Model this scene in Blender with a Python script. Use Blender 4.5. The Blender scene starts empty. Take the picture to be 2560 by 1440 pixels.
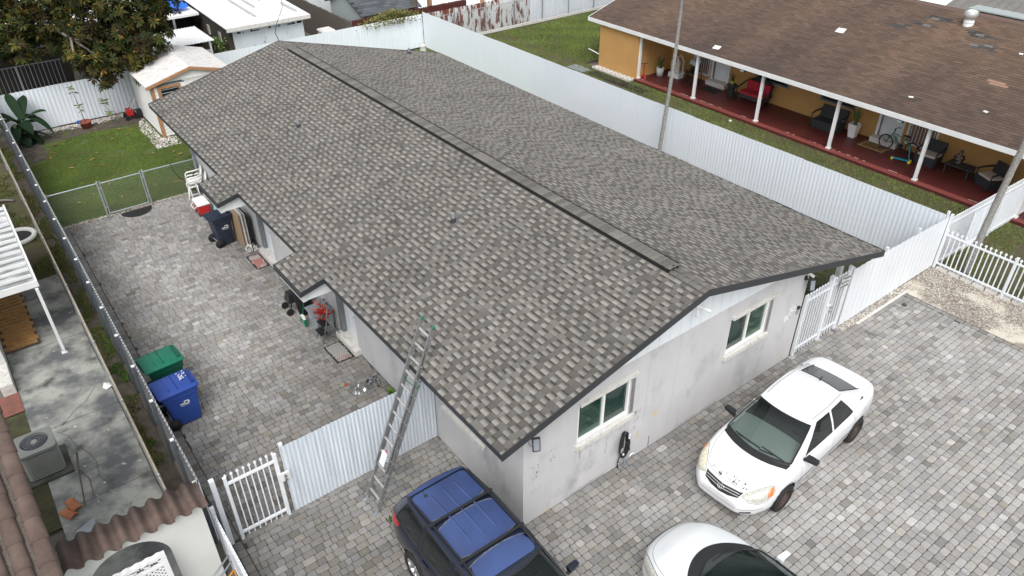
import bpy, bmesh, math, random
import numpy as np
from mathutils import Vector, Matrix
from mathutils.bvhtree import BVHTree
scene = bpy.context.scene
random.seed(7); rng = np.random.default_rng(7)
R_ = math.radians
# ---------------------------------------------------------------- camera, sky, sun, exposure
cam_d = bpy.data.cameras.new('camera'); cam = bpy.data.objects.new('camera', cam_d)
scene.collection.objects.link(cam); scene.camera = cam
CAM = Vector((-5.902, -7.465, 12.216)); YAW, PITCH, ROLL = 37.179, 34.512, -0.312
fw = Vector((math.sin(R_(YAW))*math.cos(R_(PITCH)), math.cos(R_(YAW))*math.cos(R_(PITCH)), -math.sin(R_(PITCH))))
rt = Vector((math.cos(R_(YAW)), -math.sin(R_(YAW)), 0)); up = rt.cross(fw)
r2 = rt*math.cos(R_(ROLL)) + up*math.sin(R_(ROLL)); u2 = -rt*math.sin(R_(ROLL)) + up*math.cos(R_(ROLL))
cam.matrix_world = Matrix(((r2.x, u2.x, -fw.x, CAM.x), (r2.y, u2.y, -fw.y, CAM.y), (r2.z, u2.z, -fw.z, CAM.z), (0, 0, 0, 1)))
cam_d.sensor_width = 36; cam_d.lens = 1878.7/2560*36; cam_d.clip_end = 500; cam_d.clip_start = 0.1
SUN_EL, SUN_AZ = R_(53), R_(218)
world = bpy.data.worlds.new('World'); scene.world = world; world.use_nodes = True
wn = world.node_tree; wn.nodes.clear()
sky = wn.nodes.new('ShaderNodeTexSky'); sky.sky_type = 'NISHITA'; sky.sun_disc = False
sky.sun_elevation = SUN_EL; sky.sun_rotation = SUN_AZ; sky.dust_density = 4.0; sky.air_density = 1.0
hs = wn.nodes.new('ShaderNodeHueSaturation'); hs.inputs['Saturation'].default_value = 0.22; hs.inputs['Value'].default_value = 1.9
bgn = wn.nodes.new('ShaderNodeBackground'); bgn.inputs['Strength'].default_value = 0.132
wo = wn.nodes.new('ShaderNodeOutputWorld')
wn.links.new(sky.outputs[0], hs.inputs['Color']); wn.links.new(hs.outputs[0], bgn.inputs['Color']); wn.links.new(bgn.outputs[0], wo.inputs[0])
sun_d = bpy.data.lights.new('sun', 'SUN'); sun_d.energy = 1.4; sun_d.angle = R_(34); sun_d.color = (1.0, 0.97, 0.93)
sun = bpy.data.objects.new('sun', sun_d); scene.collection.objects.link(sun)
sd = Vector((math.sin(SUN_AZ)*math.cos(SUN_EL), math.cos(SUN_AZ)*math.cos(SUN_EL), math.sin(SUN_EL)))
sun.rotation_euler = sd.to_track_quat('Z', 'Y').to_euler(); sun.location = (0, 0, 30)
scene.view_settings.view_transform = 'Standard'; scene.view_settings.look = 'None'
scene.view_settings.gamma = 1; scene.view_settings.use_curve_mapping = False; scene.view_settings.exposure = -0.15
scene.cycles.max_bounces = 6; scene.cycles.transparent_max_bounces = 8

# ---------------------------------------------------------------- helpers
def srgb(h):
    h = h.lstrip('#'); c = [int(h[i:i+2], 16)/255 for i in (0, 2, 4)]
    return tuple(x/12.92 if x <= .04045 else ((x+.055)/1.055)**2.4 for x in c)

def mat(name, col, rough=.8, col2=None, scale=6., detail=5., lo=.35, hi=.65, bump=0., bscale=60., metal=0., coat=0., attr=False,
        stretch=(1, 1, 1), alpha=1., spec=.5, col3=None, s3=1.2, lo3=.5, hi3=.62, trans=0., speck=None):
    m = bpy.data.materials.new(name); m.use_nodes = True; nt = m.node_tree; N = nt.nodes; L = nt.links
    b = N['Principled BSDF']; b.inputs['Roughness'].default_value = rough; b.inputs['Metallic'].default_value = metal
    b.inputs['Coat Weight'].default_value = coat; b.inputs['Coat Roughness'].default_value = .05; b.inputs['Specular IOR Level'].default_value = spec
    b.inputs['Alpha'].default_value = alpha; b.inputs['Transmission Weight'].default_value = trans
    geo = N.new('ShaderNodeNewGeometry'); mp = N.new('ShaderNodeMapping'); mp.inputs['Scale'].default_value = stretch
    L.new(geo.outputs['Position'], mp.inputs['Vector'])
    def ramp(sc, lo_, hi_, det=detail, rgh=.6):
        n = N.new('ShaderNodeTexNoise'); n.inputs['Scale'].default_value = sc; n.inputs['Detail'].default_value = det; n.inputs['Roughness'].default_value = rgh
        L.new(mp.outputs[0], n.inputs['Vector'])
        r = N.new('ShaderNodeMapRange'); r.inputs['From Min'].default_value = lo_; r.inputs['From Max'].default_value = hi_
        r.clamp = True; L.new(n.outputs['Fac'], r.inputs['Value']); return r.outputs[0]
    def mix(fac, a, bb, kind='MIX'):
        x = N.new('ShaderNodeMix'); x.data_type = 'RGBA'; x.blend_type = kind
        if hasattr(fac, 'default_value') or hasattr(fac, 'is_linked'): L.new(fac, x.inputs[0])
        else: x.inputs[0].default_value = fac
        for s, v in ((6, a), (7, bb)):
            if isinstance(v, tuple): x.inputs[s].default_value = (*v[:3], 1)
            else: L.new(v, x.inputs[s])
        return x.outputs[2]
    cur = tuple(col)
    if col2 is not None: cur = mix(ramp(scale, lo, hi), tuple(col), tuple(col2))
    if attr:
        a = N.new('ShaderNodeAttribute'); a.attribute_name = 'Col'
        cur = mix(1.0, cur, a.outputs['Color'], 'MULTIPLY')
    if col3 is not None: cur = mix(ramp(s3, lo3, hi3), cur, tuple(col3))
    if speck is not None:
        cur = mix(ramp(speck[1], speck[2], speck[2]+.04, 2.), cur, tuple(speck[0]))
    if isinstance(cur, tuple): b.inputs['Base Color'].default_value = (*cur, 1)
    else: L.new(cur, b.inputs['Base Color'])
    if bump:
        n = N.new('ShaderNodeTexNoise'); n.inputs['Scale'].default_value = bscale; n.inputs['Detail'].default_value = 4
        L.new(mp.outputs[0], n.inputs['Vector'])
        bp = N.new('ShaderNodeBump'); bp.inputs['Strength'].default_value = bump; bp.inputs['Distance'].default_value = .02
        L.new(n.outputs['Fac'], bp.inputs['Height']); L.new(bp.outputs[0], b.inputs['Normal'])
    return m

def root_of(o):
    while o.parent: o = o.parent
    return o

class MB:
    """collects geometry in world (or thing-local) coordinates and links it as ONE mesh object"""
    def __init__(s): s.v = []; s.f = []; s.c = []; s.smooth = []; s.mi = []
    def add(s, vs, fs, col=None, smooth=False, mi=0):
        b = len(s.v); s.v += [tuple(p) for p in vs]
        for f in fs: s.f.append(tuple(b+i for i in f)); s.smooth.append(smooth); s.mi.append(mi)
        if col is None: col = (1, 1, 1)
        s.c += ([col]*len(vs) if not isinstance(col, list) else col); return s
    def box(s, a, b, col=None, M=None, taper=0., mi=0):
        x0, y0, z0 = a; x1, y1, z1 = b; t = taper
        vs = [(x0, y0, z0), (x1, y0, z0), (x1, y1, z0), (x0, y1, z0), (x0+t, y0+t, z1), (x1-t, y0+t, z1), (x1-t, y1-t, z1), (x0+t, y1-t, z1)]
        if M is not None: vs = [tuple(M @ Vector(p)) for p in vs]
        return s.add(vs, [(3, 2, 1, 0), (4, 5, 6, 7), (0, 1, 5, 4), (1, 2, 6, 5), (2, 3, 7, 6), (3, 0, 4, 7)], col, mi=mi)
    def bar(s, p0, p1, w, h=None, col=None, up=(0, 0, 1)):
        p0 = Vector(p0); p1 = Vector(p1); d = (p1-p0); L = d.length; d.normalize(); h = h or w
        u = Vector(up)
        if abs(d.dot(u)) > .98: u = Vector((1, 0, 0))
        x = d.cross(u).normalized(); y = x.cross(d)
        vs = [p + x*sx*w/2 + y*sy*h/2 for p in (p0, p1) for sx, sy in ((-1, -1), (1, -1), (1, 1), (-1, 1))]
        return s.add(vs, [(3, 2, 1, 0), (4, 5, 6, 7), (0, 1, 5, 4), (1, 2, 6, 5), (2, 3, 7, 6), (3, 0, 4, 7)], col)
    def cyl(s, p0, p1, r0, r1=None, n=12, col=None, caps=True, smooth=True):
        p0 = Vector(p0); p1 = Vector(p1); d = (p1-p0).normalized(); r1 = r0 if r1 is None else r1
        u = Vector((0, 0, 1)) if abs(d.z) < .95 else Vector((1, 0, 0)); x = d.cross(u).normalized(); y = x.cross(d)
        vs = []
        for p, r in ((p0, r0), (p1, r1)):
            for k in range(n):
                a = 2*math.pi*k/n; vs.append(p + x*r*math.cos(a) + y*r*math.sin(a))
        fs = [(k, (k+1) % n, n+(k+1) % n, n+k) for k in range(n)]
        s.add(vs, fs, col, smooth)
        if caps: s.add(vs, [tuple(range(n))[::-1], tuple(range(n, 2*n))], col)
        return s
    def tube(s, pts, r, n=8, col=None, r_end=None):
        pts = [Vector(p) for p in pts]; rings = []; m = len(pts)
        for i, p in enumerate(pts):
            d = (pts[min(i+1, m-1)]-pts[max(i-1, 0)]).normalized()
            u = Vector((0, 0, 1)) if abs(d.z) < .9 else Vector((1, 0, 0)); x = d.cross(u).normalized(); y = x.cross(d)
            rr = r if r_end is None else r + (r_end-r)*i/(m-1)
            rings.append([p + x*rr*math.cos(2*math.pi*k/n) + y*rr*math.sin(2*math.pi*k/n) for k in range(n)])
        vs = [q for ring in rings for q in ring]
        fs = [(i*n+k, i*n+(k+1) % n, (i+1)*n+(k+1) % n, (i+1)*n+k) for i in range(m-1) for k in range(n)]
        fs += [tuple(range(n))[::-1], tuple(range((m-1)*n, m*n))]
        return s.add(vs, fs, col, True)
    def lathe(s, prof, M=None, n=20, col=None, close=False):
        vs = []; m = len(prof)
        for r, z in prof:
            for k in range(n):
                a = 2*math.pi*k/n; p = Vector((r*math.cos(a), r*math.sin(a), z)); vs.append(M @ p if M is not None else p)
        fs = [(i*n+k, i*n+(k+1) % n, (i+1)*n+(k+1) % n, (i+1)*n+k) for i in range(m-1) for k in range(n)]
        return s.add(vs, fs, col, True)
    def prism(s, poly, ax, lo, hi, col=None, smooth=False):
        """poly in the plane normal to ax: ax 0 -> (y,z), 1 -> (x,z), 2 -> (x,y)"""
        def P(a, b, c): return {0: (c, a, b), 1: (a, c, b), 2: (a, b, c)}[ax]
        n = len(poly); vs = [P(a, b, lo) for a, b in poly] + [P(a, b, hi) for a, b in poly]
        s.add(vs, [(i, (i+1) % n, n+(i+1) % n, n+i) for i in range(n)], col, smooth)
        return s.add(vs, [tuple(range(n))[::-1], tuple(range(n, 2*n))], col)
    def ball(s, c, r, n=8, m=6, sz=1., col=None):
        c = Vector(c); prof = [(max(r*math.sin(math.pi*i/m), 1e-4), -r*sz*math.cos(math.pi*i/m)) for i in range(m+1)]
        return s.lathe(prof, Matrix.Translation(c), n, col)
    def quad(s, a, b, c, d, col=None): return s.add([a, b, c, d], [(0, 1, 2, 3)], col)
    def mesh(s, name, mats, off=(0, 0, 0)):
        me = bpy.data.meshes.new(name)
        o = off; me.from_pydata([(p[0]-o[0], p[1]-o[1], p[2]-o[2]) for p in s.v], [], s.f)
        for m in (mats if isinstance(mats, (list, tuple)) else [mats]): me.materials.append(m)
        me.polygons.foreach_set('use_smooth', s.smooth); me.polygons.foreach_set('material_index', s.mi)
        ca = me.color_attributes.new('Col', 'FLOAT_COLOR', 'POINT')
        arr = np.ones((len(s.v), 4), np.float32); arr[:, :3] = np.array(s.c, np.float32).reshape(-1, 3); ca.data.foreach_set('color', arr.ravel())
        me.update(); return me
    def build(s, name, mats, parent=None, kind=None, label=None, cat=None, group=None, loc=None, bevel=0., fixn=True, sub=0):
        off = (0, 0, 0)
        if parent is not None:
            off = tuple(root_of(parent).location)
        if loc is not None: off = loc
        me = s.mesh(name, mats, off)
        if fixn:
            bm = bmesh.new(); bm.from_mesh(me)
            if bevel:
                bmesh.ops.remove_doubles(bm, verts=bm.verts, dist=1e-5)
                es = [e for e in bm.edges if len(e.link_faces) == 2 and e.calc_face_angle(0) > .6]
                bmesh.ops.bevel(bm, geom=es, offset=bevel, segments=2, affect='EDGES', profile=.6)
            bmesh.ops.recalc_face_normals(bm, faces=bm.faces); bm.to_mesh(me); bm.free()
        o = bpy.data.objects.new(name, me); scene.collection.objects.link(o)
        if parent is not None: o.parent = parent
        elif loc is not None: o.location = loc
        tag(o, label, cat, group, kind); return o

def tag(o, label=None, cat=None, group=None, kind=None):
    if label: o['label'] = label
    if cat: o['category'] = cat
    if group: o['group'] = group
    if kind: o['kind'] = kind
    return o

def thing(name, label, cat, loc=(0, 0, 0), rz=0., group=None):
    o = bpy.data.objects.new(name, None); scene.collection.objects.link(o); o.empty_display_size = .1
    o.location = loc; o.rotation_euler.z = rz; return tag(o, label, cat, group)

def link_part(name, me, parent, loc=None, rot=None, kind=None):
    o = bpy.data.objects.new(name, me); scene.collection.objects.link(o); o.parent = parent
    if loc is not None: o.location = loc
    if rot is not None: o.rotation_euler = rot
    if kind: o['kind'] = kind
    return o

def dup(root, loc=None, rz=None, label=None, group=None):
    def cp(o, par):
        c = o.copy(); scene.collection.objects.link(c)
        if par is not None: c.parent = par
        for ch in o.children: cp(ch, c)
        return c
    r = cp(root, None)
    if loc is not None: r.location = loc
    if rz is not None: r.rotation_euler.z = rz
    if label: r['label'] = label
    if group: r['group'] = group
    return r

def txt_mesh(s, size, M, m, parent, name='lettering', ext=.002, off=None, font_off=0.):
    """flat lettering as real, slightly raised mesh"""
    cu = bpy.data.curves.new(name, 'FONT'); cu.body = s; cu.size = size; cu.extrude = ext; cu.align_x = 'CENTER'; cu.align_y = 'CENTER'; cu.offset = font_off
    t = bpy.data.objects.new('tmp_text', cu); scene.collection.objects.link(t)
    dg = bpy.context.evaluated_depsgraph_get(); me = bpy.data.meshes.new_from_object(t.evaluated_get(dg))
    bpy.data.objects.remove(t); me.transform(M)
    o_ = Vector(root_of(parent).location) if off is None else Vector(off)
    me.transform(Matrix.Translation(-o_)); me.materials.clear(); me.materials.append(m)
    o = bpy.data.objects.new(name, me); scene.collection.objects.link(o); o.parent = parent
    return o

def seen_size(p):
    return (Vector(p)-CAM).length
# ---------------------------------------------------------------- materials
W = (.80, .82, .84)
MT = {}
MT['stucco'] = mat('grey_stucco', (.50, .50, .505), .9, (.565, .56, .565), 1.1, 7., bump=.3, bscale=90, col3=(.37, .38, .395), s3=1.3, lo3=.53, hi3=.72, stretch=(1, 1, .6))
MT['stucco_in'] = mat('white_paint_wall', (.62, .63, .63), .85, (.70, .71, .71), 2.)
MT['siding'] = mat('white_siding', (.70, .75, .78), .6, (.76, .80, .82), 1.)
MT['charcoal'] = mat('charcoal_metal', (.030, .033, .037), .5)
MT['deck'] = mat('roof_underlay', (.03, .03, .03), .9)
MT['soffit'] = mat('white_soffit', (.70, .72, .72), .7, (.60, .62, .62), 3.)
MT['shingle'] = mat('grey_shingle', (1.0, 1.0, 1.0), .95, (.72, .72, .72), 95., 3., attr=True, bump=.5, bscale=160)
MT['bshingle'] = mat('brown_shingle', (1, 1, 1), .95, (.80, .80, .80), 70., 3., attr=True, bump=.4, bscale=130, stretch=(1, 1, 1))
MT['paver'] = mat('concrete_paver', (1.08, 1.07, 1.05), .92, (.86, .86, .86), 14., 6., attr=True, bump=.35, bscale=70, col3=None, speck=((.10, .095, .09), 55., .69))
MT['joint'] = mat('joint_sand', (.065, .06, .055), 1., (.035, .032, .03), 3.)
MT['white_metal'] = mat('white_painted_metal', (.76, .79, .82), .45, (.71, .74, .77), .8)
MT['white_corr'] = mat('white_corrugated_steel', (.73, .785, .84), .6, (.76, .81, .86), .7)
MT['galv'] = mat('galvanised_corrugated', (.50, .55, .61), .38, (.66, .71, .77), 2., stretch=(8, 8, .3))
MT['grey_post'] = mat('grey_steel_tube', (.22, .25, .28), .5, (.28, .31, .34), 3.)
MT['galv_pipe'] = mat('galvanised_pipe', (.36, .39, .42), .4, (.45, .48, .50), 8., metal=.5)
MT['tan_rail'] = mat('rusty_tan_rail', (.42, .37, .29), .7, (.28, .24, .19), 9.)
MT['wire'] = mat('chain_link_wire', (.30, .32, .33), .5, metal=.5)
MT['grass_ground'] = mat('lawn_soil', (.065, .098, .020), 1., (.085, .115, .028), 2.2, col3=(.10, .075, .05), s3=.8, lo3=.56, hi3=.68)
MT['grass_ground2'] = mat('patchy_lawn_soil', (.060, .062, .028), 1., (.085, .088, .034), 3., col3=(.085, .068, .045), s3=.9, lo3=.46, hi3=.62)
MT['blade'] = mat('grass_blade', (1, 1, 1), .8, attr=True)
MT['soil'] = mat('dark_soil', (.062, .050, .038), 1., (.11, .095, .075), 4., bump=.6, bscale=30)
MT['base'] = mat('bare_ground', (.16, .145, .12), 1., (.11, .10, .08), .7, bump=.3)
MT['gravel_bed'] = mat('gravel_bed', (.40, .37, .32), 1., (.15, .12, .10), 14., 8., bump=.8, bscale=45, col3=(.60, .56, .48), s3=.8, lo3=.52, hi3=.6)
MT['pebble'] = mat('pebble', (1, 1, 1), .8, attr=True)
MT['slab'] = mat('stained_concrete', (.35, .36, .325), .95, (.115, .12, .125), 1.1, 12., .42, .60, bump=.35, bscale=50, col3=(.065, .062, .055), s3=1.9, lo3=.56, hi3=.72, speck=((.55, .55, .53), 7., .70))
MT['moss'] = mat('mossy_ground', (.075, .08, .03), 1., (.04, .035, .025), 3.5, 8., bump=.5)
MT['orange'] = mat('orange_stucco', (.50, .285, .10), .9, (.46, .26, .09), 1.5, bump=.15, bscale=80)
MT['redslab'] = mat('red_painted_concrete', (.098, .020, .018), .5, (.075, .016, .015), 1.6, 7., speck=((.40, .30, .27), 9., .74))
MT['white'] = mat('white_paint', (.78, .79, .79), .5, (.70, .71, .71), 2.)
MT['whitedirty'] = mat('weathered_white_paint', (.62, .61, .58), .7, (.45, .42, .37), 9., 6., .5, .7)
MT['white_pl'] = mat('white_plastic', (.80, .80, .78), .35)
MT['door'] = mat('white_door', (.72, .75, .78), .4)
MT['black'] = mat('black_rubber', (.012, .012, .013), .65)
MT['blackpl'] = mat('black_plastic', (.018, .019, .021), .4)
MT['wicker'] = mat('dark_wicker', (.020, .021, .024), .7, (.040, .042, .046), 60., bump=.4, bscale=80)
MT['beige'] = mat('beige_cushion', (.50, .44, .38), .9)
MT['redcush'] = mat('red_cushion', (.42, .02, .04), .85, (.34, .015, .03), 5.)
MT['red'] = mat('red_plastic', (.48, .02, .02), .4)
MT['glass_g'] = mat('green_tinted_glass', (.02, .045, .038), .06, spec=.8)
MT['glass_d'] = mat('dark_glass', (.012, .015, .017), .05, spec=.8)
MT['blind'] = mat('green_blinds', (.10, .20, .165), .5, (.13, .25, .205), 4.)
MT['alu'] = mat('aluminium', (.36, .365, .37), .4, (.27, .275, .28), 20., metal=.6)
MT['alu2'] = mat('worn_aluminium', (.62, .62, .61), .45, (.42, .42, .42), 25., metal=.35)
MT['green_pl'] = mat('green_plastic', (.0, .14, .065), .4)
MT['bin_g'] = mat('green_cart_plastic', (.004, .125, .072), .42, (.006, .15, .088), 5.)
MT['bin_gd'] = mat('dark_green_cart_plastic', (.003, .07, .042), .45)
MT['bin_b'] = mat('blue_cart_plastic', (.018, .055, .26), .42, (.022, .062, .29), 5.)
MT['bin_n'] = mat('navy_cart_plastic', (.012, .020, .040), .42, (.022, .032, .055), 6., 5.)
MT['tile_b'] = mat('brown_roof_tile', (.075, .050, .041), .8, (.125, .088, .072), 3., 7., bump=.35, bscale=30, col3=(.075, .055, .05), s3=4., lo3=.60, hi3=.75)
MT['tile_o'] = mat('terracotta', (.42, .14, .055), .8, (.50, .20, .10), 8.)
MT['tan_tile'] = mat('tan_tile', (.47, .27, .095), .75, (.34, .185, .07), 4., bump=.3)
MT['plaster'] = mat('pale_grey_plaster', (.56, .57, .54), .9, (.62, .63, .60), .8, bump=.1)
MT['ac'] = mat('beige_ac_metal', (.21, .22, .20), .5, (.26, .27, .25), 2.)
MT['wood_or'] = mat('orange_brown_wood', (.44, .24, .12), .75, (.34, .18, .09), 14., stretch=(1, 1, 6))
MT['wood_dk'] = mat('dark_weathered_wood', (.075, .065, .055), .9, (.14, .12, .10), 10., stretch=(4, 4, .5))
MT['wood_red'] = mat('dark_red_wood', (.10, .020, .015), .8, (.06, .014, .012), 8.)
MT['wood_gr'] = mat('grey_painted_wood', (.20, .22, .23), .8, (.15, .165, .17), 6.)
MT['rust'] = mat('rusty_white_panel', (.58, .60, .60), .7, (.66, .68, .68), 3., col3=(.16, .05, .03), s3=2.2, lo3=.50, hi3=.56, stretch=(3, 3, .8))
MT['shedroof'] = mat('pale_shed_roof', (.68, .66, .64), .9, (.50, .49, .47), 5., 7., .45, .7)
MT['whiteroof'] = mat('white_metal_roof', (.86, .87, .87), .5, (.80, .81, .81), 1.)
MT['oldwhite'] = mat('peeling_white_wall', (.58, .63, .65), .85, (.66, .70, .71), 1.5, stretch=(2, 2, .6), col3=(.20, .20, .20), s3=2.2, lo3=.63, hi3=.70)
MT['brownwall'] = mat('dark_brown_wall', (.045, .036, .030), .9)
MT['shedgrey'] = mat('grey_slate_shingle', (.060, .068, .078), .85, (.085, .092, .10), 9., attr=True)
MT['shedwall'] = mat('grey_green_wall', (.33, .37, .37), .85)
MT['teal'] = mat('teal_wall', (.12, .30, .34), .8)
MT['tarp'] = mat('blue_tarp', (.01, .16, .72), .5, (.01, .10, .5), 5.)
MT['leaf'] = mat('leaf', (1, 1, 1), .75, attr=True, spec=.25)
MT['bark'] = mat('grey_bark', (.16, .14, .12), .9, (.26, .24, .21), 12., bump=.5)
MT['palm'] = mat('palm_bark', (.36, .35, .33), .9, (.17, .165, .155), 16., 6., stretch=(1, 1, 2.5), bump=.5, bscale=25)
MT['terra'] = mat('terracotta_pot', (.28, .075, .05), .8)
MT['rope'] = mat('blue_rope', (.02, .10, .35), .8)
MT['cardbd'] = mat('cardboard', (.36, .25, .16), .9)
MT['paint_w'] = mat('white_car_paint', (.80, .81, .83), .28, coat=1.)
MT['paint_w2'] = mat('pearl_white_car_paint', (.76, .79, .80), .25, coat=1.)
MT['paint_b'] = mat('blue_black_car_paint', (.004, .008, .022), .3, coat=.7, metal=0.)
MT['paint_bf'] = mat('faded_blue_car_paint', (.048, .075, .19), .42, (.058, .10, .26), 1.2, coat=.3, metal=.25)
MT['chalk'] = mat('chalky_clearcoat_edge', (.17, .19, .22), .7, (.10, .11, .14), 25.)
MT['trimblk'] = mat('matt_black_trim', (.016, .017, .019), .6)
MT['lamp_y'] = mat('yellowed_lamp_glass', (.55, .50, .33), .12, (.70, .68, .58), 18., coat=1.)
MT['lamp_w'] = mat('clear_lamp_glass', (.66, .65, .58), .1, (.42, .42, .38), 22., coat=1.)
MT['amber'] = mat('amber_lens', (.75, .20, .03), .15, coat=1.)
MT['taillamp'] = mat('red_lens', (.38, .01, .012), .15, coat=1.)
MT['chrome'] = mat('chrome', (.62, .63, .64), .15, metal=1.)
MT['steelwheel'] = mat('dark_steel_wheel', (.05, .035, .03), .6, (.10, .07, .055), 20.)
MT['alloy'] = mat('silver_alloy', (.55, .56, .58), .3, metal=.8)
MT['tyre'] = mat('tyre_rubber', (.018, .017, .016), .85)
MT['interior'] = mat('grey_interior', (.22, .24, .22), .8)
MT['seat'] = mat('dark_seat_fabric', (.05, .055, .055), .9)
MT['peel'] = mat('bare_metal_where_paint_peeled', (.05, .05, .052), .6, (.12, .12, .12), 30.)
def glass_mat(name, col, a, rough=.03):
    m = bpy.data.materials.new(name); m.use_nodes = True; nt = m.node_tree; N = nt.nodes; N.clear()
    out = N.new('ShaderNodeOutputMaterial'); mx = N.new('ShaderNodeMixShader'); t = N.new('ShaderNodeBsdfTransparent'); t.inputs[0].default_value = (*col, 1)
    g = N.new('ShaderNodeBsdfGlossy'); g.inputs['Roughness'].default_value = rough; g.inputs[0].default_value = (.9, .95, .95, 1)
    lw0 = N.new('ShaderNodeLayerWeight'); lw = N.new('ShaderNodeMath'); lw.operation = 'POWER'; lw.inputs[1].default_value = 4.0; nt.links.new(lw0.outputs['Facing'], lw.inputs[0])
    ma = N.new('ShaderNodeMath'); ma.operation = 'ADD'; ma.inputs[1].default_value = a
    nt.links.new(lw.outputs[0], ma.inputs[0]); nt.links.new(ma.outputs[0], mx.inputs[0]); nt.links.new(t.outputs[0], mx.inputs[1]); nt.links.new(g.outputs[0], mx.inputs[2]); nt.links.new(mx.outputs[0], out.inputs[0])
    return m
MT['windshield'] = glass_mat('windshield_glass', (.60, .66, .64), .06); MT['windshield2'] = glass_mat('dark_windshield_glass', (.40, .48, .46), .03)
MT['clearpl'] = glass_mat('clear_plastic', (.85, .88, .88), .12, .25)
MT['fence_back'] = mat('weathered_sheet_back', (.17, .165, .155), .8, (.27, .265, .25), 2., 6., stretch=(1, 1, .4))
MT['post_dark'] = mat('dark_blue_grey_post', (.085, .10, .115), .6)
MT['wire2'] = mat('weathered_wire', (.26, .26, .24), .7)
# ---------------------------------------------------------------- ground sheets
def sheet(name, x0, y0, x1, y1, z, m, kind='structure', th=.0, nx=1, ny=1, amp=0.):
    b = MB(); xs = np.linspace(x0, x1, nx+1); ys = np.linspace(y0, y1, ny+1)
    vs = [(x, y, z + (random.uniform(-amp, amp) if amp and 0 < i < nx and 0 < j < ny else 0)) for j, y in enumerate(ys) for i, x in enumerate(xs)]
    fs = [(j*(nx+1)+i, j*(nx+1)+i+1, (j+1)*(nx+1)+i+1, (j+1)*(nx+1)+i) for j in range(ny) for i in range(nx)]
    b.add(vs, fs); 
    if th:
        b.add([(x0, y0, z), (x1, y0, z), (x1, y1, z), (x0, y1, z), (x0, y0, z-th), (x1, y0, z-th), (x1, y1, z-th), (x0, y1, z-th)],
              [(0, 1, 5, 4), (1, 2, 6, 5), (2, 3, 7, 6), (3, 0, 4, 7)])
    o = b.build(name, m, fixn=False); tag(o, kind=kind); return o
sheet('ground', -160, -120, 240, 260, -.07, MT['base'])
sheet('street', -160, -60, 240, -11.5, -.05, mat('asphalt', (.05, .05, .052), .95, (.07, .07, .07), 30.))
lawn_bk = sheet('back_lawn', -4.86, 18.42, 15.3, 27.75, -.012, MT['grass_ground'], nx=40, ny=20, amp=.012)
lawn_rs = sheet('side_lawn', 8.75, .15, 15.3, 18.42, -.012, mat('dark_lawn_soil', (.035, .040, .018), 1., (.045, .05, .022), 3.))  # lawn soil kept dark to cut its green bounce onto the fence
lawn_nb = sheet('neighbour_lawn', 15.45, -1.2, 20.0, 27.6, -.004, MT['grass_ground2'], nx=14, ny=60, amp=.012)
lawn_nb2 = sheet('far_lawn', 20.0, 20.4, 44, 27.6, -.006, MT['grass_ground2'])
lawn_fr = sheet('front_lawn', 15.45, -12, 34, -1.2, -.008, MT['grass_ground2'])
strip = sheet('grass_strip', -5.36, 5.0, -4.95, 27.7, -.02, MT['soil'])
yard_l = sheet('left_yard', -16, 15.5, -5.36, 27.7, -.024, MT['grass_ground2'])
soil_bk = sheet('planting_bed', -4.86, 26.3, 1.0, 27.75, .0, MT['soil'], nx=30, ny=6, amp=.02)
soil_l = sheet('soil_patch', -4.86, 24.6, -3.9, 26.3, -.004, MT['soil'], nx=6, ny=8, amp=.02)

# grass blades
def grass(name, n, inside, h=.05, w=.012, c1=(.05, .10, .015), c2=(.13, .19, .03), c3=(.22, .17, .07), dead=.12, z=-.01, seedf=1.1):
    pts = []
    while sum(len(p) for p in pts) < n:
        p = inside(rng, 4*n); pts.append(p)
    P = np.concatenate(pts)[:n]; k = len(P)
    a = rng.uniform(0, 2*np.pi, k); hh = h*rng.uniform(.5, 1.3, k); ww = w*rng.uniform(.7, 1.5, k); lean = rng.normal(0, .5, (k, 2))*hh[:, None]
    dx = np.cos(a)*ww; dy = np.sin(a)*ww
    V = np.empty((k, 3, 3), np.float32)
    V[:, 0] = np.stack([P[:, 0]-dx, P[:, 1]-dy, np.full(k, z)], 1); V[:, 1] = np.stack([P[:, 0]+dx, P[:, 1]+dy, np.full(k, z)], 1)
    V[:, 2] = np.stack([P[:, 0]+lean[:, 0], P[:, 1]+lean[:, 1], z+hh], 1)
    t = rng.uniform(0, 1, k); patch = .5+.5*np.sin(P[:, 0]*seedf*1.7+2*np.sin(P[:, 1]*.9*seedf))*np.sin(P[:, 1]*seedf*1.3+P[:, 0]*.6)
    t = np.clip(.42*t+.72*patch-.08, 0, 1)[:, None]
    C = np.array(c1)*(1-t)+np.array(c2)*t
    dm = rng.uniform(0, 1, k) < dead*(1.8-1.6*patch); C[dm] = np.array(c3)*rng.uniform(.6, 1.1, (dm.sum(), 1))
    me = bpy.data.meshes.new(name); me.vertices.add(3*k); me.vertices.foreach_set('co', V.ravel()); me.loops.add(3*k)
    me.loops.foreach_set('vertex_index', np.arange(3*k, dtype=np.int32)); me.polygons.add(k); me.polygons.foreach_set('loop_start', np.arange(0, 3*k, 3, dtype=np.int32))
    me.update(calc_edges=True); ca = me.color_attributes.new('Col', 'FLOAT_COLOR', 'POINT'); cc = np.ones((k, 3, 4), np.float32); cc[:, :, :3] = C[:, None, :]; ca.data.foreach_set('color', cc.ravel())
    me.materials.append(MT['blade']); o = bpy.data.objects.new(name, me); scene.collection.objects.link(o); o['kind'] = 'stuff'; return o
def rect(x0, y0, x1, y1, keep=None):
    def f(r, n):
        p = np.stack([r.uniform(x0, x1, n), r.uniform(y0, y1, n)], 1)
        if keep is not None: p = p[keep(p[:, 0], p[:, 1])]
        return p
    return f
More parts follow.
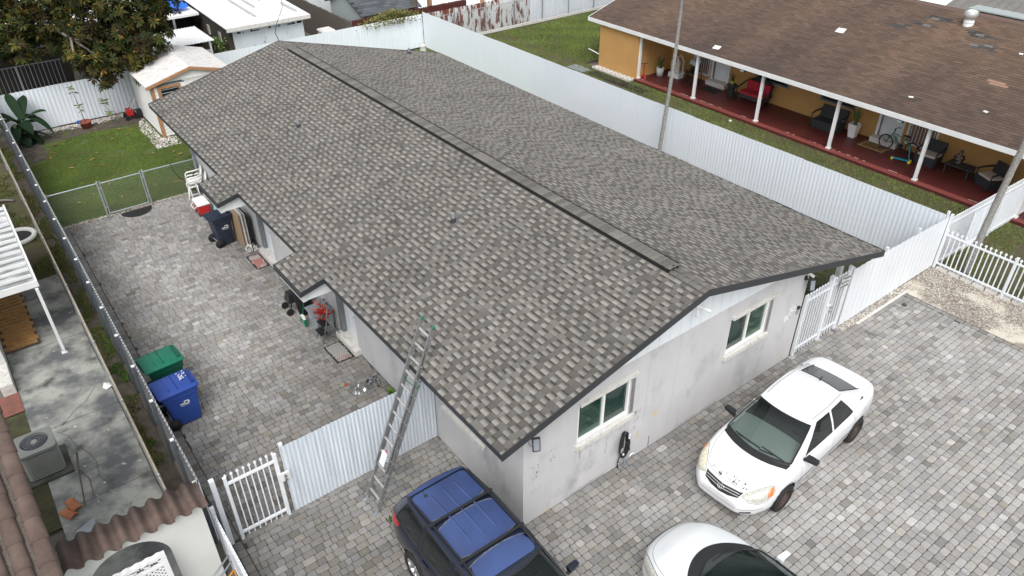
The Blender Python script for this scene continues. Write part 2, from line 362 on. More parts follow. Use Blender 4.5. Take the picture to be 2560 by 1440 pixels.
noise2 = lambda x, y: np.sin(x*1.9+1.3*np.sin(y*1.1))*np.cos(y*1.4+x*.7)+.6*np.sin(x*4.3-y*3.1)*np.sin(y*2.7+x*1.7)
tag(grass('yard_grass', 75000, rect(-4.8, 18.5, 1.2, 26.9, lambda x, y: (y < 26.2+.25*np.sin(x*2.2)) & ~((x < -3.9+.2*np.sin(y*3)) & (y > 24.3)) & ~((x > .0-.0) & (y > 23.2)) & (noise2(x, y) > -1.15)), c1=(.07, .13, .014), c2=(.15, .225, .03), dead=.08, h=.035, w=.009), kind='stuff')
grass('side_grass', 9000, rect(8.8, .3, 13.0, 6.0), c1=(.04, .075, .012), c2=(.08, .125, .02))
grass('neighbour_grass', 80000, rect(15.5, -1.1, 19.95, 27.5, lambda x, y: noise2(x, y) > -.95-.045*(8-y).clip(-9, 8)*.4), c1=(.085, .14, .022), c2=(.19, .25, .05), dead=.22, h=.06)
grass('far_grass', 34000, rect(19.95, 20.6, 30, 27.5), c1=(.08, .15, .022), c2=(.18, .26, .04), dead=.1, h=.07, w=.018)
grass('front_grass', 9000, rect(15.6, -6, 24, -1.2), c1=(.06, .105, .02), c2=(.13, .17, .035), dead=.2)
grass('strip_grass', 9000, rect(-5.34, 5.0, -4.97, 27.6, lambda x, y: noise2(x*2, y) > -.1), c1=(.06, .10, .02), c2=(.13, .17, .03), dead=.25)
grass('left_yard_grass', 22000, rect(-7.5, 15.6, -5.4, 27.6, lambda x, y: noise2(x, y*1.3) > -.1), c1=(.05, .085, .02), c2=(.12, .16, .03), dead=.3)
grass('weeds_by_slab', 1600, rect(-5.34, 4.2, -4.95, 12, lambda x, y: noise2(x*3, y*1.7) > .6), h=.07, w=.015, c1=(.04, .09, .02), c2=(.12, .2, .03), dead=.05)

# ---------------------------------------------------------------- paving
def stone_col(x, y, dark=1.):
    big = .5+.5*math.sin(x*.55+1.7*math.sin(y*.33+.4))*math.cos(y*.47+x*.21)
    t = random.random()
    v = .212+.06*big+random.gauss(0, .026)
    if t < .07: v *= .72
    elif t > .93: v *= 1.27
    v *= dark; v = max(.10, min(.52, v)); w = random.uniform(.001, .020)
    if random.random() < .02: w += .014
    return (v+w, v+w*.3, v-w*.8)
def add_stone(b, x0, y0, x1, y1, col, zt):
    g = .0045; c = .009+random.uniform(0, .005); j = lambda: random.uniform(-.004, .004)
    x0 += g; y0 += g; x1 -= g; y1 -= g; q = min(x1-x0, y1-y0)*random.uniform(.07, .14)
    def octo(i, z):
        return [(x0+i+q+j(), y0+i, z), (x1-i-q+j(), y0+i, z), (x1-i, y0+i+q, z), (x1-i, y1-i-q, z), (x1-i-q, y1-i, z), (x0+i+q, y1-i, z), (x0+i, y1-i-q, z), (x0+i, y0+i+q, z)]
    tx = random.uniform(-.006, .006)
    v0 = octo(-.001, zt-.03); v1 = octo(0, zt-.009); v2 = [(p[0], p[1], p[2]+(p[0]-x0)*tx) for p in octo(c, zt)]
    fs = [(k, (k+1) % 8, 8+(k+1) % 8, 8+k) for k in range(8)] + [(8+k, 8+(k+1) % 8, 16+(k+1) % 8, 16+k) for k in range(8)] + [tuple(range(16, 24))]
    b.add(v0+v1+v2, fs, col)
paver_list = []
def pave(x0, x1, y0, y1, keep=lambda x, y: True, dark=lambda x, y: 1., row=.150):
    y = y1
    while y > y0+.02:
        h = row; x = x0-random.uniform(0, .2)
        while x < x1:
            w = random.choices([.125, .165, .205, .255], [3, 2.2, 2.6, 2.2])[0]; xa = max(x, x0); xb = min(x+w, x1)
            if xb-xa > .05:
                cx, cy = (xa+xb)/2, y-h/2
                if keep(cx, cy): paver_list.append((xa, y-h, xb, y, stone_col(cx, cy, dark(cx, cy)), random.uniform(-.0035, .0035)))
            x += w
        y -= h
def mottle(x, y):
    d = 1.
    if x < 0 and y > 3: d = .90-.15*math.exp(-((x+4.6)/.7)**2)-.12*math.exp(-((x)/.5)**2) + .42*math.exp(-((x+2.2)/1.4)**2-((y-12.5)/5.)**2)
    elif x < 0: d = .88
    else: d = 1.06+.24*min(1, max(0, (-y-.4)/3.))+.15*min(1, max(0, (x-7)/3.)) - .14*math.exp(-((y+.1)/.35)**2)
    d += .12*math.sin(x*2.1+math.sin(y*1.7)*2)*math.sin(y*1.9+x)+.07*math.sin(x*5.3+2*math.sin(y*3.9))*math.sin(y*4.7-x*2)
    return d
def finish_paving(name, joint_rect, m=MT['paver']):
    """300 largest-in-view stones as objects, the rest as one mesh"""
    global paver_list
    j = sheet(name, *joint_rect, -.013, MT['joint']); tag(j, kind='structure')
    def vis(p):
        c = Vector(((p[0]+p[2])/2, (p[1]+p[3])/2, 0)); d = c-CAM; z = d.dot(fw); u = d.dot(r2)/z*1878.7; v = d.dot(u2)/z*1878.7
        inside = abs(u) < 1270 and abs(v) < 712; hidden = (c.x > -2.45 and c.x < -.4 and c.y < 1.3) or (.5 < c.x < 2.6 and c.y < -2.) or (3.2 < c.x < 8 and -2.9 < c.y < -.9)
        return ((p[2]-p[0])/z/z) if inside and not hidden and z > 0 else -1
    order = sorted(paver_list, key=vis, reverse=True)
    for p in order[:300]:
        b = MB(); cx, cy = (p[0]+p[2])/2, (p[1]+p[3])/2; add_stone(b, p[0], p[1], p[2], p[3], p[4], p[5]); me = b.mesh('paver', m, (cx, cy, 0)); link_part('paver', me, j, (cx, cy, 0))
    b = MB()
    for p in order[300:]: add_stone(b, p[0], p[1], p[2], p[3], p[4], p[5])
    o = b.build('paving_stones', m, j, kind='stuff', fixn=False); paver_list = []; return j
# side patio: rows across the alley, one border column along the left fence
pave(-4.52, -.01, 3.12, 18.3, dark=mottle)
y = 3.12
while y < 18.2: paver_list.append((-4.69, y, -4.53, y+.2, stone_col(-4.6, y, .72), 0)); y += .203
patio = finish_paving('side_patio', (-4.74, 3.10, 0., 18.32))
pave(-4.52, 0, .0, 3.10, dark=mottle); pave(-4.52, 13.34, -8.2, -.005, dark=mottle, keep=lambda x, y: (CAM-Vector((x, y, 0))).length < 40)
y = -8.1
while y < 3.0: paver_list.append((-4.69, y, -4.53, y+.2, stone_col(-4.6, y, .75), 0)); y += .203
y = -8.1
while y < -.35: paver_list.append((13.35, y, 13.5, y+.2, stone_col(13.4, y, 1.), 0)); y += .203
drive = finish_paving('driveway', (-4.74, -8.3, 13.52, 3.095))
b = MB()   # thin concrete edging and gravel strip under the front fence
b.box((11.1, -.33, -.05), (13.6, -.26, .012)); b.build('concrete_edging', MT['whitedirty'], kind='structure')
grav = sheet('gravel_bed', 13.52, -9, 15.45, -.06, -.008, MT['gravel_bed'], nx=16, ny=60, amp=.012)
grav2 = sheet('gravel_verge', 10.5, -.26, 13.52, -.0, -.005, MT['gravel_bed'])
def pebbles(name, n, inside, r=(.012, .03), cols=((.62, .58, .50), (.45, .40, .34), (.20, .15, .12), (.75, .72, .66))):
    P = inside(rng, n*6)[:n]; V = []; F = []; C = []
    base = np.array([(0, 0, 1), (1, 0, .2), (0, 1, .2), (-1, 0, .2), (0, -1, .2), (.0, 0, -.3)]); fc = [(0, 1, 2), (0, 2, 3), (0, 3, 4), (0, 4, 1), (5, 2, 1), (5, 3, 2), (5, 4, 3), (5, 1, 4)]
    for i, (x, y) in enumerate(P):
        s = random.uniform(*r); a = random.random()*6.3; ca, sa = math.cos(a), math.sin(a); sx, sy, sz = s*random.uniform(.7, 1.3), s*random.uniform(.6, 1.1), s*.6
        for q in base: V.append((x+q[0]*sx*ca-q[1]*sy*sa, y+q[0]*sx*sa+q[1]*sy*ca, .002+q[2]*sz))
        F += [tuple(6*i+k for k in f) for f in fc]; c = random.choice(cols); k = random.uniform(.8, 1.15); C += [(c[0]*k, c[1]*k, c[2]*k)]*6
    b = MB(); b.v = V; b.f = F; b.c = C; b.smooth = [False]*len(F); b.mi = [0]*len(F); o = b.build(name, MT['pebble'], fixn=False); o['kind'] = 'stuff'; return o
pebbles('gravel', 9000, rect(13.5, -7, 15.4, -.05, lambda x, y: (x > 14.0+.25*np.sin(y*3)) | (np.random.rand(len(x)) < .22)), r=(.009, .022))
pebbles('gravel_beside_fence', 700, rect(10.5, -.25, 13.6, -.0), r=(.012, .025))
pebbles('white_pebbles', 2300, rect(-4.2, 27.15, .6, 27.75, lambda x, y: np.random.rand(len(x)) < np.clip((y-27.2)*2.4, .08, 1)), r=(.02, .045), cols=((.60, .58, .54), (.42, .38, .34), (.70, .68, .65), (.15, .12, .10)))
pebbles('white_pebbles_by_shed', 850, rect(-.35, 22.9, 1.6, 27.3, lambda x, y: ((x < .12) | (y < 23.9)) & ((x-.1)**2*3+(y-24.0)**2*.12 < .8)), r=(.02, .045), cols=((.66, .64, .60), (.50, .46, .42), (.74, .72, .69), (.25, .20, .17)))
pebbles('patio_edge_gravel', 900, rect(-4.75, 18.3, -.3, 18.46), r=(.012, .028), cols=((.60, .57, .50), (.42, .38, .32), (.3, .25, .2)))
# fallen leaves on the lawn
b = MB()
for i in range(34):
    x, y = random.uniform(-4.2, .2), random.uniform(19.2, 26.5); a = random.random()*6.3; l = random.uniform(.07, .14); w = l*.35; ca, sa = math.cos(a), math.sin(a); z = .03+random.uniform(0, .03)
    c = random.choice([(.30, .14, .05), (.38, .22, .09), (.16, .08, .04)])
    b.add([(x-ca*l, y-sa*l, z), (x+sa*w, y-ca*w, z+.02), (x+ca*l, y+sa*l, z+.01), (x-sa*w, y+ca*w, z+.025)], [(0, 1, 2, 3)], c)
b.build('fallen_leaves', MT['leaf'], kind='stuff', fixn=False)
# ---------------------------------------------------------------- the main house
S_ = .255; OL, OF, ZE, XR, XRR, YB = .838, .497, 2.969, 4.015, 10.84, 19.53
ZR = ZE+S_*(XR+OL); zroof = lambda x: ZE+S_*(x+OL) if x <= XR else ZR-S_*(x-XR)
house = thing('house', 'grey stucco bungalow with a grey shingle gable roof in the middle of the photo', 'house', (4.2, 9.5, 0))
def wall_grid(b, ax, fixed0, fixed1, a0, a1, z0, z1, holes):
    """wall slab (ax=normal axis) with rectangular holes (a0,a1,z0,z1)"""
    As = sorted({a0, a1, *[h[0] for h in holes], *[h[1] for h in holes]}); Zs = sorted({z0, z1, *[h[2] for h in holes], *[h[3] for h in holes]})
    for i in range(len(As)-1):
        k = 0
        while k < len(Zs)-1:
            ca = (As[i]+As[i+1])/2
            def solid(kk): cz = (Zs[kk]+Zs[kk+1])/2; return not any(h[0] < ca < h[1] and h[2] < cz < h[3] for h in holes)
            if not solid(k): k += 1; continue
            m = k
            while m+1 < len(Zs)-1 and solid(m+1): m += 1
            if ax == 1: b.box((As[i], fixed0, Zs[k]), (As[i+1], fixed1, Zs[m+1]))
            else: b.box((fixed0, As[i], Zs[k]), (fixed1, As[i+1], Zs[m+1]))
            k = m+1
W1 = (1.31, 2.72, 1.42, 2.44); W2 = (5.70, 7.10, 1.44, 2.44)
b = MB(); wall_grid(b, 1, 0, .2, 0, 8.51, -.05, 2.87, [W1, W2]); b.build('front_wall', MT['stucco'], house)
D1 = (6.78, 7.60, .14, 2.12); D2 = (12.05, 12.88, .14, 2.12); WL = (10.28, 11.45, 1.22, 2.1); WB = (14.9, 16.0, 1.3, 2.1)
b = MB(); wall_grid(b, 0, 0, .2, .2, 19.2, -.05, 2.98, [D1, D2, WL]); b.build('side_wall', MT['stucco'], house)
b = MB(); b.box((8.31, .2, -.05), (8.51, 19.2, 2.9)); b.box((.2, 19.0, -.05), (8.31, 19.2, 2.9)); b.build('rear_wall', MT['stucco'], house)
b = MB(); b.prism([(0, 2.98), (.19, 2.98), (.19, 3.12), (0, 3.06)], 1, .2, 19.2); b.build('wall_plate', MT['stucco_in'], house)
# gable siding, one board at a time
x = 0.
while x < 8.5:
    x1 = min(x+.305, 8.51); b = MB(); zt = lambda q: zroof(q)-.075
    pts = [(x+.004, 2.872), (x1-.004, 2.872), (x1-.004, zt(x1))] + ([(XR, zt(XR))] if x < XR < x1 else []) + [(x+.004, zt(x))]
    b.prism(pts, 1, -.022, .012); b.build('siding_board', MT['siding'], house); x = x1
b = MB(); b.prism([(0, 2.87), (8.51, 2.87), (8.51, 2.98), (XR, 4.1), (0, 3.08)], 1, .014, .1); b.build('gable_backing', MT['deck'], house)
# plinth stain line / repairs on the front wall
def blob(b, cx, cz, rx, rz, y=-.004, n=11, jag=.25, ax=1):
    vs = [];
    for k in range(n):
        a = 2*math.pi*k/n; r = 1+random.uniform(-jag, jag); vs.append((cx+rx*r*math.cos(a), y, cz+rz*r*math.sin(a)) if ax == 1 else (y, cx+rx*r*math.cos(a), cz+rz*r*math.sin(a)))
    b.add(vs, [tuple(range(n))])
cream = mat('cream_filler', (.62, .52, .36), .9, (.55, .45, .30), 20.)
for cx, cz, rx, rz in ((3.56, .93, .07, .11), (3.08, .62, .04, .12), (.62, .02, .05, .06), (8.2, .12, .05, .05)):
    b = MB(); blob(b, cx, cz, rx, rz, -.003); b.build('plaster_patch', cream, house, fixn=False)
stain = mat('grey_patch_on_stucco', (.36, .37, .38), .9, (.44, .45, .46), 12., 8., .45, .6)
smear = []
for cx, cz, rx, rz in ((2.98, 1.05, .05, .3), (3.02, 1.32, .09, .05), (1.75, .78, .06, .3), (2.15, .9, .035, .22), (4.6, .95, .05, .13), (6.9, .95, .35, .12)):
    b = MB()
    for k in range(9): blob(b, cx+random.uniform(-rx, rx), cz+random.uniform(-rz, rz), random.uniform(.012, .03), random.uniform(.03, .07), -.002-.0003*k, 9, .4)
    b.build('repair_smear', mat('faint_stain', (.44, .445, .455), .9) if not smear else smear[0].data.materials[0], house, fixn=False) if smear else smear.append(b.build('repair_smear', mat('faint_stain', (.44, .445, .455), .9), house, fixn=False))
for cx, z0, z1 in ((3.20, .75, 2.86), (4.06, .3, 2.86)):
    b = MB(); z = z1; px = cx; pts = []
    while z > z0: pts.append((px, z)); px += random.uniform(-.012, .012); z -= .12
    for (xa, za), (xb, zb) in zip(pts, pts[1:]): b.add([(xa-.004, -.0035, za), (xa+.004, -.0035, za), (xb+.004, -.0035, zb), (xb-.004, -.0035, zb)], [(0, 1, 2, 3)])
    b.build('wall_crack', stain, house, fixn=False)
for wx0, wx1 in ((1.3, 2.75), (5.7, 7.1)):
    b = MB()
    for k in range(16):
        x_ = random.uniform(wx0, wx1); L_ = random.uniform(.08, .42); w_ = random.uniform(.006, .018); b.add([(x_-w_, -.0025, 1.30), (x_+w_, -.0025, 1.30), (x_+w_*.3, -.0025, 1.30-L_), (x_-w_*.3, -.0025, 1.30-L_)], [(0, 1, 2, 3)])
    b.build('drip_stain', smear[0].data.materials[0], house, fixn=False, kind='stuff')
b = MB(); xx = 1.2
for i in range(26):
    z = .05+.05*math.sin(i*1.3)*.5+.02; b.add([(xx, -.002, 0.), (xx+.09, -.002, 0.), (xx+.09, -.002, .05+random.uniform(0, .05)), (xx, -.002, .05+random.uniform(0, .05))], [(0, 1, 2, 3)]); xx += .088
    if i == 10: xx = 4.4
b.build('base_stain', stain, house, fixn=False, kind='stuff')
b = MB()   # glue traces left by two removed upright signs
for cx, cz, H_ in ((.30, 1.42, .52), (.70, 1.56, .42)):
    for k in range(16): blob(b, cx+random.gauss(0, .045), cz+random.uniform(-H_/2, H_/2), random.uniform(.004, .013), random.uniform(.004, .016), -.004, 7, .5)
b.build('glue_traces', MT['blackpl'], house, fixn=False)

def window(name, fr, ax, pos, parent, blinds=0, slider_left=True, deep=.10):
    """two-sash slider: frame, panes, blinds; rect fr=(a0,a1,z0,z1)"""
    a0, a1, z0, z1 = fr; s = 1
    def P(a, d, z): return (a, pos+d, z) if ax == 1 else (pos+d, a, z)
    def BX(b, a, d, z, a2, d2, z2): p, q = P(a, d, z), P(a2, d2, z2); b.box(tuple(map(min, p, q)), tuple(map(max, p, q)))
    f = MB(); t = .055
    BX(f, a0, .03, z0, a0+t, .12, z1); BX(f, a1-t, .03, z0, a1, .12, z1); BX(f, a0+t, .03, z0, a1-t, .12, z0+t); BX(f, a0+t, .03, z1-t, a1-t, .12, z1)
    mid = (a0+a1)/2; BX(f, mid-.03, .035, z0+t, mid+.03, .115, z1-t)
    w = f.build('window', MT['white_pl'], parent, bevel=.004)
    for k, (p0, p1) in enumerate(((a0+t, mid-.03), (mid+.03, a1-t))):
        g = MB(); BX(g, p0, .075, z0+t, p1, .079, z1-t); g.build('pane', MT['glass_g'] if k != blinds else GB, w)
        if k == blinds:
            q = MB(); z = z0+t+.02
            while z < z1-t-.02: q.box(*[tuple(map(f_, P(p0+.01, .083, z), P(p1-.01, .10, z+.016))) for f_ in (min, max)]); z += .036
            q.box(*[tuple(map(f_, P(p0, .106, z0+t), P(p1, .110, z1-t))) for f_ in (min, max)]); q.build('window_blind', MT['blind'], w, kind='stuff')
    return w
GB = glass_mat('green_window_glass', (.55, .70, .64), .05)
w1 = window('window', W1, 1, 0., house, 0); w2 = window('window', W2, 1, 0., house, 1)
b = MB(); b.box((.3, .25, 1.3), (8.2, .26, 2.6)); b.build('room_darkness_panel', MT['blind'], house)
for (a0, a1, z0, z1) in (W1, W2):
    b = MB(); b.box((a0-.05, -.07, z0-.13), (a1+.09, .03, z0-.002)); b.build('window_sill', MT['whitedirty'], house, bevel=.01)
    b = MB(); b.box((a0-.0, -.075, z1+.005), (a1+.14, .0, z1+.075)); b.box((a0-.0, -.085, z1+.06), (a1+.14, -.07, z1+.10)); b.build('shutter_track', MT['whitedirty'], house, bevel=.005)
    b = MB(); b.box((a1+.003, -.012, z0), (a1+.10, .0, z1)); b.build('shutter_guide', MT['alu'], house)
# sill and track of a blocked window on the side wall near the corner
b = MB(); b.box((-.07, 1.22, 1.12), (0, 2.72, 1.22)); b.build('window_sill', MT['whitedirty'], house, bevel=.01)
b = MB(); b.box((-.018, 1.3, 1.78), (0, 2.9, 1.98)); b.build('blocked_window_patch', MT['whitedirty'], house)
# side doors with steps and dark strips for the shaded wall returns
for (a0, a1, z0, z1) in (D1, D2):
    b = MB(); b.box((.10, a0, z0), (.14, a1, z1)); d = b.build('door', MT['door'], house, bevel=.004)
    for zz0, zz1 in ((.35, .95), (1.1, 1.9)):
        for y0, y1 in ((a0+.1, a0+.36), (a0+.47, a0+.73)):
            b = MB(); b.box((.09, y0, zz0), (.10, y1, zz1)); b.build('door_panel', MT['door'], d, bevel=.004)
    b = MB(); b.cyl((.10, a0+.07, 1.05), (.03, a0+.07, 1.05), .022, n=10); b.ball((.03, a0+.07, 1.05), .032, sz=.8); b.build('door_handle', MT['alu'], d)
    b = MB(); b.box((-.17, a0-.12, 0), (.098, a1+.14, .152)); b.build('door_step', MT['whitedirty'], house, bevel=.01)
    b = MB(); b.box((-.012, a1-.015, .153), (.098, a1+.16, 2.2)); b.build('door_return_shade', MT['wood_gr'], house)  # grey pilaster strip, dark to paint in the shaded wall return
window('window', WL, 0, 0., house, 1)
b = MB(); b.box((-.06, WL[0]-.05, WL[2]-.1), (.02, WL[1]+.05, WL[2]-.002)); b.build('window_sill', MT['whitedirty'], house)
b = MB(); b.box((-.02, WB[0], WB[2]), (0, WB[1], WB[3])); b.build('shutter_panel', MT['whitedirty'], house)
# roof: deck, fascias, soffit
EX = 1.439; P1 = (11.29, 12.77); P2 = (6.10, 7.53)
roof = None
b = MB(); th = .09
b.prism([(-OL, ZE-th), (XR, ZR-th), (XRR, zroof(XRR)-th), (XRR, zroof(XRR)-.004), (XR, ZR-.004), (-OL, ZE-.004)], 1, -OF, YB)
for p0, p1 in (P1, P2): b.prism([(-EX, zroof(-EX)-th), (-OL-.001, ZE-th), (-OL-.001, ZE-.004), (-EX, zroof(-EX)-.004)], 1, p0, p1)
roof = b.build('roof', MT['deck'], house)
b = MB(); y = 0
b.prism([(-OL+.03, ZE-th-.022), (-.0, zroof(0)-th-.022), (0, zroof(0)-th-.002), (-OL+.03, ZE-th-.002)], 1, -OF+.03, YB-.03)
b.prism([(8.52, zroof(8.52)-th-.022), (XRR-.03, zroof(XRR)-th-.022), (XRR-.03, zroof(XRR)-th-.002), (8.52, zroof(8.52)-th-.002)], 1, -OF+.03, YB-.03)
b.prism([(0, zroof(0)-th-.022), (XR, ZR-th-.022), (8.51, zroof(8.51)-th-.022), (8.51, zroof(8.51)-th-.002), (XR, ZR-th-.002), (0, zroof(0)-th-.002)], 1, -OF+.03, -.03)
b.build('soffit', MT['soffit'], house)
def fascia(pts, ax, lo, hi): b = MB(); b.prism(pts, ax, lo, hi); b.build('fascia', MT['charcoal'], roof)
F_ = .14
fascia([(-OL-.02, ZE-F_), (XR, ZR-F_), (XR, ZR+.018), (-OL-.02, ZE+.016)], 1, -OF-.022, -OF-.002)
fascia([(XR+.001, ZR-F_), (XRR+.02, zroof(XRR)-F_), (XRR+.02, zroof(XRR)+.016), (XR+.001, ZR+.018)], 1, -OF-.022, -OF-.002)
fascia([(-OL-.02, ZE-F_), (XR, ZR-F_), (XRR+.02, zroof(XRR)-F_), (XRR+.02, zroof(XRR)+.016), (XR, ZR+.018), (-OL-.02, ZE+.016)], 1, YB+.002, YB+.022)
for y0, y1 in ((-OF-.0, P2[0]-.0), (P2[1], P1[0]), (P1[1], YB)): fascia([(-OL-.022, ZE-.12), (-OL-.002, ZE-.12), (-OL-.002, ZE+.006), (-OL-.022, ZE+.006)], 1, y0, y1)
fascia([(XRR+.002, zroof(XRR)-.13), (XRR+.022, zroof(XRR)-.13), (XRR+.022, zroof(XRR)+.006), (XRR+.002, zroof(XRR)+.006)], 1, -OF, YB)
for p0, p1 in (P1, P2):
    ze = zroof(-EX); fascia([(-EX-.022, ze-.11), (-EX-.002, ze-.11), (-EX-.002, ze+.006), (-EX-.022, ze+.006)], 1, p0, p1)
    for yy in (p0-.022, p1+.002): fascia([(-EX-.02, ze-.11), (-OL+.02, ZE-.11), (-OL+.02, ZE+.016), (-EX-.02, ze+.012)], 1, yy, yy+.02)
    b = MB(); b.box((-EX+.06, p0+.08, ze-.32), (-EX+.16, p1-.08, ze-.10)); b.prism([(-EX+.16, ze-.30), (0, ze-.30), (0, zroof(0)-.115), (-EX+.16, ze-.075)], 1, p0+.08, p0+.16); b.build('porch_beam', MT['soffit'], house)
    b = MB(); b.prism([(-EX+.03, ze-th-.022), (-.0, zroof(0)-th-.03), (0, zroof(0)-th-.024), (-EX+.03, ze-th-.002)], 1, p0+.02, p1-.02); b.build('porch_soffit', MT['soffit'], house)
# side porch posts
b = MB(); b.box((10.3, -.2, 2.2), (10.42, YB-.1, 2.38)); b.build('porch_beam', MT['soffit'], house)
for y in (.15, 4.8, 9.5, 14.2, 18.8):
    b = MB(); b.box((10.28, y, -.02), (10.42, y+.12, 2.2)); b.build('porch_post', MT['soffit'], house, bevel=.008)
# ---- shingles: raised tabs with a dark-to-light granule blend and plain tabs between them
EXPO = .1445; CS = math.sqrt(1+S_*S_)
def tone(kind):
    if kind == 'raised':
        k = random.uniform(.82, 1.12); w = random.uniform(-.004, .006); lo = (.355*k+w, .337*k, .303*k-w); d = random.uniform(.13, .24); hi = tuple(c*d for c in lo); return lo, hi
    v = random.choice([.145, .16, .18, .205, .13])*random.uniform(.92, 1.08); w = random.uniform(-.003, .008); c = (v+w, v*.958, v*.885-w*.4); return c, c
def add_tab(b, side, u0, y0, y1, lo, hi, h, ln):
    """u0 = distance up the slope of the butt edge; h = thickness at butt"""
    def P(u, y, dz):
        if side < 0: x = -EX+u/CS; z = zroof(-EX)+S_*(x+EX)
        else: x = XRR-u/CS; z = zroof(XRR)+S_*(XRR-x)
        n = Vector((-S_, 0, 1)).normalized() if side < 0 else Vector((S_, 0, 1)).normalized()
        return (x+n.x*dz, y, z+n.z*dz)
    ek = tuple(q*.30 for q in lo); mx = lambda f: tuple(p_*(1-f)+q_*f for p_, q_ in zip(lo, hi))  # ek: asphalt butt edge, darkened further for the shadow line between courses
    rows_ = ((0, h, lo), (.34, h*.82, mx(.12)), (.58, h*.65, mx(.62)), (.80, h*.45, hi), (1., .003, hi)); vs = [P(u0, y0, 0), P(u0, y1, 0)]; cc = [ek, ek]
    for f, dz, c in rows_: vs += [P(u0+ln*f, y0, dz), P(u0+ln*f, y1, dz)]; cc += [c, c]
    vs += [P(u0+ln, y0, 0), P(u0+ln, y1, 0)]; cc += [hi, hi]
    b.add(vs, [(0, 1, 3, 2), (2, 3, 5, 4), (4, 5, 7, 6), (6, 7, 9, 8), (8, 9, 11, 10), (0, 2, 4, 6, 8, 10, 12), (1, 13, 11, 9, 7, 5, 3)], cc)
def big_tone(side, u, y): return .90+.055*math.sin(y*1.3+2*math.sin(u*.9+side))*math.sin(u*1.7+y*.35)+.05*math.sin(y*3.7+1.5*math.sin(u*.6))*math.sin(u*.5+1)+random.choice([0, 0, 0, -.04, .03])
tabs = []
def courses(side, u_start, n, y_lo, y_hi, umax):
    for i in range(n):
        u0 = u_start+i*EXPO; y = y_lo-random.uniform(0, .2); raised = random.random() < .5
        while y < y_hi:
            w = random.uniform(.11, .185) if raised else random.uniform(.09, .185); ya, yb = max(y, y_lo), min(y+w, y_hi)
            if yb-ya > .02:
                ln = min(EXPO+.012, umax-u0); lo, hi = tone('raised' if raised else 'flat'); q_ = big_tone(side, u0, ya); lo = tuple(c*q_ for c in lo); hi = tuple(c*q_ for c in hi); tabs.append((side, u0, ya+.0015, yb-.0015, lo, hi, (.0125 if raised else .0075)+random.uniform(0, .0015), ln))
            y += w; raised = not raised if random.random() < .93 else raised
UE = (EX-OL)*CS; UL = (XR+EX)*CS; UR = (XRR-XR)*CS
nP = 4; u_main = UE-.01
for p0, p1 in (P1, P2): courses(-1, UE-nP*EXPO-.02, nP, p0-.01, p1+.01, UE+.02)
courses(-1, UE-.015, int((UL-UE)/EXPO), -OF-.01, YB+.01, UL); courses(-1, UE-.015+int((UL-UE)/EXPO)*EXPO, 1, -OF-.01, YB+.01, UL)
courses(1, -.015, int(UR/EXPO)+1, -OF-.01, YB+.01, UR)
def tabpos(t):
    return Vector(((-EX+t[1]/CS) if t[0] < 0 else XRR-t[1]/CS, (t[2]+t[3])/2, 3.3))
tabs.sort(key=lambda t: (tabpos(t)-CAM).length_squared/max(t[3]-t[2], .01)*(1 if t[3]-t[2] > .05 else 9))
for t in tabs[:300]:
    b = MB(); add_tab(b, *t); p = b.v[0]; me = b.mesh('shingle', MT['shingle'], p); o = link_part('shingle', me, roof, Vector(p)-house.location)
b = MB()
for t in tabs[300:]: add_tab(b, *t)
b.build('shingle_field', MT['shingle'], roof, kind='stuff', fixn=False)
# ridge caps and the raised ridge vent
def cap(y0, y1, lift, wid, idx):
    c = random.choice([(.16, .152, .138), (.19, .181, .164), (.14, .133, .121), (.215, .205, .187)]); k = random.uniform(.9, 1.1); c = tuple(q*k for q in c)
    b = MB(); n = 6; vs = []
    for (yy, dz) in ((y0, .014), (y1, .004)):
        for s in range(n+1):
            q = -wid+2*wid*s/n; r = abs(q)/wid; z = ZR+lift-S_*abs(q)*(.75 if r < .35 else 1.)+(-.02 if r < .35 else -.0)*0+dz-.035*max(0, 1-r*2.5)**2
            vs.append((XR+q, yy, z))
    vs += [(v[0], y0, v[2]-.014) for v in vs[:n+1]]
    fs = [(s, s+1, n+2+s, n+1+s) for s in range(n)] + [(2*(n+1)+s, 2*(n+1)+s+1, s+1, s) for s in range(n)]
    c2 = tuple(q*.86 for q in c); b.add(vs, fs, [c]*(n+1)+[c2]*(n+1)+[c]*(n+1), True); o = b.build('ridge_cap', MT['shingle'], roof, fixn=False)
V0, V1 = .42, 18.35; y = -OF-.01; i = 0
while y < YB:
    inv = V0 < y+.07 < V1; cap(y, min(y+.147, YB), .095 if inv else .018, .155 if inv else .15, i); y += .145; i += 1
b = MB(); nx = .153
for s in (-1, 1): b.prism([(XR+s*.10, ZR-S_*.10), (XR+s*nx, ZR-S_*nx), (XR+s*nx, ZR+.092-S_*nx), (XR+s*.10, ZR+.09-S_*.10)], 1, V0, V1)
b.prism([(XR-nx, ZR-S_*nx), (XR-nx, ZR+.09-S_*nx), (XR, ZR+.095), (XR+nx, ZR+.09-S_*nx), (XR+nx, ZR-S_*nx), (XR, ZR)], 1, V0-.012, V0)
b.prism([(XR+.152, ZR+.03), (XR+.178, ZR+.03), (XR+.178, ZR+.074), (XR+.152, ZR+.078)], 1, V0, V1); b.build('ridge_vent', MT['black'], roof)  # black bar on the right edge paints in the shade under the cap
# plumbing vents
def vent(x, y):
    z = zroof(x); b = MB(); b.cyl((x, y, z-.02), (x, y, z+.23), .036, n=12); b.build('vent_pipe', MT['grey_post'], roof)
    b = MB(); b.cyl((x, y, z-.02), (x, y, z+.10), .075, .05, n=12); b.build('vent_flashing', MT['charcoal'], roof)
for x, y in ((1.75, 12.95), (2.12, 5.32), (9.05, 18.95)): vent(x, y)
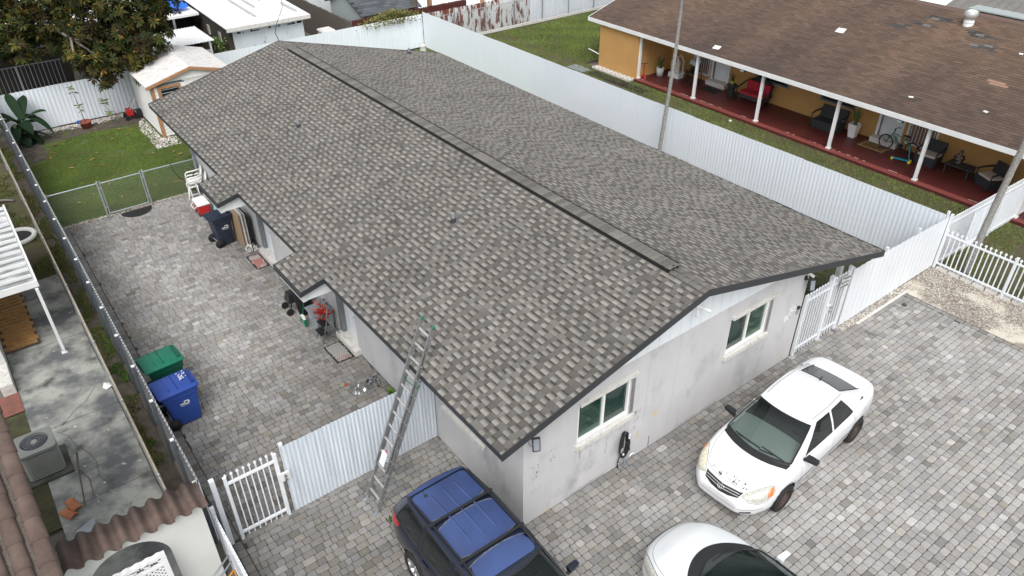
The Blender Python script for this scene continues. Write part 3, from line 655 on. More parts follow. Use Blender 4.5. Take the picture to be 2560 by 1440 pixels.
# ---------------------------------------------------------------- corrugated fences
def corr_mesh(L, H, pitch, depth, m, name='corrugated_panel', z0=.03, mf=None):
    """sheet along +x, ribs vertical, real two-sided depth"""
    b = MB(); n = max(1, int(round(L/pitch))); p = L/n; xs = []; ds = []
    for i in range(n):
        for f, d in ((0, 0), (.18, 0), (.34, depth), (.66, depth), (.82, 0)): xs.append((i+f)*p); ds.append(d)
    xs.append(L); ds.append(0); k = len(xs); t = .0025
    vs = [(x, d, z0) for x, d in zip(xs, ds)] + [(x, d, H) for x, d in zip(xs, ds)] + [(x, d+t, z0) for x, d in zip(xs, ds)] + [(x, d+t, H) for x, d in zip(xs, ds)]
    fs = [(i, i+1, k+i+1, k+i) for i in range(k-1)] + [(2*k+i+1, 2*k+i, 3*k+i, 3*k+i+1) for i in range(k-1)] + [(k+i, k+i+1, 3*k+i+1, 3*k+i) for i in range(k-1)]
    b.add(vs, fs, smooth=False)
    if mf is not None:
        for i in range(k-1): b.mi[i] = 1
        return b.mesh(name, [m, mf])
    return b.mesh(name, m)
def corr_fence(name, label, p0, p1, H, m, pitch=.15, depth=.035, panel=.93, side=1, posts=True, pm=None, post_gap=1.35, caps=True, post_h=.02, H1=None, mf=None):
    p0 = Vector((*p0, 0)); p1 = Vector((*p1, 0)); d = p1-p0; L = d.length; ang = math.atan2(d.y, d.x); t = thing(name, label, 'fence', tuple(p0), ang, None)
    n = max(1, round(L/panel)); w = L/n; me = corr_mesh(w-.004, H, pitch, depth, m, mf=mf)
    for i in range(n):
        dz = random.uniform(-.012, .004); o = link_part('corrugated_panel', me, t, (i*w, 0, dz), (0, 0, 0))
        if H1 is not None: o.scale.z = (H+(H1-H)*(i+.5)/n)/H
    if posts:
        q = int(L/post_gap); g = L/max(q, 1); yb = -.075 if side > 0 else depth+.01; Hp = H+post_h
        b = MB(); b.box((-.03, yb, 0), (.03, yb+.06, Hp)); pme = b.mesh('post', pm or MT['grey_post'])
        b = MB(); b.box((-.034, yb-.004, Hp+.001), (.034, yb+.064, Hp+.02)); cme = b.mesh('post_cap', MT['white'])
        for i in range(q+1):
            po = link_part('post', pme, t, (min(max(i*g, .04), L-.04), 0, 0))
            if caps: link_part('post_cap', cme, po)
        for z in (.35, H-.28):
            b = MB(); yr = -.006 if side > 0 else depth+.028; b.box((0, yr-.02, z), (L, yr, z+.05)); link_part('rail', b.mesh('rail', pm or MT['grey_post']), t)
    return t
corr_fence('corrugated_fence', 'long white corrugated fence between the grey-roofed house and the orange house', (15.02, 27.78), (15.14, -.03), 1.85, MT['white_corr'], .125, .006, side=-1, pm=MT['white_metal'], caps=False, post_h=-.06)
corr_fence('corrugated_fence', 'white corrugated fence along the back of the yard behind the house and banana plant', (-4.86, 27.86), (15.04, 27.86), 1.72, MT['white_corr'], .15, .012, side=-1, pm=MT['white_metal'], caps=False, post_h=-.06)
corr_fence('corrugated_fence', 'white corrugated fence with white-capped grey posts beside the green and blue trash carts', (-4.88, 27.7), (-4.88, 3.25), 1.68, MT['white_corr'], .125, .03, side=1, post_h=.03, pm=MT['post_dark'], mf=MT['fence_back'])
corr_fence('corrugated_fence', 'white corrugated fence between the beware of dog gate and the gravel strip', (10.55, -.06), (15.40, -.06), 1.84, MT['white_metal'], .22, .008, side=-1, pm=MT['white_metal'], caps=True, post_gap=1.6, post_h=.0, H1=1.70)
corr_fence('corrugated_fence', 'galvanised corrugated fence behind the leaning ladder at the side alley', (-3.40, 3.06), (-.02, 3.06), 1.82, MT['galv'], .085, .011, panel=.85, side=-1, pm=MT['white_metal'], caps=True, post_gap=3.2, post_h=.02)

def chain_link(name, label, p0, p1, H, posts, rail_m=None, wt=.0034, wm='wire', mesh_step=.09, kind_panels=None, top=True, post_r=.03, cat='fence'):
    p0 = Vector((*p0, 0)); p1 = Vector((*p1, 0)); L = (p1-p0).length; d = (p1-p0).normalized(); ang = math.atan2(d.y, d.x)
    t = thing(name, label, cat, tuple(p0), ang)
    for x in posts:
        b = MB(); b.cyl((x, 0, 0), (x, 0, H+.03), post_r, n=10); b.ball((x, 0, H+.03), post_r*1.1); b.mesh; link_part('post', b.mesh('post', MT['galv_pipe']), t)
    if top:
        b = MB(); b.cyl((0, 0, H-.02), (L, 0, H-.02), .022, n=8); link_part('top_rail', b.mesh('top_rail', rail_m or MT['galv_pipe']), t)
    b = MB(); r = .0022; s = mesh_step; n = int(L/s)+int(H/s)+2
    for i in range(-int(H/s)-1, int(L/s)+1):
        for sg in (1, -1):
            xa, xb = i*s, i*s+H
            za, zb = (.03, H-.03) if sg > 0 else (H-.03, .03)
            a0 = max(xa, 0); b0 = min(xb, L)
            if b0-a0 < .02: continue
            f0 = (a0-xa)/H; f1 = (b0-xa)/H
            b.bar((a0, 0, za+(zb-za)*f0), (b0, 0, za+(zb-za)*f1), wt, wt)
    o = link_part('wire_mesh', b.mesh('wire_mesh', MT[wm]), t, kind='stuff'); return t
chain_link('chain_link_fence', 'short chain link fence between the white fence and the chain link yard gate', (-4.84, 18.36), (-3.28, 18.36), 1.22, [.04, 1.56])
g = chain_link('chain_link_gate', 'chain link yard gate above the black half-round mat', (-3.20, 18.36), (-1.94, 18.36), 1.2, [.0, 1.26], post_r=.022, cat='gate')
b = MB(); b.cyl((0, 0, .08), (1.26, 0, .08), .02, n=8); link_part('bottom_rail', b.mesh('bottom_rail', MT['galv_pipe']), g)
for z in (.3, 1.0):
    for x in (-.045, 1.30):
        b = MB(); b.box((x-.03, -.02, z), (x+.03, .02, z+.04)); link_part('hinge', b.mesh('hinge', MT['galv_pipe']), g)
chain_link('chain_link_fence', 'short chain link fence between the yard gate and the plastic chairs', (-1.86, 18.36), (-.12, 18.33), 1.22, [.0, 1.70])
cf = chain_link('chain_link_fence', 'old chain link fence with tan top rail beside the stained concrete slab', (-5.36, 27.6), (-5.36, 4.0), 1.2, [.1, 3.1, 6.1, 9.1, 12.1, 15.1, 18.1, 20.6, 23.2], MT['tan_rail'], .006, 'wire2', .08)

# ---------------------------------------------------------------- picket fences and gates
def picket(b, x, z0, z1, w=.035, d=.035, y=0., tip=.09, kind='spear'):
    b.box((x-w/2, y-d/2, z0), (x+w/2, y+d/2, z1-tip))
    k = w*1.25
    b.add([(x-w/2, y-d/2, z1-tip), (x+w/2, y-d/2, z1-tip), (x+w/2, y+d/2, z1-tip), (x-w/2, y+d/2, z1-tip), (x-k, y-d/2, z1-tip*.6), (x+k, y-d/2, z1-tip*.6), (x+k, y+d/2, z1-tip*.6), (x-k, y+d/2, z1-tip*.6), (x, y, z1)],
          [(0, 1, 5, 4), (1, 2, 6, 5), (2, 3, 7, 6), (3, 0, 4, 7), (4, 5, 8), (5, 6, 8), (6, 7, 8), (7, 4, 8)])
def picket_run(name, label, p0, p1, H, gap, cat='fence', z0=.10, rails=(.22, 1.2), posts=None, post_h=None, m=None, w=.032, gate=False, pw=.035):
    m = m or MT['white_metal']; p0 = Vector((*p0, 0)); p1 = Vector((*p1, 0)); L = (p1-p0).length; d = (p1-p0); ang = math.atan2(d.y, d.x); t = thing(name, label, cat, tuple(p0), ang)
    n = max(1, int(round(L/gap))); b = MB(); picket(b, 0, z0, H, w, w); me = b.mesh('picket', m)
    for i in range(n): link_part('picket', me, t, ((i+.5)*L/n, 0, 0))
    for z in rails: b = MB(); b.box((0, -.024, z), (L, .024, z+.045)); link_part('rail', b.mesh('rail', m), t)
    for x in (posts if posts is not None else []):
        b = MB(); hh = post_h or H-.05; b.box((x-pw, -pw, 0), (x+pw, pw, hh)); b.box((x-pw-.004, -pw-.004, hh), (x+pw+.004, pw+.004, hh+.02)); link_part('post', b.mesh('post', m), t)
    return t
picket_run('picket_gate', 'white metal picket gate to the side alley beside the galvanised fence', (-4.50, 3.07), (-3.50, 3.07), 1.80, .112, 'gate', .04, (.16, 1.52), [.03, .98], 1.70, w=.022, pw=.026)
lt = thing('gate_post', 'white square post between the picket gate and the capped fence corner', 'post', (-4.68, 3.1, 0)); b = MB(); b.box((-4.73, 3.05, 0), (-4.64, 3.14, 1.78)); b.build('post', MT['white_metal'], lt, bevel=.006)
lk = thing('gate_lock', 'white lock plate with two round knobs on the picket gate', 'lock', (-3.44, 3.02, 1.1)); b = MB(); b.box((-3.56, 3.0, 1.0), (-3.34, 3.024, 1.22)); b.build('lock_plate', MT['white'], lk)
for z in (1.06, 1.16): b = MB(); b.cyl((-3.44, 2.998, z), (-3.44, 2.95, z), .03, n=12); b.build('knob', MT['chrome'], lk)
picket_run('picket_fence', 'white picket fence along the edge of the driveway by the tiled wall', (-4.84, 2.95), (-4.84, -7.8), 1.25, .088, 'fence', .05, (.14, 1.05), [.03, 1.9, 3.8, 5.7, 7.6], 1.3)
g1 = picket_run('picket_gate', 'white picket gate at the right end of the gable wall, left of the dog sign', (8.60, -.02), (9.66, -.02), 1.88, .118, 'gate', .02, (.16, 1.62), [.03], 1.8)
b = MB(); b.box((1.0, -.05, 0), (1.11, .05, 1.97)); link_part('gate_stile', b.mesh('gate_stile', MT['white_metal']), g1)
picket_run('picket_fence', 'narrow white picket panel with the beware of dog sign on it', (9.80, -.02), (10.44, -.02), 1.88, .125, 'fence', .02, (.2, 1.62), [.62], 1.96)
lk = thing('gate_lock', 'small white lock plate with dark handle on the gate near the dog sign', 'lock', (9.74, -.09, .95)); b = MB(); b.box((9.64, -.10, .86), (9.80, -.075, 1.12)); b.build('lock_plate', MT['white'], lk)
for z in (.92, 1.05): b = MB(); b.cyl((9.74, -.1, z), (9.74, -.15, z), .028, n=10); b.bar((9.74, -.15, z), (9.66, -.15, z-.02), .018); b.build('handle', MT['grey_post'], lk)
# sign
sg = thing('warning_sign', 'black and white BEWARE OF DOG sign hung crooked on the pickets', 'sign', (10.1, -.14, 1.69)); An = R_(-8)
def SM(y): return Matrix.Translation((10.10, y, 1.69)) @ Matrix.Rotation(-An*-1, 4, 'Y')
Msg = Matrix.Translation((10.10, -.14, 1.69)) @ Matrix.Rotation(R_(7), 4, 'Y')
b = MB(); b.box((-.20, 0, -.155), (.20, .006, .155), M=Msg); b.build('sign_board', MT['white'], sg)
b = MB(); b.box((-.185, -.004, -.14), (.185, -.001, .14), M=Msg); b.build('sign_face', MT['blackpl'], sg)
for s_, z, sz in (('BEWARE', .055, .115), ('of DOG', -.06, .12)):
    txt_mesh(s_, sz, Msg @ Matrix.Translation((0, -.007, z)) @ Matrix.Rotation(R_(90), 4, 'X'), MT['white'], sg, font_off=.004)
# picket fence round the neighbour's front yard
picket_run('picket_fence', 'white picket fence between the gravel strip and the front lawn with the palm', (15.42, -.08), (15.22, -8.2), 1.32, .135, 'fence', .12, (.16, 1.12), [.04, 2.0, 4.0, 6.0, 8.0], 1.3, w=.028, pw=.03)
picket_run('picket_fence', 'white picket fence running toward the red porch of the orange house', (15.42, -.10), (21.6, -.28), 1.68, .105, 'fence', .06, (.14, 1.42), [.03, 3.1, 6.1], 1.75, w=.028)
corr_fence('backing_panel', 'white metal sheets fixed behind the picket fence near the leaning palm', (16.9, -.16), (21.6, -.26), 1.36, MT['white_corr'], .15, .02, posts=False)
b = MB()
for i in range(22):
    y = -.35-i*.36; b.box((15.36+random.uniform(-.02, .02), y-.16, -.02), (15.50, y+.16, .07+random.uniform(0, .03)))
kb = b.build('block_edging', MT['whitedirty'], fixn=False); tag(kb, 'row of weathered white blocks under the picket fence by the gravel', 'edging', kind='stuff')
# dark rusty fence at the back of the neighbour's lawn
bf = thing('rusty_fence', 'white sheet fence streaked with rust behind the neighbour lawn', 'fence', (15.5, 28.1, 0))
cm = corr_mesh(.99, 1.62, .11, .02, MT['rust']); cm2 = corr_mesh(.99, 1.62, .11, .02, MT['white_corr'])
for i in range(26): link_part('corrugated_panel', cm if i < 7 else cm2, bf, (i*1.0, 0, 0))
bc = thing('back_chain_link_fence', 'tall dark-posted chain link fence in front of the rusty fence', 'fence', (15.6, 27.75, 0))
for i in range(13):
    b = MB(); b.cyl((i*2.05+1.4, 0, 0), (i*2.05+1.4, 0, 1.75), .032, n=8); link_part('post', b.mesh('post', MT['grey_post']), bc)
b = MB(); b.cyl((0, 0, 1.45), (26, 0, 1.45), .02, n=6); link_part('top_rail', b.mesh('top_rail', MT['galv_pipe']), bc)
b = MB(); b.box((0, -.06, 0), (26, .06, .14)); link_part('curb', b.mesh('curb', MT['whitedirty']), bc)
b = MB()
for i in range(-14, 260):
    for sg in (1, -1):
        xa = i*.1; b.bar((max(xa, 0), -.03, .15 if sg > 0 else 1.42), (min(xa+1.27, 26), -.03, 1.42 if sg > 0 else .15), .004) if xa > 0 and xa+1.27 < 26 else None
link_part('wire_mesh', b.mesh('wire_mesh', MT['wire']), bc, kind='stuff')
# red board fence behind the back corner
rf = thing('board_fence', 'dark red wooden board fence beyond the white back fence', 'fence', (11.2, 28.35, 0))
b = MB(); b.prism([(0, 0), (.125, 0), (.125, 1.72), (.10, 1.78), (.025, 1.78), (0, 1.72)], 1, 0, .02); rm = b.mesh('board', MT['wood_red'])
for i in range(52): link_part('board', rm, rf, (i*.135, 0, .12+random.uniform(-.01, .01)))
wf = thing('board_fence', 'weathered dark wooden board fence between the white-roofed building and the grey shed', 'fence', (11.25, 28.5, 0), R_(90))
b = MB(); b.prism([(0, 0), (.14, 0), (.14, 1.74), (.07, 1.82), (0, 1.74)], 1, 0, .022); wm = b.mesh('board', MT['wood_dk'])
for i in range(56): link_part('board', wm, wf, (i*.15, 0, random.uniform(-.02, .03)))
# ---------------------------------------------------------------- the orange house
oh = thing('orange_house', 'long orange house with brown shingle roof and red porch on the right', 'house', (23, 9, 0))
EXo, EZo, So = 19.98, 2.30, .30; RXo = 26.8; zo = lambda x: EZo+So*(x-EXo)
Y0, Y1 = -9.5, 20.35
slab = MB(); slab.box((20.0, -9.3, -.06), (22.55, 17.0, .10)); slab.build('porch_floor', MT['redslab'], oh, bevel=.01)
b = MB(); b.box((20.02, -9.3, .1), (20.30, 16.98, .104)); b.build('porch_edge_strip', mat('worn_red_edge', (.19, .04, .035), .7, (.30, .10, .08), 20., 6., .5, .66), oh)
b = MB()
for i in range(40): y = random.uniform(-.5, 16.8); l = random.uniform(.05, .35); b.box((20.305, y, .104), (20.325, y+l, .1065))
b.build('floor_crack', MT['whitedirty'], oh, fixn=False, kind='stuff')
dA = (13.50, 14.35, .30, 2.2); dB = (5.15, 6.0, .30, 2.2); wA = (14.55, 15.55, .35, 2.0); wB = (3.75, 4.9, .35, 2.0); wC = (7.15, 8.75, .95, 2.0); wD = (10.3, 12.0, .95, 2.0)
b = MB(); wall_grid(b, 0, 22.5, 22.7, -9.3, 17.0, -.05, 2.9, [dA, dB, wA, wB, wC, wD]); b.build('porch_wall', MT['orange'], oh)
b = MB(); b.box((20.12, 17.0, -.05), (22.7, 19.6, 2.26)); b.box((22.7, -9.3, -.05), (33.5, 19.6, 2.3)); b.build('end_wall', MT['orange'], oh)
b = MB(); b.prism([(20.12, 2.27), (22.7, 2.27), (33.5, 2.27), (RXo, 4.15), (20.12, 2.30)], 1, 19.4, 19.598); b.build('gable_wall', MT['orange'], oh)
for y in (16.96, 13.53, 10.11, 6.67, 3.18, -.25, -3.7):
    b = MB(); b.box((20.20, y-.055, .1), (20.31, y+.055, 2.2)); b.box((20.17, y-.085, .1), (20.34, y+.085, .16)); b.build('porch_column', MT['white'], oh, bevel=.006)
b = MB(); b.box((20.16, -9.3, 2.14), (20.34, 17.0, 2.25)); b.build('porch_beam', MT['white'], oh)
b = MB(); b.box((EXo-.03, Y0, EZo-.16), (EXo, Y1, EZo+.012)); b.build('fascia', MT['white'], oh)
b = MB(); b.prism([(EXo, EZo-.16), (RXo, zo(RXo)-.16), (RXo, zo(RXo)+.01), (EXo, EZo+.01)], 1, Y1, Y1+.03); b.build('rake_board', MT['white'], oh)
b = MB(); b.prism([(EXo, EZo-.10), (RXo, zo(RXo)-.1), (2*RXo-EXo, EZo-.1), (2*RXo-EXo, EZo-.004), (RXo, zo(RXo)-.004), (EXo, EZo-.004)], 1, Y0, Y1); orf = b.build('roof', MT['deck'], oh)
b = MB(); b.prism([(EXo+.02, EZo-.13), (22.5, zo(22.5)-.13), (22.5, zo(22.5)-.105), (EXo+.02, EZo-.105)], 1, Y0+.1, Y1-.1); b.build('soffit', MT['white'], oh)
# brown three-tab shingles with weathered streaks
def bn(x, y):
    return math.sin(y*.9+1.2*math.sin(x*.25))*math.sin(y*.37+2)+.5*math.sin(y*2.3+x*.3)+.35*math.sin(x*.8+y*.15)
bt = []; So_c = math.sqrt(1+So*So); NU = int((RXo-EXo)*So_c/.142)+1
patches = [(24.8, 7.6, .28, .35), (25.3, 6.9, .15, .6), (25.4, 4.55, .2, .6), (24.7, 4.2, .25, .45), (26.2, 11.3, .2, .4), (25.9, 6.5, .2, .55), (22.9, 2.6, .2, .3)]
for i in range(NU):
    u = i*.142; x = EXo+u/So_c; y = Y0-.15*(i % 2)-random.uniform(0, .02)
    while y < Y1:
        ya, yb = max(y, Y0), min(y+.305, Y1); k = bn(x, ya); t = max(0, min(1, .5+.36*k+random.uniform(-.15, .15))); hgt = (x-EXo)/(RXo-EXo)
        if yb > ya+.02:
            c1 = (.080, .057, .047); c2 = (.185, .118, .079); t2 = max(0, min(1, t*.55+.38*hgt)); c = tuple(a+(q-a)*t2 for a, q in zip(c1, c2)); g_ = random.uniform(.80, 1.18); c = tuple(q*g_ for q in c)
            for k_, (px, py, rx, ry) in enumerate(patches):
                if abs(x-px) < rx*random.uniform(.3, 1.0) and abs(ya+.15-py) < ry: c = random.choice([(.07, .062, .058), (.055, .048, .045), (.085, .075, .07), (.17, .175, .18)]) if k_ < 6 else (.34, .21, .15)
            bt.append((u, ya+.003, yb-.003, c))
        y += .305
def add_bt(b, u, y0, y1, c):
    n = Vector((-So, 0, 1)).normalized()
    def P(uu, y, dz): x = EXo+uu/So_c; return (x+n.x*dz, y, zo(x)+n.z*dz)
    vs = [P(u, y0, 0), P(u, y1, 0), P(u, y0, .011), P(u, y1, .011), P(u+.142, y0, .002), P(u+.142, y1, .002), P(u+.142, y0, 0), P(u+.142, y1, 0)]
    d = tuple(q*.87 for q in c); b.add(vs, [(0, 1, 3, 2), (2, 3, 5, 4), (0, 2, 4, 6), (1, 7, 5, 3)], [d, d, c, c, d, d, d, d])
def btp(t): return Vector((EXo+t[0]/So_c, (t[1]+t[2])/2, 3))
def btv(t):
    d = btp(t)-CAM; z = d.dot(fw); ok = z > 0 and abs(d.dot(r2)/z*1878.7) < 1278 and abs(d.dot(u2)/z*1878.7) < 718; return d.length/(t[2]-t[1]) if ok else 1e6
bt.sort(key=btv)
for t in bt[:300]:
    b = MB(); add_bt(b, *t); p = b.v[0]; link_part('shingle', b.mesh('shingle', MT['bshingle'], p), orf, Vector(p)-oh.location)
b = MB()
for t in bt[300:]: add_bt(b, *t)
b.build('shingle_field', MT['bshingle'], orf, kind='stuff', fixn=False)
b = MB(); b.prism([(RXo-.16, zo(RXo-.16)+.012), (RXo, zo(RXo)+.03), (RXo+.16, zo(RXo-.16)+.012), (RXo, zo(RXo)+.006)], 1, Y0, Y1); b.build('ridge_cap', mat('brown_ridge', (.12, .08, .065), .9), orf)
# loose white sheets and bits lying on the roof
def roof_piece(x, y, w, l, rz, label, m=MT['white'], cat='sheet', name='loose_sheet'):
    o = thing(name, label, cat, (x, y, zo(x)+.014)); o.rotation_euler = (0, -math.atan(So), rz); b = MB(); b.box((-w/2, -l/2, 0), (w/2, l/2, .012)); me = b.mesh('sheet', m); link_part('sheet', me, o)
roof_piece(20.53, 12.85, .26, .30, .2, 'small white sheet lying low on the brown roof above the wheelchair')
roof_piece(23.7, 9.25, .34, .34, .15, 'small white sheet lying high on the brown roof near the middle')
roof_piece(21.0, 4.5, .07, .16, .5, 'tiny white scrap on the brown roof above the second door')
roof_piece(21.35, 2.1, .10, .17, -.4, 'tiny pale scrap on the brown roof above the wicker chairs', MT['plaster'])
roof_piece(24.9, 2.9, .09, .13, .4, 'tiny white scrap on the brown roof below the turbine vent')
tv = thing('turbine_vent', 'round white spinning turbine vent near the brown roof ridge', 'roof vent', (25.98, 5.42, 4.0)); tx, ty, tz = 25.98, 5.42, zo(25.98)
b = MB(); b.cyl((tx, ty, tz-.05), (tx, ty, tz+.22), .19, .17, n=20); b.cyl((tx, ty, tz+.10), (tx, ty, tz+.125), .195, n=20); b.build('vent_collar', MT['white'], tv)
b = MB(); nv = 24
for k in range(nv):
    a = 2*math.pi*k/nv; pts = []
    for s in range(8):
        f = s/7; r = .165+.10*math.sin(math.pi*(.12+f*.72)); z = tz+.22+.30*f; aa = a+.5*f; pts.append((tx+r*math.cos(aa), ty+r*math.sin(aa), z)); pts.append((tx+(r*.97)*math.cos(aa+.24), ty+(r*.97)*math.sin(aa+.24), z))
    b.add(pts, [(2*s, 2*s+1, 2*s+3, 2*s+2) for s in range(7)], smooth=True)
b.build('vent_blades', MT['alu2'], tv, kind='stuff'); b = MB(); b.lathe([(.235, tz+.44), (.2, tz+.50), (.11, tz+.545), (.001, tz+.555)], Matrix.Translation((tx, ty, 0))); b.build('vent_cap', MT['white'], tv)
b = MB(); b.lathe([(.15, tz+.2), (.22, tz+.3), (.22, tz+.42), (.1, tz+.5)], Matrix.Translation((tx, ty, 0))); b.build('vent_core', MT['grey_post'], tv)
# porch doors, barred windows
def ibox(b, x0, y0, z0, x1, y1, z1): b.box((min(x0, x1), min(y0, y1), min(z0, z1)), (max(x0, x1), max(y0, y1), max(z0, z1)))
for (a0, a1, z0, z1) in (dA, dB):
    b = MB(); b.box((22.58, a0, z0), (22.62, a1, z1)); d = b.build('door', MT['door'], oh)
    for r in range(3):
        for c in range(2): b = MB(); zz = z0+.15+r*.6; yy = a0+.1+c*.36; b.box((22.57, yy, zz), (22.58, yy+.28, zz+.48)); b.build('door_panel', MT['door'], d, bevel=.004)
    b = MB(); b.cyl((22.58, a1-.08, 1.3), (22.52, a1-.08, 1.3), .025, n=8); b.build('door_handle', MT['chrome'], d)
    b = MB(); b.box((22.44, a0-.10, .1), (22.62, a0, z1+.1)); b.box((22.44, a1, .1), (22.62, a1+.10, z1+.1)); b.build('door_frame', MT['white'], oh)
    b = MB(); b.box((22.15, a0-.12, .1), (22.5, a1+.12, .30)); b.box((22.12, a0-.12, .28), (22.5, a1+.12, .32)); b.build('door_step', MT['whitedirty'], oh, bevel=.01)
for wi, (a0, a1, z0, z1) in enumerate((wA, wB, wC, wD)):
    b = MB(); b.box((22.60, a0, z0), (22.61, a1, z1)); w = b.build('window', MT['glass_d'] if wi > 1 else mat('brown_curtained_window', (.20, .12, .08), .6, (.26, .17, .12), 8.), oh)
    b = MB(); [b.box(*q) for q in (((22.46, a0, z0), (22.60, a0+.06, z1)), ((22.46, a1-.06, z0), (22.60, a1, z1)), ((22.46, a0+.06, z0), (22.60, a1-.06, z0+.06)), ((22.46, a0+.06, z1-.06), (22.60, a1-.06, z1)))]; b.build('window_frame', MT['white'] if wi < 2 else MT['wood_gr'], w)
    if wi < 2:
        y = a0+.12
        while y < a1-.08: b = MB(); b.cyl((22.44, y, z0), (22.44, y, z1), .012, n=6); b.build('window_bar', MT['white'], w); y += .125
    if wi == 2:
        b = MB(); b.box((22.59, a0+.1, 1.5), (22.598, a1-.1, 1.95)); b.build('window_curtain', MT['whitedirty'], w)
# flood lights under the eave
def flood(x, y, z, label, parent=None, dirv=(-1, -.3)):
    t = thing('flood_light', label, 'lamp', (x, y, z)); b = MB(); b.box((x-.10, y-.11, z-.06), (x+.04, y+.11, z+.03)); b.build('lamp_body', MT['blackpl'], t, bevel=.01)
    b = MB(); b.box((x-.108, y-.09, z-.05), (x-.101, y+.09, z+.02)); b.build('lamp_glass', MT['grey_post'], t); b = MB(); b.cyl((x+.02, y, z+.02), (x+.04, y, z+.12), .02, n=6); b.build('bracket', MT['blackpl'], t); return t
flood(20.0, 10.95, 2.12, 'black flood light under the eave above the red cushioned sofa'); flood(20.0, 4.15, 2.10, 'black flood light under the eave above the bicycle')

# ---- things on the porch
zf = .1
def plant_blades(b, x, y, z, n, h, spread, w=.04, c1=(.05, .10, .03), c2=(.14, .20, .06)):
    for i in range(n):
        a = random.uniform(0, 6.28); L = h*random.uniform(.7, 1.1); o = spread*random.uniform(.2, 1); p0 = Vector((x+random.uniform(-.05, .05), y+random.uniform(-.05, .05), z)); p1 = p0+Vector((math.cos(a)*o*.4, math.sin(a)*o*.4, L*.55)); p2 = p0+Vector((math.cos(a)*o, math.sin(a)*o, L))
        s = Vector((-math.sin(a), math.cos(a), 0))*w*.5; c = tuple(u+(v-u)*random.random() for u, v in zip(c1, c2))
        b.add([p0-s*.7, p0+s*.7, p1+s, p1-s, p2], [(0, 1, 2, 3), (3, 2, 4)], c)
def potted(x, y, label, pot_m, r=.17, h=.34, n=18, ph=.65, sp=.28, cone=1.25, sq=False, z=zf, col=((.05, .10, .03), (.14, .20, .06)), w=.05, name='potted_plant'):
    t = thing(name, label, 'potted plant', (x, y, z)); b = MB(); nn = 4 if sq else 16; r0 = r/cone
    b.lathe([(.001, z), (r0, z), (r, z+h), (r*.88, z+h), (r*.85, z+h-.05), (.001, z+h-.05)], Matrix.Translation((x, y, 0)) @ Matrix.Rotation(.785 if sq else 0, 4, 'Z'), nn)
    if sq: b.smooth = [False]*len(b.f)
    b.build('pot', pot_m, t); b = MB(); plant_blades(b, x, y, z+h-.05, n, ph, sp, w, *col); b.build('leaves', MT['leaf'], t, kind='stuff', fixn=False); return t
potted(21.35, 16.6, 'snake plant in a round pale pot at the far end of the red porch', MT['plaster'], .19, .40, 18, .62, .22)
potted(22.0, 6.75, 'tall leafy plant in a white angular pot beside the dark bench', MT['white_pl'], .26, .55, 22, .8, .4, 1.5, True, col=((.07, .12, .03), (.22, .26, .12)))
# small shrine
t = thing('shrine', 'small white house-shaped shrine at the far end of the porch', 'shrine', (21.9, 15.95, zf)); b = MB(); b.box((21.6, 15.65, zf), (22.1, 16.3, zf+.22)); b.build('base', MT['white'], t, bevel=.01)
b = MB()
for yy in (15.74, 16.19): b.box((21.68, yy, zf+.22), (21.73, yy+.04, zf+.75)); b.box((21.98, yy, zf+.22), (22.03, yy+.04, zf+.75))
b.bar((21.7, 15.72, zf+.73), (21.7, 15.98, zf+1.02), .05); b.bar((21.7, 16.24, zf+.73), (21.7, 15.98, zf+1.02), .05); b.bar((22.0, 15.72, zf+.73), (22.0, 15.98, zf+1.02), .05); b.bar((22.0, 16.24, zf+.73), (22.0, 15.98, zf+1.02), .05); b.build('gable_frame', MT['whitedirty'], t)
b = MB(); b.lathe([(.10, zf+.22), (.12, zf+.4), (.07, zf+.62), (.055, zf+.66), (.07, zf+.74), (.04, zf+.8), (.001, zf+.81)], Matrix.Translation((21.86, 15.98, 0)), 12); b.build('figurine', MT['plaster'], t)
# wheelchair
t = thing('wheelchair', 'black wheelchair with a pale cloth over its back on the porch', 'wheelchair', (21.7, 15.0, zf)); wx, wy = 21.75, 14.98
def wheel(b, c, r, w, n=20, ax='y'):
    M_ = Matrix.Translation(c) @ (Matrix.Rotation(R_(90), 4, 'X') if ax == 'y' else Matrix.Rotation(R_(90), 4, 'Y'))
    b.lathe([(r, -w), (r+.012, 0), (r, w), (r-.02, w), (r-.02, -w), (r, -w)], M_, n)
    for k in range(8):
        a = 2*math.pi*k/8; p = M_ @ Vector((math.cos(a)*r, math.sin(a)*r, 0)); b.bar(M_ @ Vector((0, 0, 0)), p, .006)
for s in (-.28, .28):
    b = MB(); wheel(b, (wx+.1, wy+s, zf+.30), .29, .014, ax='y'); b.build('wheel', MT['black'], t); b = MB(); wheel(b, (wx-.32, wy+s*.8, zf+.09), .085, .014, 12); b.build('caster', MT['black'], t)
    b = MB(); b.tube([(wx+.2, wy+s*.85, zf+.5), (wx+.24, wy+s*.85, zf+.95), (wx+.34, wy+s*.85, zf+.98)], .014); b.tube([(wx+.2, wy+s*.85, zf+.5), (wx-.2, wy+s*.85, zf+.5), (wx-.36, wy+s*.8, zf+.18), (wx-.5, wy+s*.6, zf+.08)], .013); b.tube([(wx+.2, wy+s*.9, zf+.72), (wx-.12, wy+s*.9, zf+.72), (wx-.15, wy+s*.9, zf+.5)], .016); b.build('frame', MT['blackpl'], t)
b = MB(); b.box((wx-.2, wy-.23, zf+.48), (wx+.2, wy+.23, zf+.53)); b.build('seat', MT['blackpl'], t); b = MB(); b.box((wx+.2, wy-.23, zf+.53), (wx+.225, wy+.23, zf+.92)); b.build('backrest', MT['blackpl'], t)
t = thing('towel', 'pale blue cloth draped over the back of the wheelchair', 'cloth', (wx+.2, wy, zf+.95)); b = MB(); n = 9; vs = []
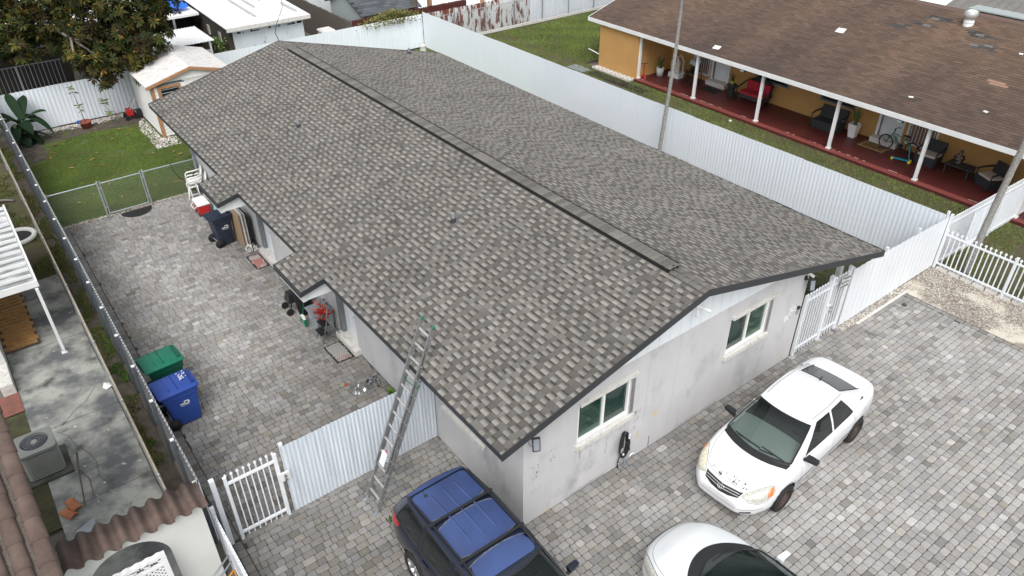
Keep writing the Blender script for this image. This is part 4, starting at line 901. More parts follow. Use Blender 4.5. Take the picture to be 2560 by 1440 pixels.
for i in range(n):
    f = i/(n-1); q = -.3+.6*f; dz = -.10*f+.05*math.sin(f*9)
    for dx, z in ((.10, -.12), (.16, .06), (.24, .10), (.32, -.02), (.34, -.1)): vs.append((wx-.02+dx+random.uniform(-.01, .01), wy+q, zf+.98+z+dz))
b.add(vs, [(i*5+j, i*5+j+1, (i+1)*5+j+1, (i+1)*5+j) for i in range(n-1) for j in range(4)], smooth=True); ob = b.build('cloth', mat('pale_blue_cloth', (.42, .52, .54), .95), t); sm = ob.modifiers.new('s', 'SOLIDIFY'); sm.thickness = .02
# scooters
def scooter(x, y, rz, cm, label, wheel_m, h=.75, L=.55):
    t = thing('kick_scooter', label, 'scooter', (x, y, zf), rz); b = MB(); b.box((-L/2, -.05, .07), (L/2, .05, .10)); link_part('deck', b.mesh('deck', cm), t)
    b = MB(); b.cyl((L/2, 0, .08), (L/2-.12, 0, h), .018, n=8); link_part('steering_column', b.mesh('steering_column', cm), t); b = MB(); b.cyl((L/2-.12, -.16, h), (L/2-.12, .16, h), .016, n=8); link_part('handlebar', b.mesh('handlebar', MT['blackpl']), t)
    for px, py in ((L/2+.03, .07), (L/2+.03, -.07), (-L/2, 0)): b = MB(); b.cyl((px, py-.015, .055), (px, py+.015, .055), .055, n=14); link_part('wheel', b.mesh('wheel', wheel_m), t)
    return t
scooter(20.45, 16.75, R_(55), MT['red'], 'small red kick scooter leaning at the far porch column', MT['red'], .68, .5)
sc2 = scooter(21.35, 4.35, R_(-75), mat('turquoise_plastic', (.02, .30, .42), .4), 'turquoise kick scooter with yellow wheels in front of the bicycle', mat('yellow_plastic', (.75, .60, .03), .4), .72, .58)
# mats
def matt(x0, y0, x1, y1, z, label, m, name='door_mat', extra=None):
    t = thing(name, label, 'mat', ((x0+x1)/2, (y0+y1)/2, z)); b = MB(); b.box((x0, y0, z), (x1, y1, z+.012)); b.build('mat', m, t, bevel=.003)
    if extra: extra(t)
    return t
matt(21.45, 13.35, 22.0, 14.2, zf, 'plain black door mat in front of the first porch door', MT['black'])
def ornate(t):
    b = MB(); b.box((21.58, 5.28, zf+.0125), (22.02, 6.07, zf+.0145)); b.build('patterned_centre', mat('ornate_rug', (.06, .02, .015), .95, (.28, .17, .06), 22., 3., .47, .53), t)
matt(21.48, 5.15, 22.1, 6.2, zf, 'brown ornate rug in front of the second porch door', mat('tan_rug', (.26, .17, .07), .95), extra=ornate)
# wicker furniture
def cush(b, x0, y0, z0, x1, y1, z1): b.box((x0, y0, z0), (x1, y1, z1))
def wick_chair(x, y, rz, label, cush_m, width=.62, name='wicker_armchair', cat='armchair', bench=False):
    t = thing(name, label, cat, (x, y, zf), rz); w = width/2
    b = MB(); b.box((-.30, -w, .0), (.30, w, .34)); link_part('seat_base', b.mesh('seat_base', MT['wicker']), t)
    b = MB(); b.add([(.22, -w, .34), (.32, -w, .34), (.42, -w, .80), (.35, -w, .82), (.22, w, .34), (.32, w, .34), (.42, w, .80), (.35, w, .82)], [(0, 1, 2, 3), (7, 6, 5, 4), (0, 3, 7, 4), (1, 5, 6, 2), (3, 2, 6, 7), (0, 4, 5, 1)]); link_part('backrest', b.mesh('backrest', MT['wicker']), t)
    for s in (-1, 1):
        b = MB(); b.tube([(-.30, s*(w+.02), 0), (-.33, s*(w+.03), .40), (-.30, s*(w+.03), .56), (-.1, s*(w+.03), .60), (.30, s*(w+.02), .60)], .035, 8); link_part('armrest', b.mesh('armrest', MT['wicker']), t)
    if cush_m:
        b = MB(); b.box((-.29, -w+.03, .345), (.22, w-.03, .43)); bb = b.build('cushion', cush_m, t, bevel=.02, loc=(0, 0, 0))
    return t
wick_chair(21.95, 3.62, R_(0), 'dark wicker armchair with beige cushion beside the bicycle', MT['beige'], .7)
wick_chair(21.85, 1.35, R_(-28), 'dark wicker armchair with beige cushion nearest the front picket fence', MT['beige'], .66)
bench = wick_chair(21.95, 7.85, 0, 'dark storage bench with curved arms between two white columns', None, 1.15, 'storage_bench', 'bench')
b = MB(); [b.box((-.305, -.57, .04+k*.1), (-.30, .57, .12+k*.1)) for k in range(3)]; link_part('front_slats', b.mesh('front_slats', MT['wicker']), bench)
t = thing('coffee_table', 'dark low table between the two wicker armchairs', 'table', (21.9, 2.45, zf)); b = MB(); b.box((21.6, 2.0, zf+.36), (22.15, 2.9, zf+.40)); b.build('tabletop', MT['wicker'], t, bevel=.005)
for px in (21.63, 22.08):
    for py in (2.03, 2.83): b = MB(); b.box((px, py, zf), (px+.05, py+.05, zf+.36)); b.build('leg', MT['wicker'], t)
t = thing('figurine', 'dark patterned figurine standing on the low porch table', 'figurine', (21.95, 2.6, zf+.4)); b = MB(); b.lathe([(.001, zf+.4), (.11, zf+.4), (.10, zf+.5), (.14, zf+.6), (.11, zf+.72), (.05, zf+.76), (.075, zf+.84), (.04, zf+.9), (.001, zf+.91)], Matrix.Translation((21.95, 2.6, 0)), 12); b.build('body', mat('painted_figurine', (.03, .03, .03), .7, (.35, .25, .2), 18., 3., .5, .56), t)
for s in (-1, 1): b = MB(); b.tube([(21.95, 2.6+s*.1, zf+.7), (21.93, 2.6+s*.19, zf+.6), (21.88, 2.6+s*.12, zf+.52)], .03, 6); b.build('arm', MT['blackpl'], t)
# red sofa
t = thing('wicker_loveseat', 'dark wicker loveseat with red cushions behind a white column', 'sofa', (21.95, 11.55, zf), 0)
b = MB(); b.box((-.3, -.62, .18), (.3, .62, .36)); link_part('seat_base', b.mesh('seat_base', MT['wicker']), t)
for yy in (-.3, .3):
    b = MB(); b.box((-.34, yy-.29, .365), (.2, yy+.29, .47)); b.build('cushion', MT['redcush'], t, bevel=.03, loc=(0, 0, 0)); b = MB(); b.box((.17, yy-.30, .46), (.30, yy+.30, .86)); b.build('back_cushion', MT['redcush'], t, bevel=.04, loc=(0, 0, 0))
b = MB(); b.tube([(-.30, -.72, 0), (-.32, -.74, .55), (.0, -.76, .62), (.32, -.66, .8), (.38, -.3, .97), (.40, 0, 1.0), (.38, .3, .97), (.32, .66, .8), (.0, .76, .62), (-.32, .74, .55), (-.30, .72, 0)], .035, 8)
b.add([(.33, -.66, .3), (.33, .66, .3), (.40, .5, .92), (.40, -.5, .92), (.36, -.66, .3), (.36, .66, .3), (.43, .5, .92), (.43, -.5, .92)], [(0, 1, 2, 3), (7, 6, 5, 4), (0, 4, 5, 1), (2, 6, 7, 3)]); b.build('backrest_frame', MT['wicker'], t, loc=(0, 0, 0))
for px in (-.28, .28):
    for py in (-.6, .6): b = MB(); b.cyl((px, py, 0), (px, py, .2), .025, n=8); b.build('leg', MT['wicker'], t, loc=(0, 0, 0))
t = thing('side_table', 'dark wicker drum table holding a small potted plant', 'table', (21.75, 12.65, zf)); b = MB(); b.lathe([(.001, zf), (.19, zf), (.14, zf+.25), (.19, zf+.5), (.24, zf+.52), (.24, zf+.55), (.001, zf+.55)], Matrix.Translation((21.75, 12.65, 0)), 18); b.build('table', MT['wicker'], t)
potted(21.8, 12.7, 'small spiky plant in a yellow-green pot on the drum table', mat('lime_pot', (.30, .36, .06), .6), .09, .16, 14, .42, .22, 1.2, False, zf+.55)
# bicycle
t = thing('bicycle', 'black bicycle with green parts leaning by the barred window', 'bicycle', (21.9, 4.75, zf)); bx, y0, y1 = 21.95, 5.35, 4.30
for yy in (y0, y1): b = MB(); M_ = Matrix.Translation((bx, yy, zf+.29)) @ Matrix.Rotation(R_(90), 4, 'Y'); b.lathe([(.275, -.02), (.295, 0), (.275, .02), (.25, .012), (.25, -.012), (.275, -.02)], M_, 24); [b.bar((bx, yy, zf+.29), (bx, yy+.27*math.cos(a*.628), zf+.29+.27*math.sin(a*.628)), .005) for a in range(10)]; b.build('wheel', MT['black'], t)
b = MB(); gm = mat('green_bike_paint', (.03, .16, .10), .4)
for p, q in (((y0, .29), (5.12, .78)), ((5.15, .70), (4.62, .62)), ((5.15, .64), (4.75, .30)), ((4.62, .66), (4.75, .30)), ((4.62, .60), (y1, .29)), ((4.75, .30), (y1, .29))): b.tube([(bx, p[0], zf+p[1]), (bx, q[0], zf+q[1])], .017)
b.build('frame', gm, t); b = MB(); b.box((bx-.06, 4.50, zf+.72), (bx+.06, 4.73, zf+.76)); b.cyl((bx, 4.62, zf+.6), (bx, 4.62, zf+.73), .013); b.build('saddle', MT['blackpl'], t)
b = MB(); b.tube([(bx-.25, 5.02, zf+.88), (bx-.08, 5.1, zf+.90), (bx+.08, 5.1, zf+.90), (bx+.25, 5.02, zf+.88)], .014); b.cyl((bx, 5.12, zf+.76), (bx, 5.1, zf+.9), .014); b.build('handlebar', MT['blackpl'], t)
b = MB(); b.cyl((bx-.02, 4.75, zf+.3), (bx+.02, 4.75, zf+.3), .09, n=12); b.bar((bx-.05, 4.75, zf+.3), (bx-.05, 4.88, zf+.2), .02); b.bar((bx+.05, 4.75, zf+.3), (bx+.05, 4.62, zf+.4), .02); b.build('crankset', MT['blackpl'], t)
t = thing('plastic_bag', 'crumpled clear plastic bag on the step of the second porch door', 'bag', (22.3, 5.35, .32)); b = MB()
for i in range(7): b.ball((22.3+random.uniform(-.08, .08), 5.38+random.uniform(-.14, .14), .40+random.uniform(-.03, .08)), random.uniform(.06, .10), 6, 4)
b.build('bag', mat('milky_plastic', (.5, .54, .55), .3), t)
# decorative white tiles by the orange end wall, and dark mat
t = thing('tile_edging', 'row of white and rust diamond patterned blocks along the orange wall foot', 'edging', (19.95, 18.3, 0)); dm = MT['wood_or']
for i in range(9):
    for j in range(2):
        yy = 17.05+i*.29; xx = 19.72+j*.20-.0; b = MB(); b.box((xx, yy, 0), (xx+.18, yy+.26, .10)); bl = b.build('block', MT['whitedirty'], t, bevel=.012)
        b = MB(); cx, cy = xx+.09, yy+.13; b.add([(cx-.055, cy, .103), (cx, cy-.06, .103), (cx+.055, cy, .103), (cx, cy+.06, .103)], [(0, 1, 2, 3)]); b.build('diamond', mat('rust_red_inlay', (.22, .07, .03), .8) if i == 0 and j == 0 else bpy.data.materials['rust_red_inlay'], bl, fixn=False)
matt(19.05, 15.6, 19.6, 19.2, .0, 'long black rubber mat on the lawn beside the tile blocks', MT['black'], 'rubber_mat')
matt(18.9, 19.45, 19.5, 20.6, .0, 'grey square rubber mat on the grass at the far end of the long mat', MT['grey_post'], 'rubber_mat')
t = thing('white_stone', 'small white stone lying on the grass strip beside the porch', 'stone', (19.55, 9.1, 0)); b = MB(); b.ball((19.62, 10.9, .04), .08, 8, 6, .6); b.build('stone', MT['whitedirty'], t)
t = thing('drain_spout', 'thin white pipe sticking out from the orange wall corner', 'pipe', (20.1, 19.62, .6)); b = MB(); b.cyl((20.15, 19.6, .62), (20.0, 20.25, .78), .022, n=8); b.build('pipe', MT['white'], t)
# ---- beyond the ridge of the orange house
t = thing('flat_white_roof', 'flat white roofed building beyond the brown ridge', 'building', (31, 13, 0)); b = MB(); b.box((27.8, 9.5, 0), (36, 24, 3.0)); b.build('wall', MT['teal'], t); b = MB(); b.box((27.4, 9.1, 3.0), (36.4, 24.4, 3.15)); b.build('roof', MT['whiteroof'], t)
t = thing('teal_building', 'teal walled building with white window bars in the top right corner', 'building', (44, 10, 0)); b = MB(); b.box((38, -4, 0), (50, 24, 5.0)); b.build('wall', MT['teal'], t)
b = MB(); b.box((37.9, 8.2, 1.2), (37.96, 11.2, 2.8)); w = b.build('window', MT['glass_d'], t)
for k in range(7): b = MB(); b.box((37.82, 8.2+k*.48, 1.2), (37.87, 8.26+k*.48, 2.8)); b.build('window_bar', MT['white'], w)
for z in (1.15, 1.7, 2.25, 2.8): b = MB(); b.box((37.8, 8.1, z), (37.88, 11.3, z+.06)); b.build('window_rail', MT['white'], w)
t = thing('neighbour_roof', 'low grey-brown tiled roof in the top right corner beyond the ridge', 'building', (32, 5, 0)); gr = mat('grey_brown_roof', (.20, .19, .17), .9, (.15, .14, .13), 6.)
b = MB(); b.box((29.5, -6, 0), (36, 8.0, 2.9)); b.build('wall', MT['shedwall'], t); b = MB(); b.prism([(28.8, 2.9), (32.6, 3.9), (36.5, 2.9)], 1, -6.5, 8.6); r = b.build('roof', gr, t)
for i in range(38): b = MB(); y = -6.4+i*.4; b.prism([(28.85, 2.925), (32.6, 3.925), (32.6, 3.94), (28.85, 2.94)], 1, y, y+.025); b.build('roof_seam', MT['wood_gr'], r)
b = MB(); b.box((30.6, 2.0, 3.55), (33.4, 7.5, 3.60)); b.build('raised_roof_sheet', MT['shedwall'], t); b = MB(); b.cyl((30.2, 4.9, 3.3), (30.2, 4.9, 3.62), .08); b.build('vent_pipe', MT['white'], t)
# ---------------------------------------------------------------- left neighbour
sl = sheet('concrete_slab', -7.2, 3.0, -5.38, 15.5, .0, MT['slab'], th=.08)
jm = mat('slab_joint', (.09, .09, .085), 1.)
b = MB()
for y in (12.0, 8.6, 5.9): b.box((-7.2, y, .001), (-5.38, y+.012, .004))
for pts in (((-6.75, 8.4), (-6.55, 8.1), (-6.5, 7.7), (-6.32, 7.3), (-6.25, 6.9), (-6.3, 6.5), (-6.2, 6.1)), ((-6.6, 8.55), (-6.3, 8.9), (-6.0, 9.1), (-5.7, 9.5))):
    for (xa, ya), (xb, yb) in zip(pts, pts[1:]):
        for k in range(3):
            f0, f1 = k/3, (k+1)/3; x0, y0_ = xa+(xb-xa)*f0, ya+(yb-ya)*f0; x1, y1_ = xa+(xb-xa)*f1, ya+(yb-ya)*f1; b.bar((x0+random.uniform(-.01, .01), y0_, .003), (x1, y1_, .003), .012, .003)
o = b.build('slab_joints', jm, sl)
sheet('patio_slab', -12, -2, -5.05, 2.3, -.004, MT['slab'])
sheet('mossy_bed', -7.9, 5.5, -7.2, 9.6, -.004, MT['moss'])
sheet('red_step_slab', -8.4, 9.6, -7.2, 10.4, .02, mat('worn_red_concrete', (.26, .09, .07), .9, (.16, .08, .06), 6.))
hn = thing('tiled_house', 'neighbour house with brown barrel tile roof in the bottom left corner', 'house', (-8, 5, 0))
b = MB(); b.box((-14, 11.35, -.05), (-7.22, 20, 2.55)); b.build('wall', MT['plaster'], hn); b = MB(); b.box((-7.5, 10.4, -.05), (-7.22, 11.34, .32)); b.build('wall_base', MT['whitedirty'], hn, bevel=.02)
b = MB(); b.box((-14, 1.5, -.05), (-7.95, 5.5, 2.4)); b.build('wing_wall', MT['plaster'], hn)
b = MB(); b.box((-7.25, 11.7, 1.1), (-7.19, 12.5, 1.9)); b.build('window', MT['white'], hn)
# barrel tile roof: downslope toward the street (-y)
st = .40; yl, zl = 1.25, 2.52; zt_ = lambda y: zl+st*(y-yl)
b = MB(); b.prism([(yl, zl-.10), (5.6, zt_(5.6)-.10), (5.6, zt_(5.6)-.02), (yl, zl-.02)], 0, -14, -7.22); rfn = b.build('roof', MT['wood_dk'], hn)
def barrel(L, r0, r1, th_=.02, n=8, m=MT['tile_b'], arc=180, name='roof_tile'):
    b = MB(); vs = []
    for (y, r) in ((0, r0), (L, r1)):
        for rr in (r, r-th_):
            for k in range(n+1):
                a = R_(-(arc-180)/2 + arc*k/n); vs.append((rr*math.cos(a), y, rr*math.sin(a)*.62))
    k1 = n+1; fs = [(k, k+1, 2*k1+k+1, 2*k1+k) for k in range(n)] + [(k, k1+k, k1+k+1, k+1) for k in range(n)] + [(k1+k+1, k1+k, 3*k1+k, 3*k1+k+1) for k in range(n)]
    b.add(vs, fs, smooth=True); return b.mesh(name, m)
bm_ = barrel(.46, .125, .108); bm_r = barrel(.46, .13, .112)
sl_a = math.atan(st)
for j in range(11):
    y = yl+j*.39-.02
    for i in range(14):
        x = -7.50-i*.295
        o = link_part('roof_tile', bm_, rfn, Vector((x, y, zt_(y)-.0))-hn.location, (sl_a, 0, 0)); o.scale.x = random.uniform(.97, 1.03)
        if i < 12:   # pan between covers
            pass
pan = MB()
for j in range(11):
    y = yl+j*.39
    for i in range(15):
        x0 = -7.35-i*.295-.0; z = zt_(y)
        pan.add([(x0-.20, y, z-.005), (x0-.10, y, z-.005), (x0-.10, y+.42, z+st*.42-.02), (x0-.20, y+.42, z+st*.42-.02), (x0-.20, y, z-.03), (x0-.10, y, z-.03)], [(0, 1, 2, 3), (4, 5, 1, 0)])
pan.build('pan_tiles', MT['tile_b'], rfn, kind='stuff', fixn=False)
for j in range(12):
    y = yl+j*.36-.05; link_part('rake_tile', bm_r, rfn, Vector((-7.20, y, zt_(y)+.03))-hn.location, (sl_a, 0, 0))
b = MB(); b.prism([(yl, zl-.22), (5.6, zt_(5.6)-.22), (5.6, zt_(5.6)-.0), (yl, zl-.0)], 0, -7.32, -7.24); b.build('rake_board', MT['wood_dk'], hn)
# wall with tiled coping and arch
aw = thing('garden_wall', 'pale plaster wall with arch and wavy brown tile coping at the bottom left', 'wall', (-6, 2.6, 0))
N_ = 20; arc = [(-6.32+.64*math.cos(math.pi*k/N_), 1.28+.60*math.sin(math.pi*k/N_)) for k in range(N_+1)]
TOP = 2.02; b = MB()
cols_l = [(-7.2, a) for a in (0,)]
for (ya, yb) in ((2.45, 2.90),):
    pr = [(-5.03, -.02), (-5.03, TOP), (-7.2, TOP), (-7.2, -.02), (-6.96, -.02)] + [(x, z) for x, z in arc[::-1]] + [(-5.68, -.02)]
    n = len(pr)
    # tessellate as strips between the arch and the outline
    def face(y, flip):
        vs = []; fs = []
        for k in range(N_+1): vs += [(arc[k][0], y, arc[k][1]), (arc[k][0], y, TOP)]
        for k in range(N_): fs.append((2*k, 2*k+1, 2*k+3, 2*k+2))
        b.add(vs, fs)
        b.add([(-5.03, y, -.02), (-5.03, y, TOP), (-5.68, y, TOP), (-5.68, y, -.02), (-7.2, y, -.02), (-7.2, y, TOP), (-6.96, y, TOP), (-6.96, y, -.02)], [(0, 1, 2, 3), (4, 5, 6, 7)])
    face(ya, 0); face(yb, 1)
    for k in range(N_): b.quad((arc[k][0], ya, arc[k][1]), (arc[k+1][0], ya, arc[k+1][1]), (arc[k+1][0], yb, arc[k+1][1]), (arc[k][0], yb, arc[k][1]))
    for x in (-5.68, -6.96): b.quad((x, ya, -.02), (x, ya, 1.28), (x, yb, 1.28), (x, yb, -.02))
    for x in (-5.03, -7.2): b.quad((x, ya, -.02), (x, ya, TOP), (x, yb, TOP), (x, yb, -.02))
    b.quad((-7.2, ya, TOP), (-5.03, ya, TOP), (-5.03, yb, TOP), (-7.2, yb, TOP))
b.build('wall', MT['plaster'], aw)
def s_tile(w=.30, L=.62, name='coping_tile'):
    b = MB(); n = 10; vs = []; t = .018
    for y in (0, L):
        for dz in (0, -t):
            for k in range(n+1):
                f = k/n; z = .10*math.sin(math.pi*min(1, f/.62))**1.0 if f < .62 else -.022*math.sin(math.pi*(f-.62)/.38); vs.append((f*w, y, z+dz))
    k1 = n+1; fs = [(k, k+1, 2*k1+k+1, 2*k1+k) for k in range(n)] + [(k, k1+k, k1+k+1, k+1) for k in range(n)] + [(2*k1+k, 2*k1+k+1, 3*k1+k+1, 3*k1+k) for k in range(n)] + [(k1+k, 3*k1+k, 3*k1+k+1, k1+k+1) for k in range(n)]
    b.add(vs, fs, smooth=True); return b.mesh(name, MT['tile_b'])
cme = s_tile()
for k in range(8):
    o = link_part('coping_tile', cme, aw, Vector((-7.16+k*.276, 2.32, TOP+.035+random.uniform(-.004, .004)))-aw.location, (R_(3), 0, random.uniform(-.015, .015)))
# lattice gate in the arch
lg = thing('lattice_gate', 'white lattice gate standing in the arch of the plaster wall', 'gate', (-6.3, 2.1, 0)); gy = 2.12; gx0, gx1, gt = -6.92, -5.80, 1.72
b = MB(); b.box((gx0, gy-.03, .05), (gx0+.07, gy+.03, gt-.02)); b.box((gx1-.09, gy-.03, .05), (gx1, gy+.03, gt-.02)); b.box((gx0+.07, gy-.025, 1.46), (gx1-.09, gy+.025, 1.52)); b.box((gx0+.07, gy-.025, .1), (gx1-.09, gy+.025, .17))
for x in (-6.6, -6.25): b.box((x, gy-.022, .17), (x+.04, gy+.022, 1.46))
b.build('gate_frame', MT['white'], lg); b = MB(); vs = []; n = 36
for k in range(n+1):
    f = k/n; x = gx0+(gx1-gx0)*f; z = gt+.012*math.sin(f*n*1.2); vs += [(x, gy-.045, z-.05), (x, gy-.045, z+.01), (x, gy+.045, z+.01), (x, gy+.045, z-.05)]
b.add(vs, [(4*k+j, 4*k+(j+1) % 4, 4*k+4+(j+1) % 4, 4*k+4+j) for k in range(n) for j in range(4)]+[(0, 1, 2, 3), (4*n+3, 4*n+2, 4*n+1, 4*n)]); b.build('top_rail', MT['white'], lg)
b = MB()
for sg in (-1, 1):
    for i in range(-26, 24):
        xa = gx0+i*.085; za, zb = .17, 1.46; p = []
        for f in (0, 1): p.append((xa+(1.29*f if sg > 0 else 1.29*(1-f)), za+(zb-za)*f))
        (xs, zs), (xe, ze_) = p
        def clip(x, z, x2, z2):
            t0, t1 = 0., 1.; dx = x2-x
            for lim, s in ((gx0+.07, 1), (gx1-.09, -1)):
                q = (lim-x)/dx if dx else 0
                if s*dx > 0: t0 = max(t0, q) if s > 0 else t0
                if s > 0 and dx > 0: t0 = max(t0, q)
                if s > 0 and dx < 0: t1 = min(t1, q)
                if s < 0 and dx > 0: t1 = min(t1, q)
                if s < 0 and dx < 0: t0 = max(t0, q)
            return t0, t1
        t0, t1 = clip(xs, zs, xe, ze_)
        if t1-t0 > .03: b.bar((xs+(xe-xs)*t0, gy+.006*sg, zs+(ze_-zs)*t0), (xs+(xe-xs)*t1, gy+.006*sg, zs+(ze_-zs)*t1), .028, .01, up=(0, 1, 0))
b.build('lattice', MT['white'], lg, kind='stuff')
b = MB()
for k in range(5):
    cx = gx0+.17+k*.215
    for s in (-1, 1): b.tube([(cx+s*(.09-.07*t)*math.cos(t*6), gy, 1.595+(.065-.045*t)*math.sin(t*6)) for t in [q/12 for q in range(13)]], .015, 6)
b.build('scroll_work', MT['white'], lg, kind='stuff')
# rack with orange and grey tubes
t = thing('folded_frame', 'grey and orange tubular frame leaning by the plaster wall and picket fence', 'frame', (-5.1, 1.8, .8))
b = MB(); b.tube([(-5.55, 1.62, .95), (-4.93, 1.98, 1.05)], .018); b.tube([(-5.5, 1.50, .93), (-4.93, 1.86, 1.02)], .018); b.tube([(-4.93, 1.98, 1.05), (-4.95, 1.6, .1)], .016); b.tube([(-5.5, 1.5, .93), (-5.5, 1.3, .05)], .016); b.build('grey_tube', MT['grey_post'], t)
b = MB(); b.tube([(-5.35, 1.50, .88), (-4.96, 1.74, .93), (-4.95, 1.5, .5), (-5.0, 1.2, .1)], .02); b.build('orange_tube', mat('orange_paint', (.50, .22, .04), .5), t)
b = MB(); b.box((-5.45, 1.1, .02), (-5.0, 1.6, .5)); b.build('basket', MT['black'], t)
# awning, post
at = thing('carport_awning', 'white corrugated metal awning at the left edge of the photo', 'awning', (-7, 14, 0)); ax0, ax1, ay0, ay1, az = -9.6, -5.92, 11.55, 16.35, 2.06
n = 13; b = None; AWN1 = mat('white_metal_rib', (.66, .68, .68), .5, (.60, .61, .61), 3.); AWN2 = mat('dirty_shaded_valley', (.30, .31, .31), .7, (.10, .10, .10), 2.5, 8., stretch=(.6, 3, 1), col3=(.5, .51, .51), s3=2., lo3=.5, hi3=.6)  # valleys: dirt stains plus the shade between ribs put into the colour
for k in range(n):
    y = ay0+.06+k*(ay1-ay0-.1)/n; w = (ay1-ay0-.1)/n; b = MB()
    b.box((ax0, y+.005, az+.002), (ax1-.07, y+w*.76, az+.006), mi=1)
    b.prism([(y, az), (y+w*.78, az-.001), (y+w*.80, az+.06), (y+w*.97, az+.06), (y+w, az), (y+w, az-.008), (y+w*.95, az+.052), (y+w*.83, az+.052), (y+w*.80, az-.012), (y, az-.008)], 0, ax0, ax1-.06)
    b.build('roof_pan', [AWN1, AWN2], at)
b = MB(); b.box((ax1-.05, ay0-.03, az-.08), (ax1, ay1, az+.09)); b.box((ax0, ay0-.06, az-.09), (ax1, ay0-.02, az+.08)); b.build('fascia', MT['white'], at)
b = MB(); b.box((-6.03, 11.36, 0), (-5.96, 11.43, 1.98)); b.box((-6.06, 11.34, 0), (-5.93, 11.46, .02)); b.build('awning_post', MT['white'], at)
# tan tiled step below the awning
tt = thing('tan_tile_step', 'golden tan scalloped tile step under the white awning', 'step', (-6.8, 13.5, 0)); b = MB(); b.box((-7.25, 12.18, 0), (-6.40, 16.0, .06)); b.build('step_base', MT['tile_b'], tt)
b = MB(); b.box((0, 0, 0), (.119, .178, .02)); b.v = [(x, y, z+(.035 if y < .05 and z > 0 else 0)) for x, y, z in b.v]; tme = b.mesh('tile', MT['tan_tile'])
for j in range(21):
    for i in range(7):
        x = -7.2+i*.125-(.06 if j % 2 else 0)
        if x > -7.25 and x < -6.5: link_part('tile', tme, tt, Vector((x, 12.2+j*.178, .062))-tt.location)
# air conditioner
ac = thing('air_conditioner', 'large grey louvered air conditioner unit with round top fan beside the tiled roof', 'air conditioner', (-7.13, 7.35, 0)); cx, cy, hw, H = -7.13, 7.36, .345, .80
b = MB(); b.box((cx-.45, cy-.45, 0), (cx+.45, cy+.50, .06)); pd = b.build('pad', mat('mossy_concrete', (.10, .105, .09), .95, (.05, .055, .035), 4.), ac, bevel=.01)
def rr(w, r=.09, n=5): return [(cx+sx*(w-r)+r*math.cos(R_(a0+90*k/n)), cy+sy*(w-r)+r*math.sin(R_(a0+90*k/n))) for sx, sy, a0 in ((1, 1, 0), (-1, 1, 90), (-1, -1, 180), (1, -1, 270)) for k in range(n+1)]
b = MB(); b.prism(rr(hw-.03), 2, .06, H-.04); b.build('coil_core', MT['black'], ac)
for k in range(13): b = MB(); z = .10+k*.05; o_, i_ = rr(hw), rr(hw-.025); m_ = len(o_); b.add([(x, y, z) for x, y in o_]+[(x, y, z+.018) for x, y in i_]+[(x, y, z-.004) for x, y in o_], [(q, (q+1) % m_, m_+(q+1) % m_, m_+q) for q in range(m_)]+[(q, 2*m_+q, 2*m_+(q+1) % m_, (q+1) % m_) for q in range(m_)]); b.build('louver', MT['ac'], ac, fixn=False)
b = MB(); o_ = rr(hw+.012); m_ = len(o_); circ = [(cx+.27*math.cos(2*math.pi*q/m_+.13), cy+.27*math.sin(2*math.pi*q/m_+.13)) for q in range(m_)]; circ2 = [(cx+.24*math.cos(2*math.pi*q/m_+.13), cy+.24*math.sin(2*math.pi*q/m_+.13)) for q in range(m_)]
b.add([(x, y, H-.07) for x, y in o_]+[(x, y, H-.01) for x, y in o_]+[(x, y, H+.01) for x, y in circ]+[(x, y, H-.09) for x, y in circ2], [(a*m_+q, a*m_+(q+1) % m_, (a+1)*m_+(q+1) % m_, (a+1)*m_+q) for a in range(3) for q in range(m_)], smooth=False); b.build('top_cover', MT['ac'], ac)
b = MB(); b.cyl((cx, cy, H-.16), (cx, cy, H-.15), .25, n=24); b.build('fan_shroud_floor', MT['black'], ac)
for k in range(3): a = k*2.094; b = MB(); b.add([(cx+.07*math.cos(a), cy+.07*math.sin(a), H-.12), (cx+.23*math.cos(a+.15), cy+.23*math.sin(a+.15), H-.10), (cx+.23*math.cos(a+.95), cy+.23*math.sin(a+.95), H-.14), (cx+.07*math.cos(a+1.1), cy+.07*math.sin(a+1.1), H-.14)], [(0, 1, 2, 3)]); b.build('fan_blade', MT['grey_post'], ac, fixn=False)
b = MB(); b.cyl((cx, cy, H-.15), (cx, cy, H+.0), .075, n=16); b.ball((cx, cy, H+.0), .075, 16, 6, .3); b.build('fan_hub', MT['ac'], ac)
b = MB()
for k in range(36): a = 2*math.pi*k/36; b.bar((cx+.085*math.cos(a), cy+.085*math.sin(a), H+.012), (cx+.265*math.cos(a), cy+.265*math.sin(a), H-.0), .0035)
for r in (.11, .16, .21, .262):
    b.tube([(cx+r*math.cos(q*.2618), cy+r*math.sin(q*.2618), H+.008) for q in range(25)], .0035, 4)
b.build('fan_grille', MT['grey_post'], ac, kind='stuff')
# debris
def sticks(label, pts, m):
    t = thing('branch', label, 'branch', pts[0][0]); b = MB(); b.tube(pts[0], .018, 6, r_end=.006) if False else None
t = thing('dead_branch', 'dry broken branch lying beside the air conditioner pad', 'branch', (-6.6, 6.6, 0)); b = MB(); b.tube([(-6.52, 7.15, .25), (-6.6, 6.8, .14), (-6.66, 6.3, .06), (-6.72, 5.75, .04)], .024, 6, r_end=.01); b.tube([(-6.6, 6.8, .14), (-6.48, 6.4, .08), (-6.52, 5.9, .05)], .014, 6, r_end=.006); b.build('branch', MT['wood_dk'], t)
t = thing('terracotta_tile', 'broken orange roof tile beside the bottom of the tiled roof edge', 'tile', (-6.95, 5.6, .0)); om = barrel(.34, .10, .09, m=MT['tile_o'], name='tile'); link_part('tile', om, t, (0, 0, .02), (0, 0, .5)); link_part('tile', om, t, (.1, .12, .05), (.1, 0, .3))
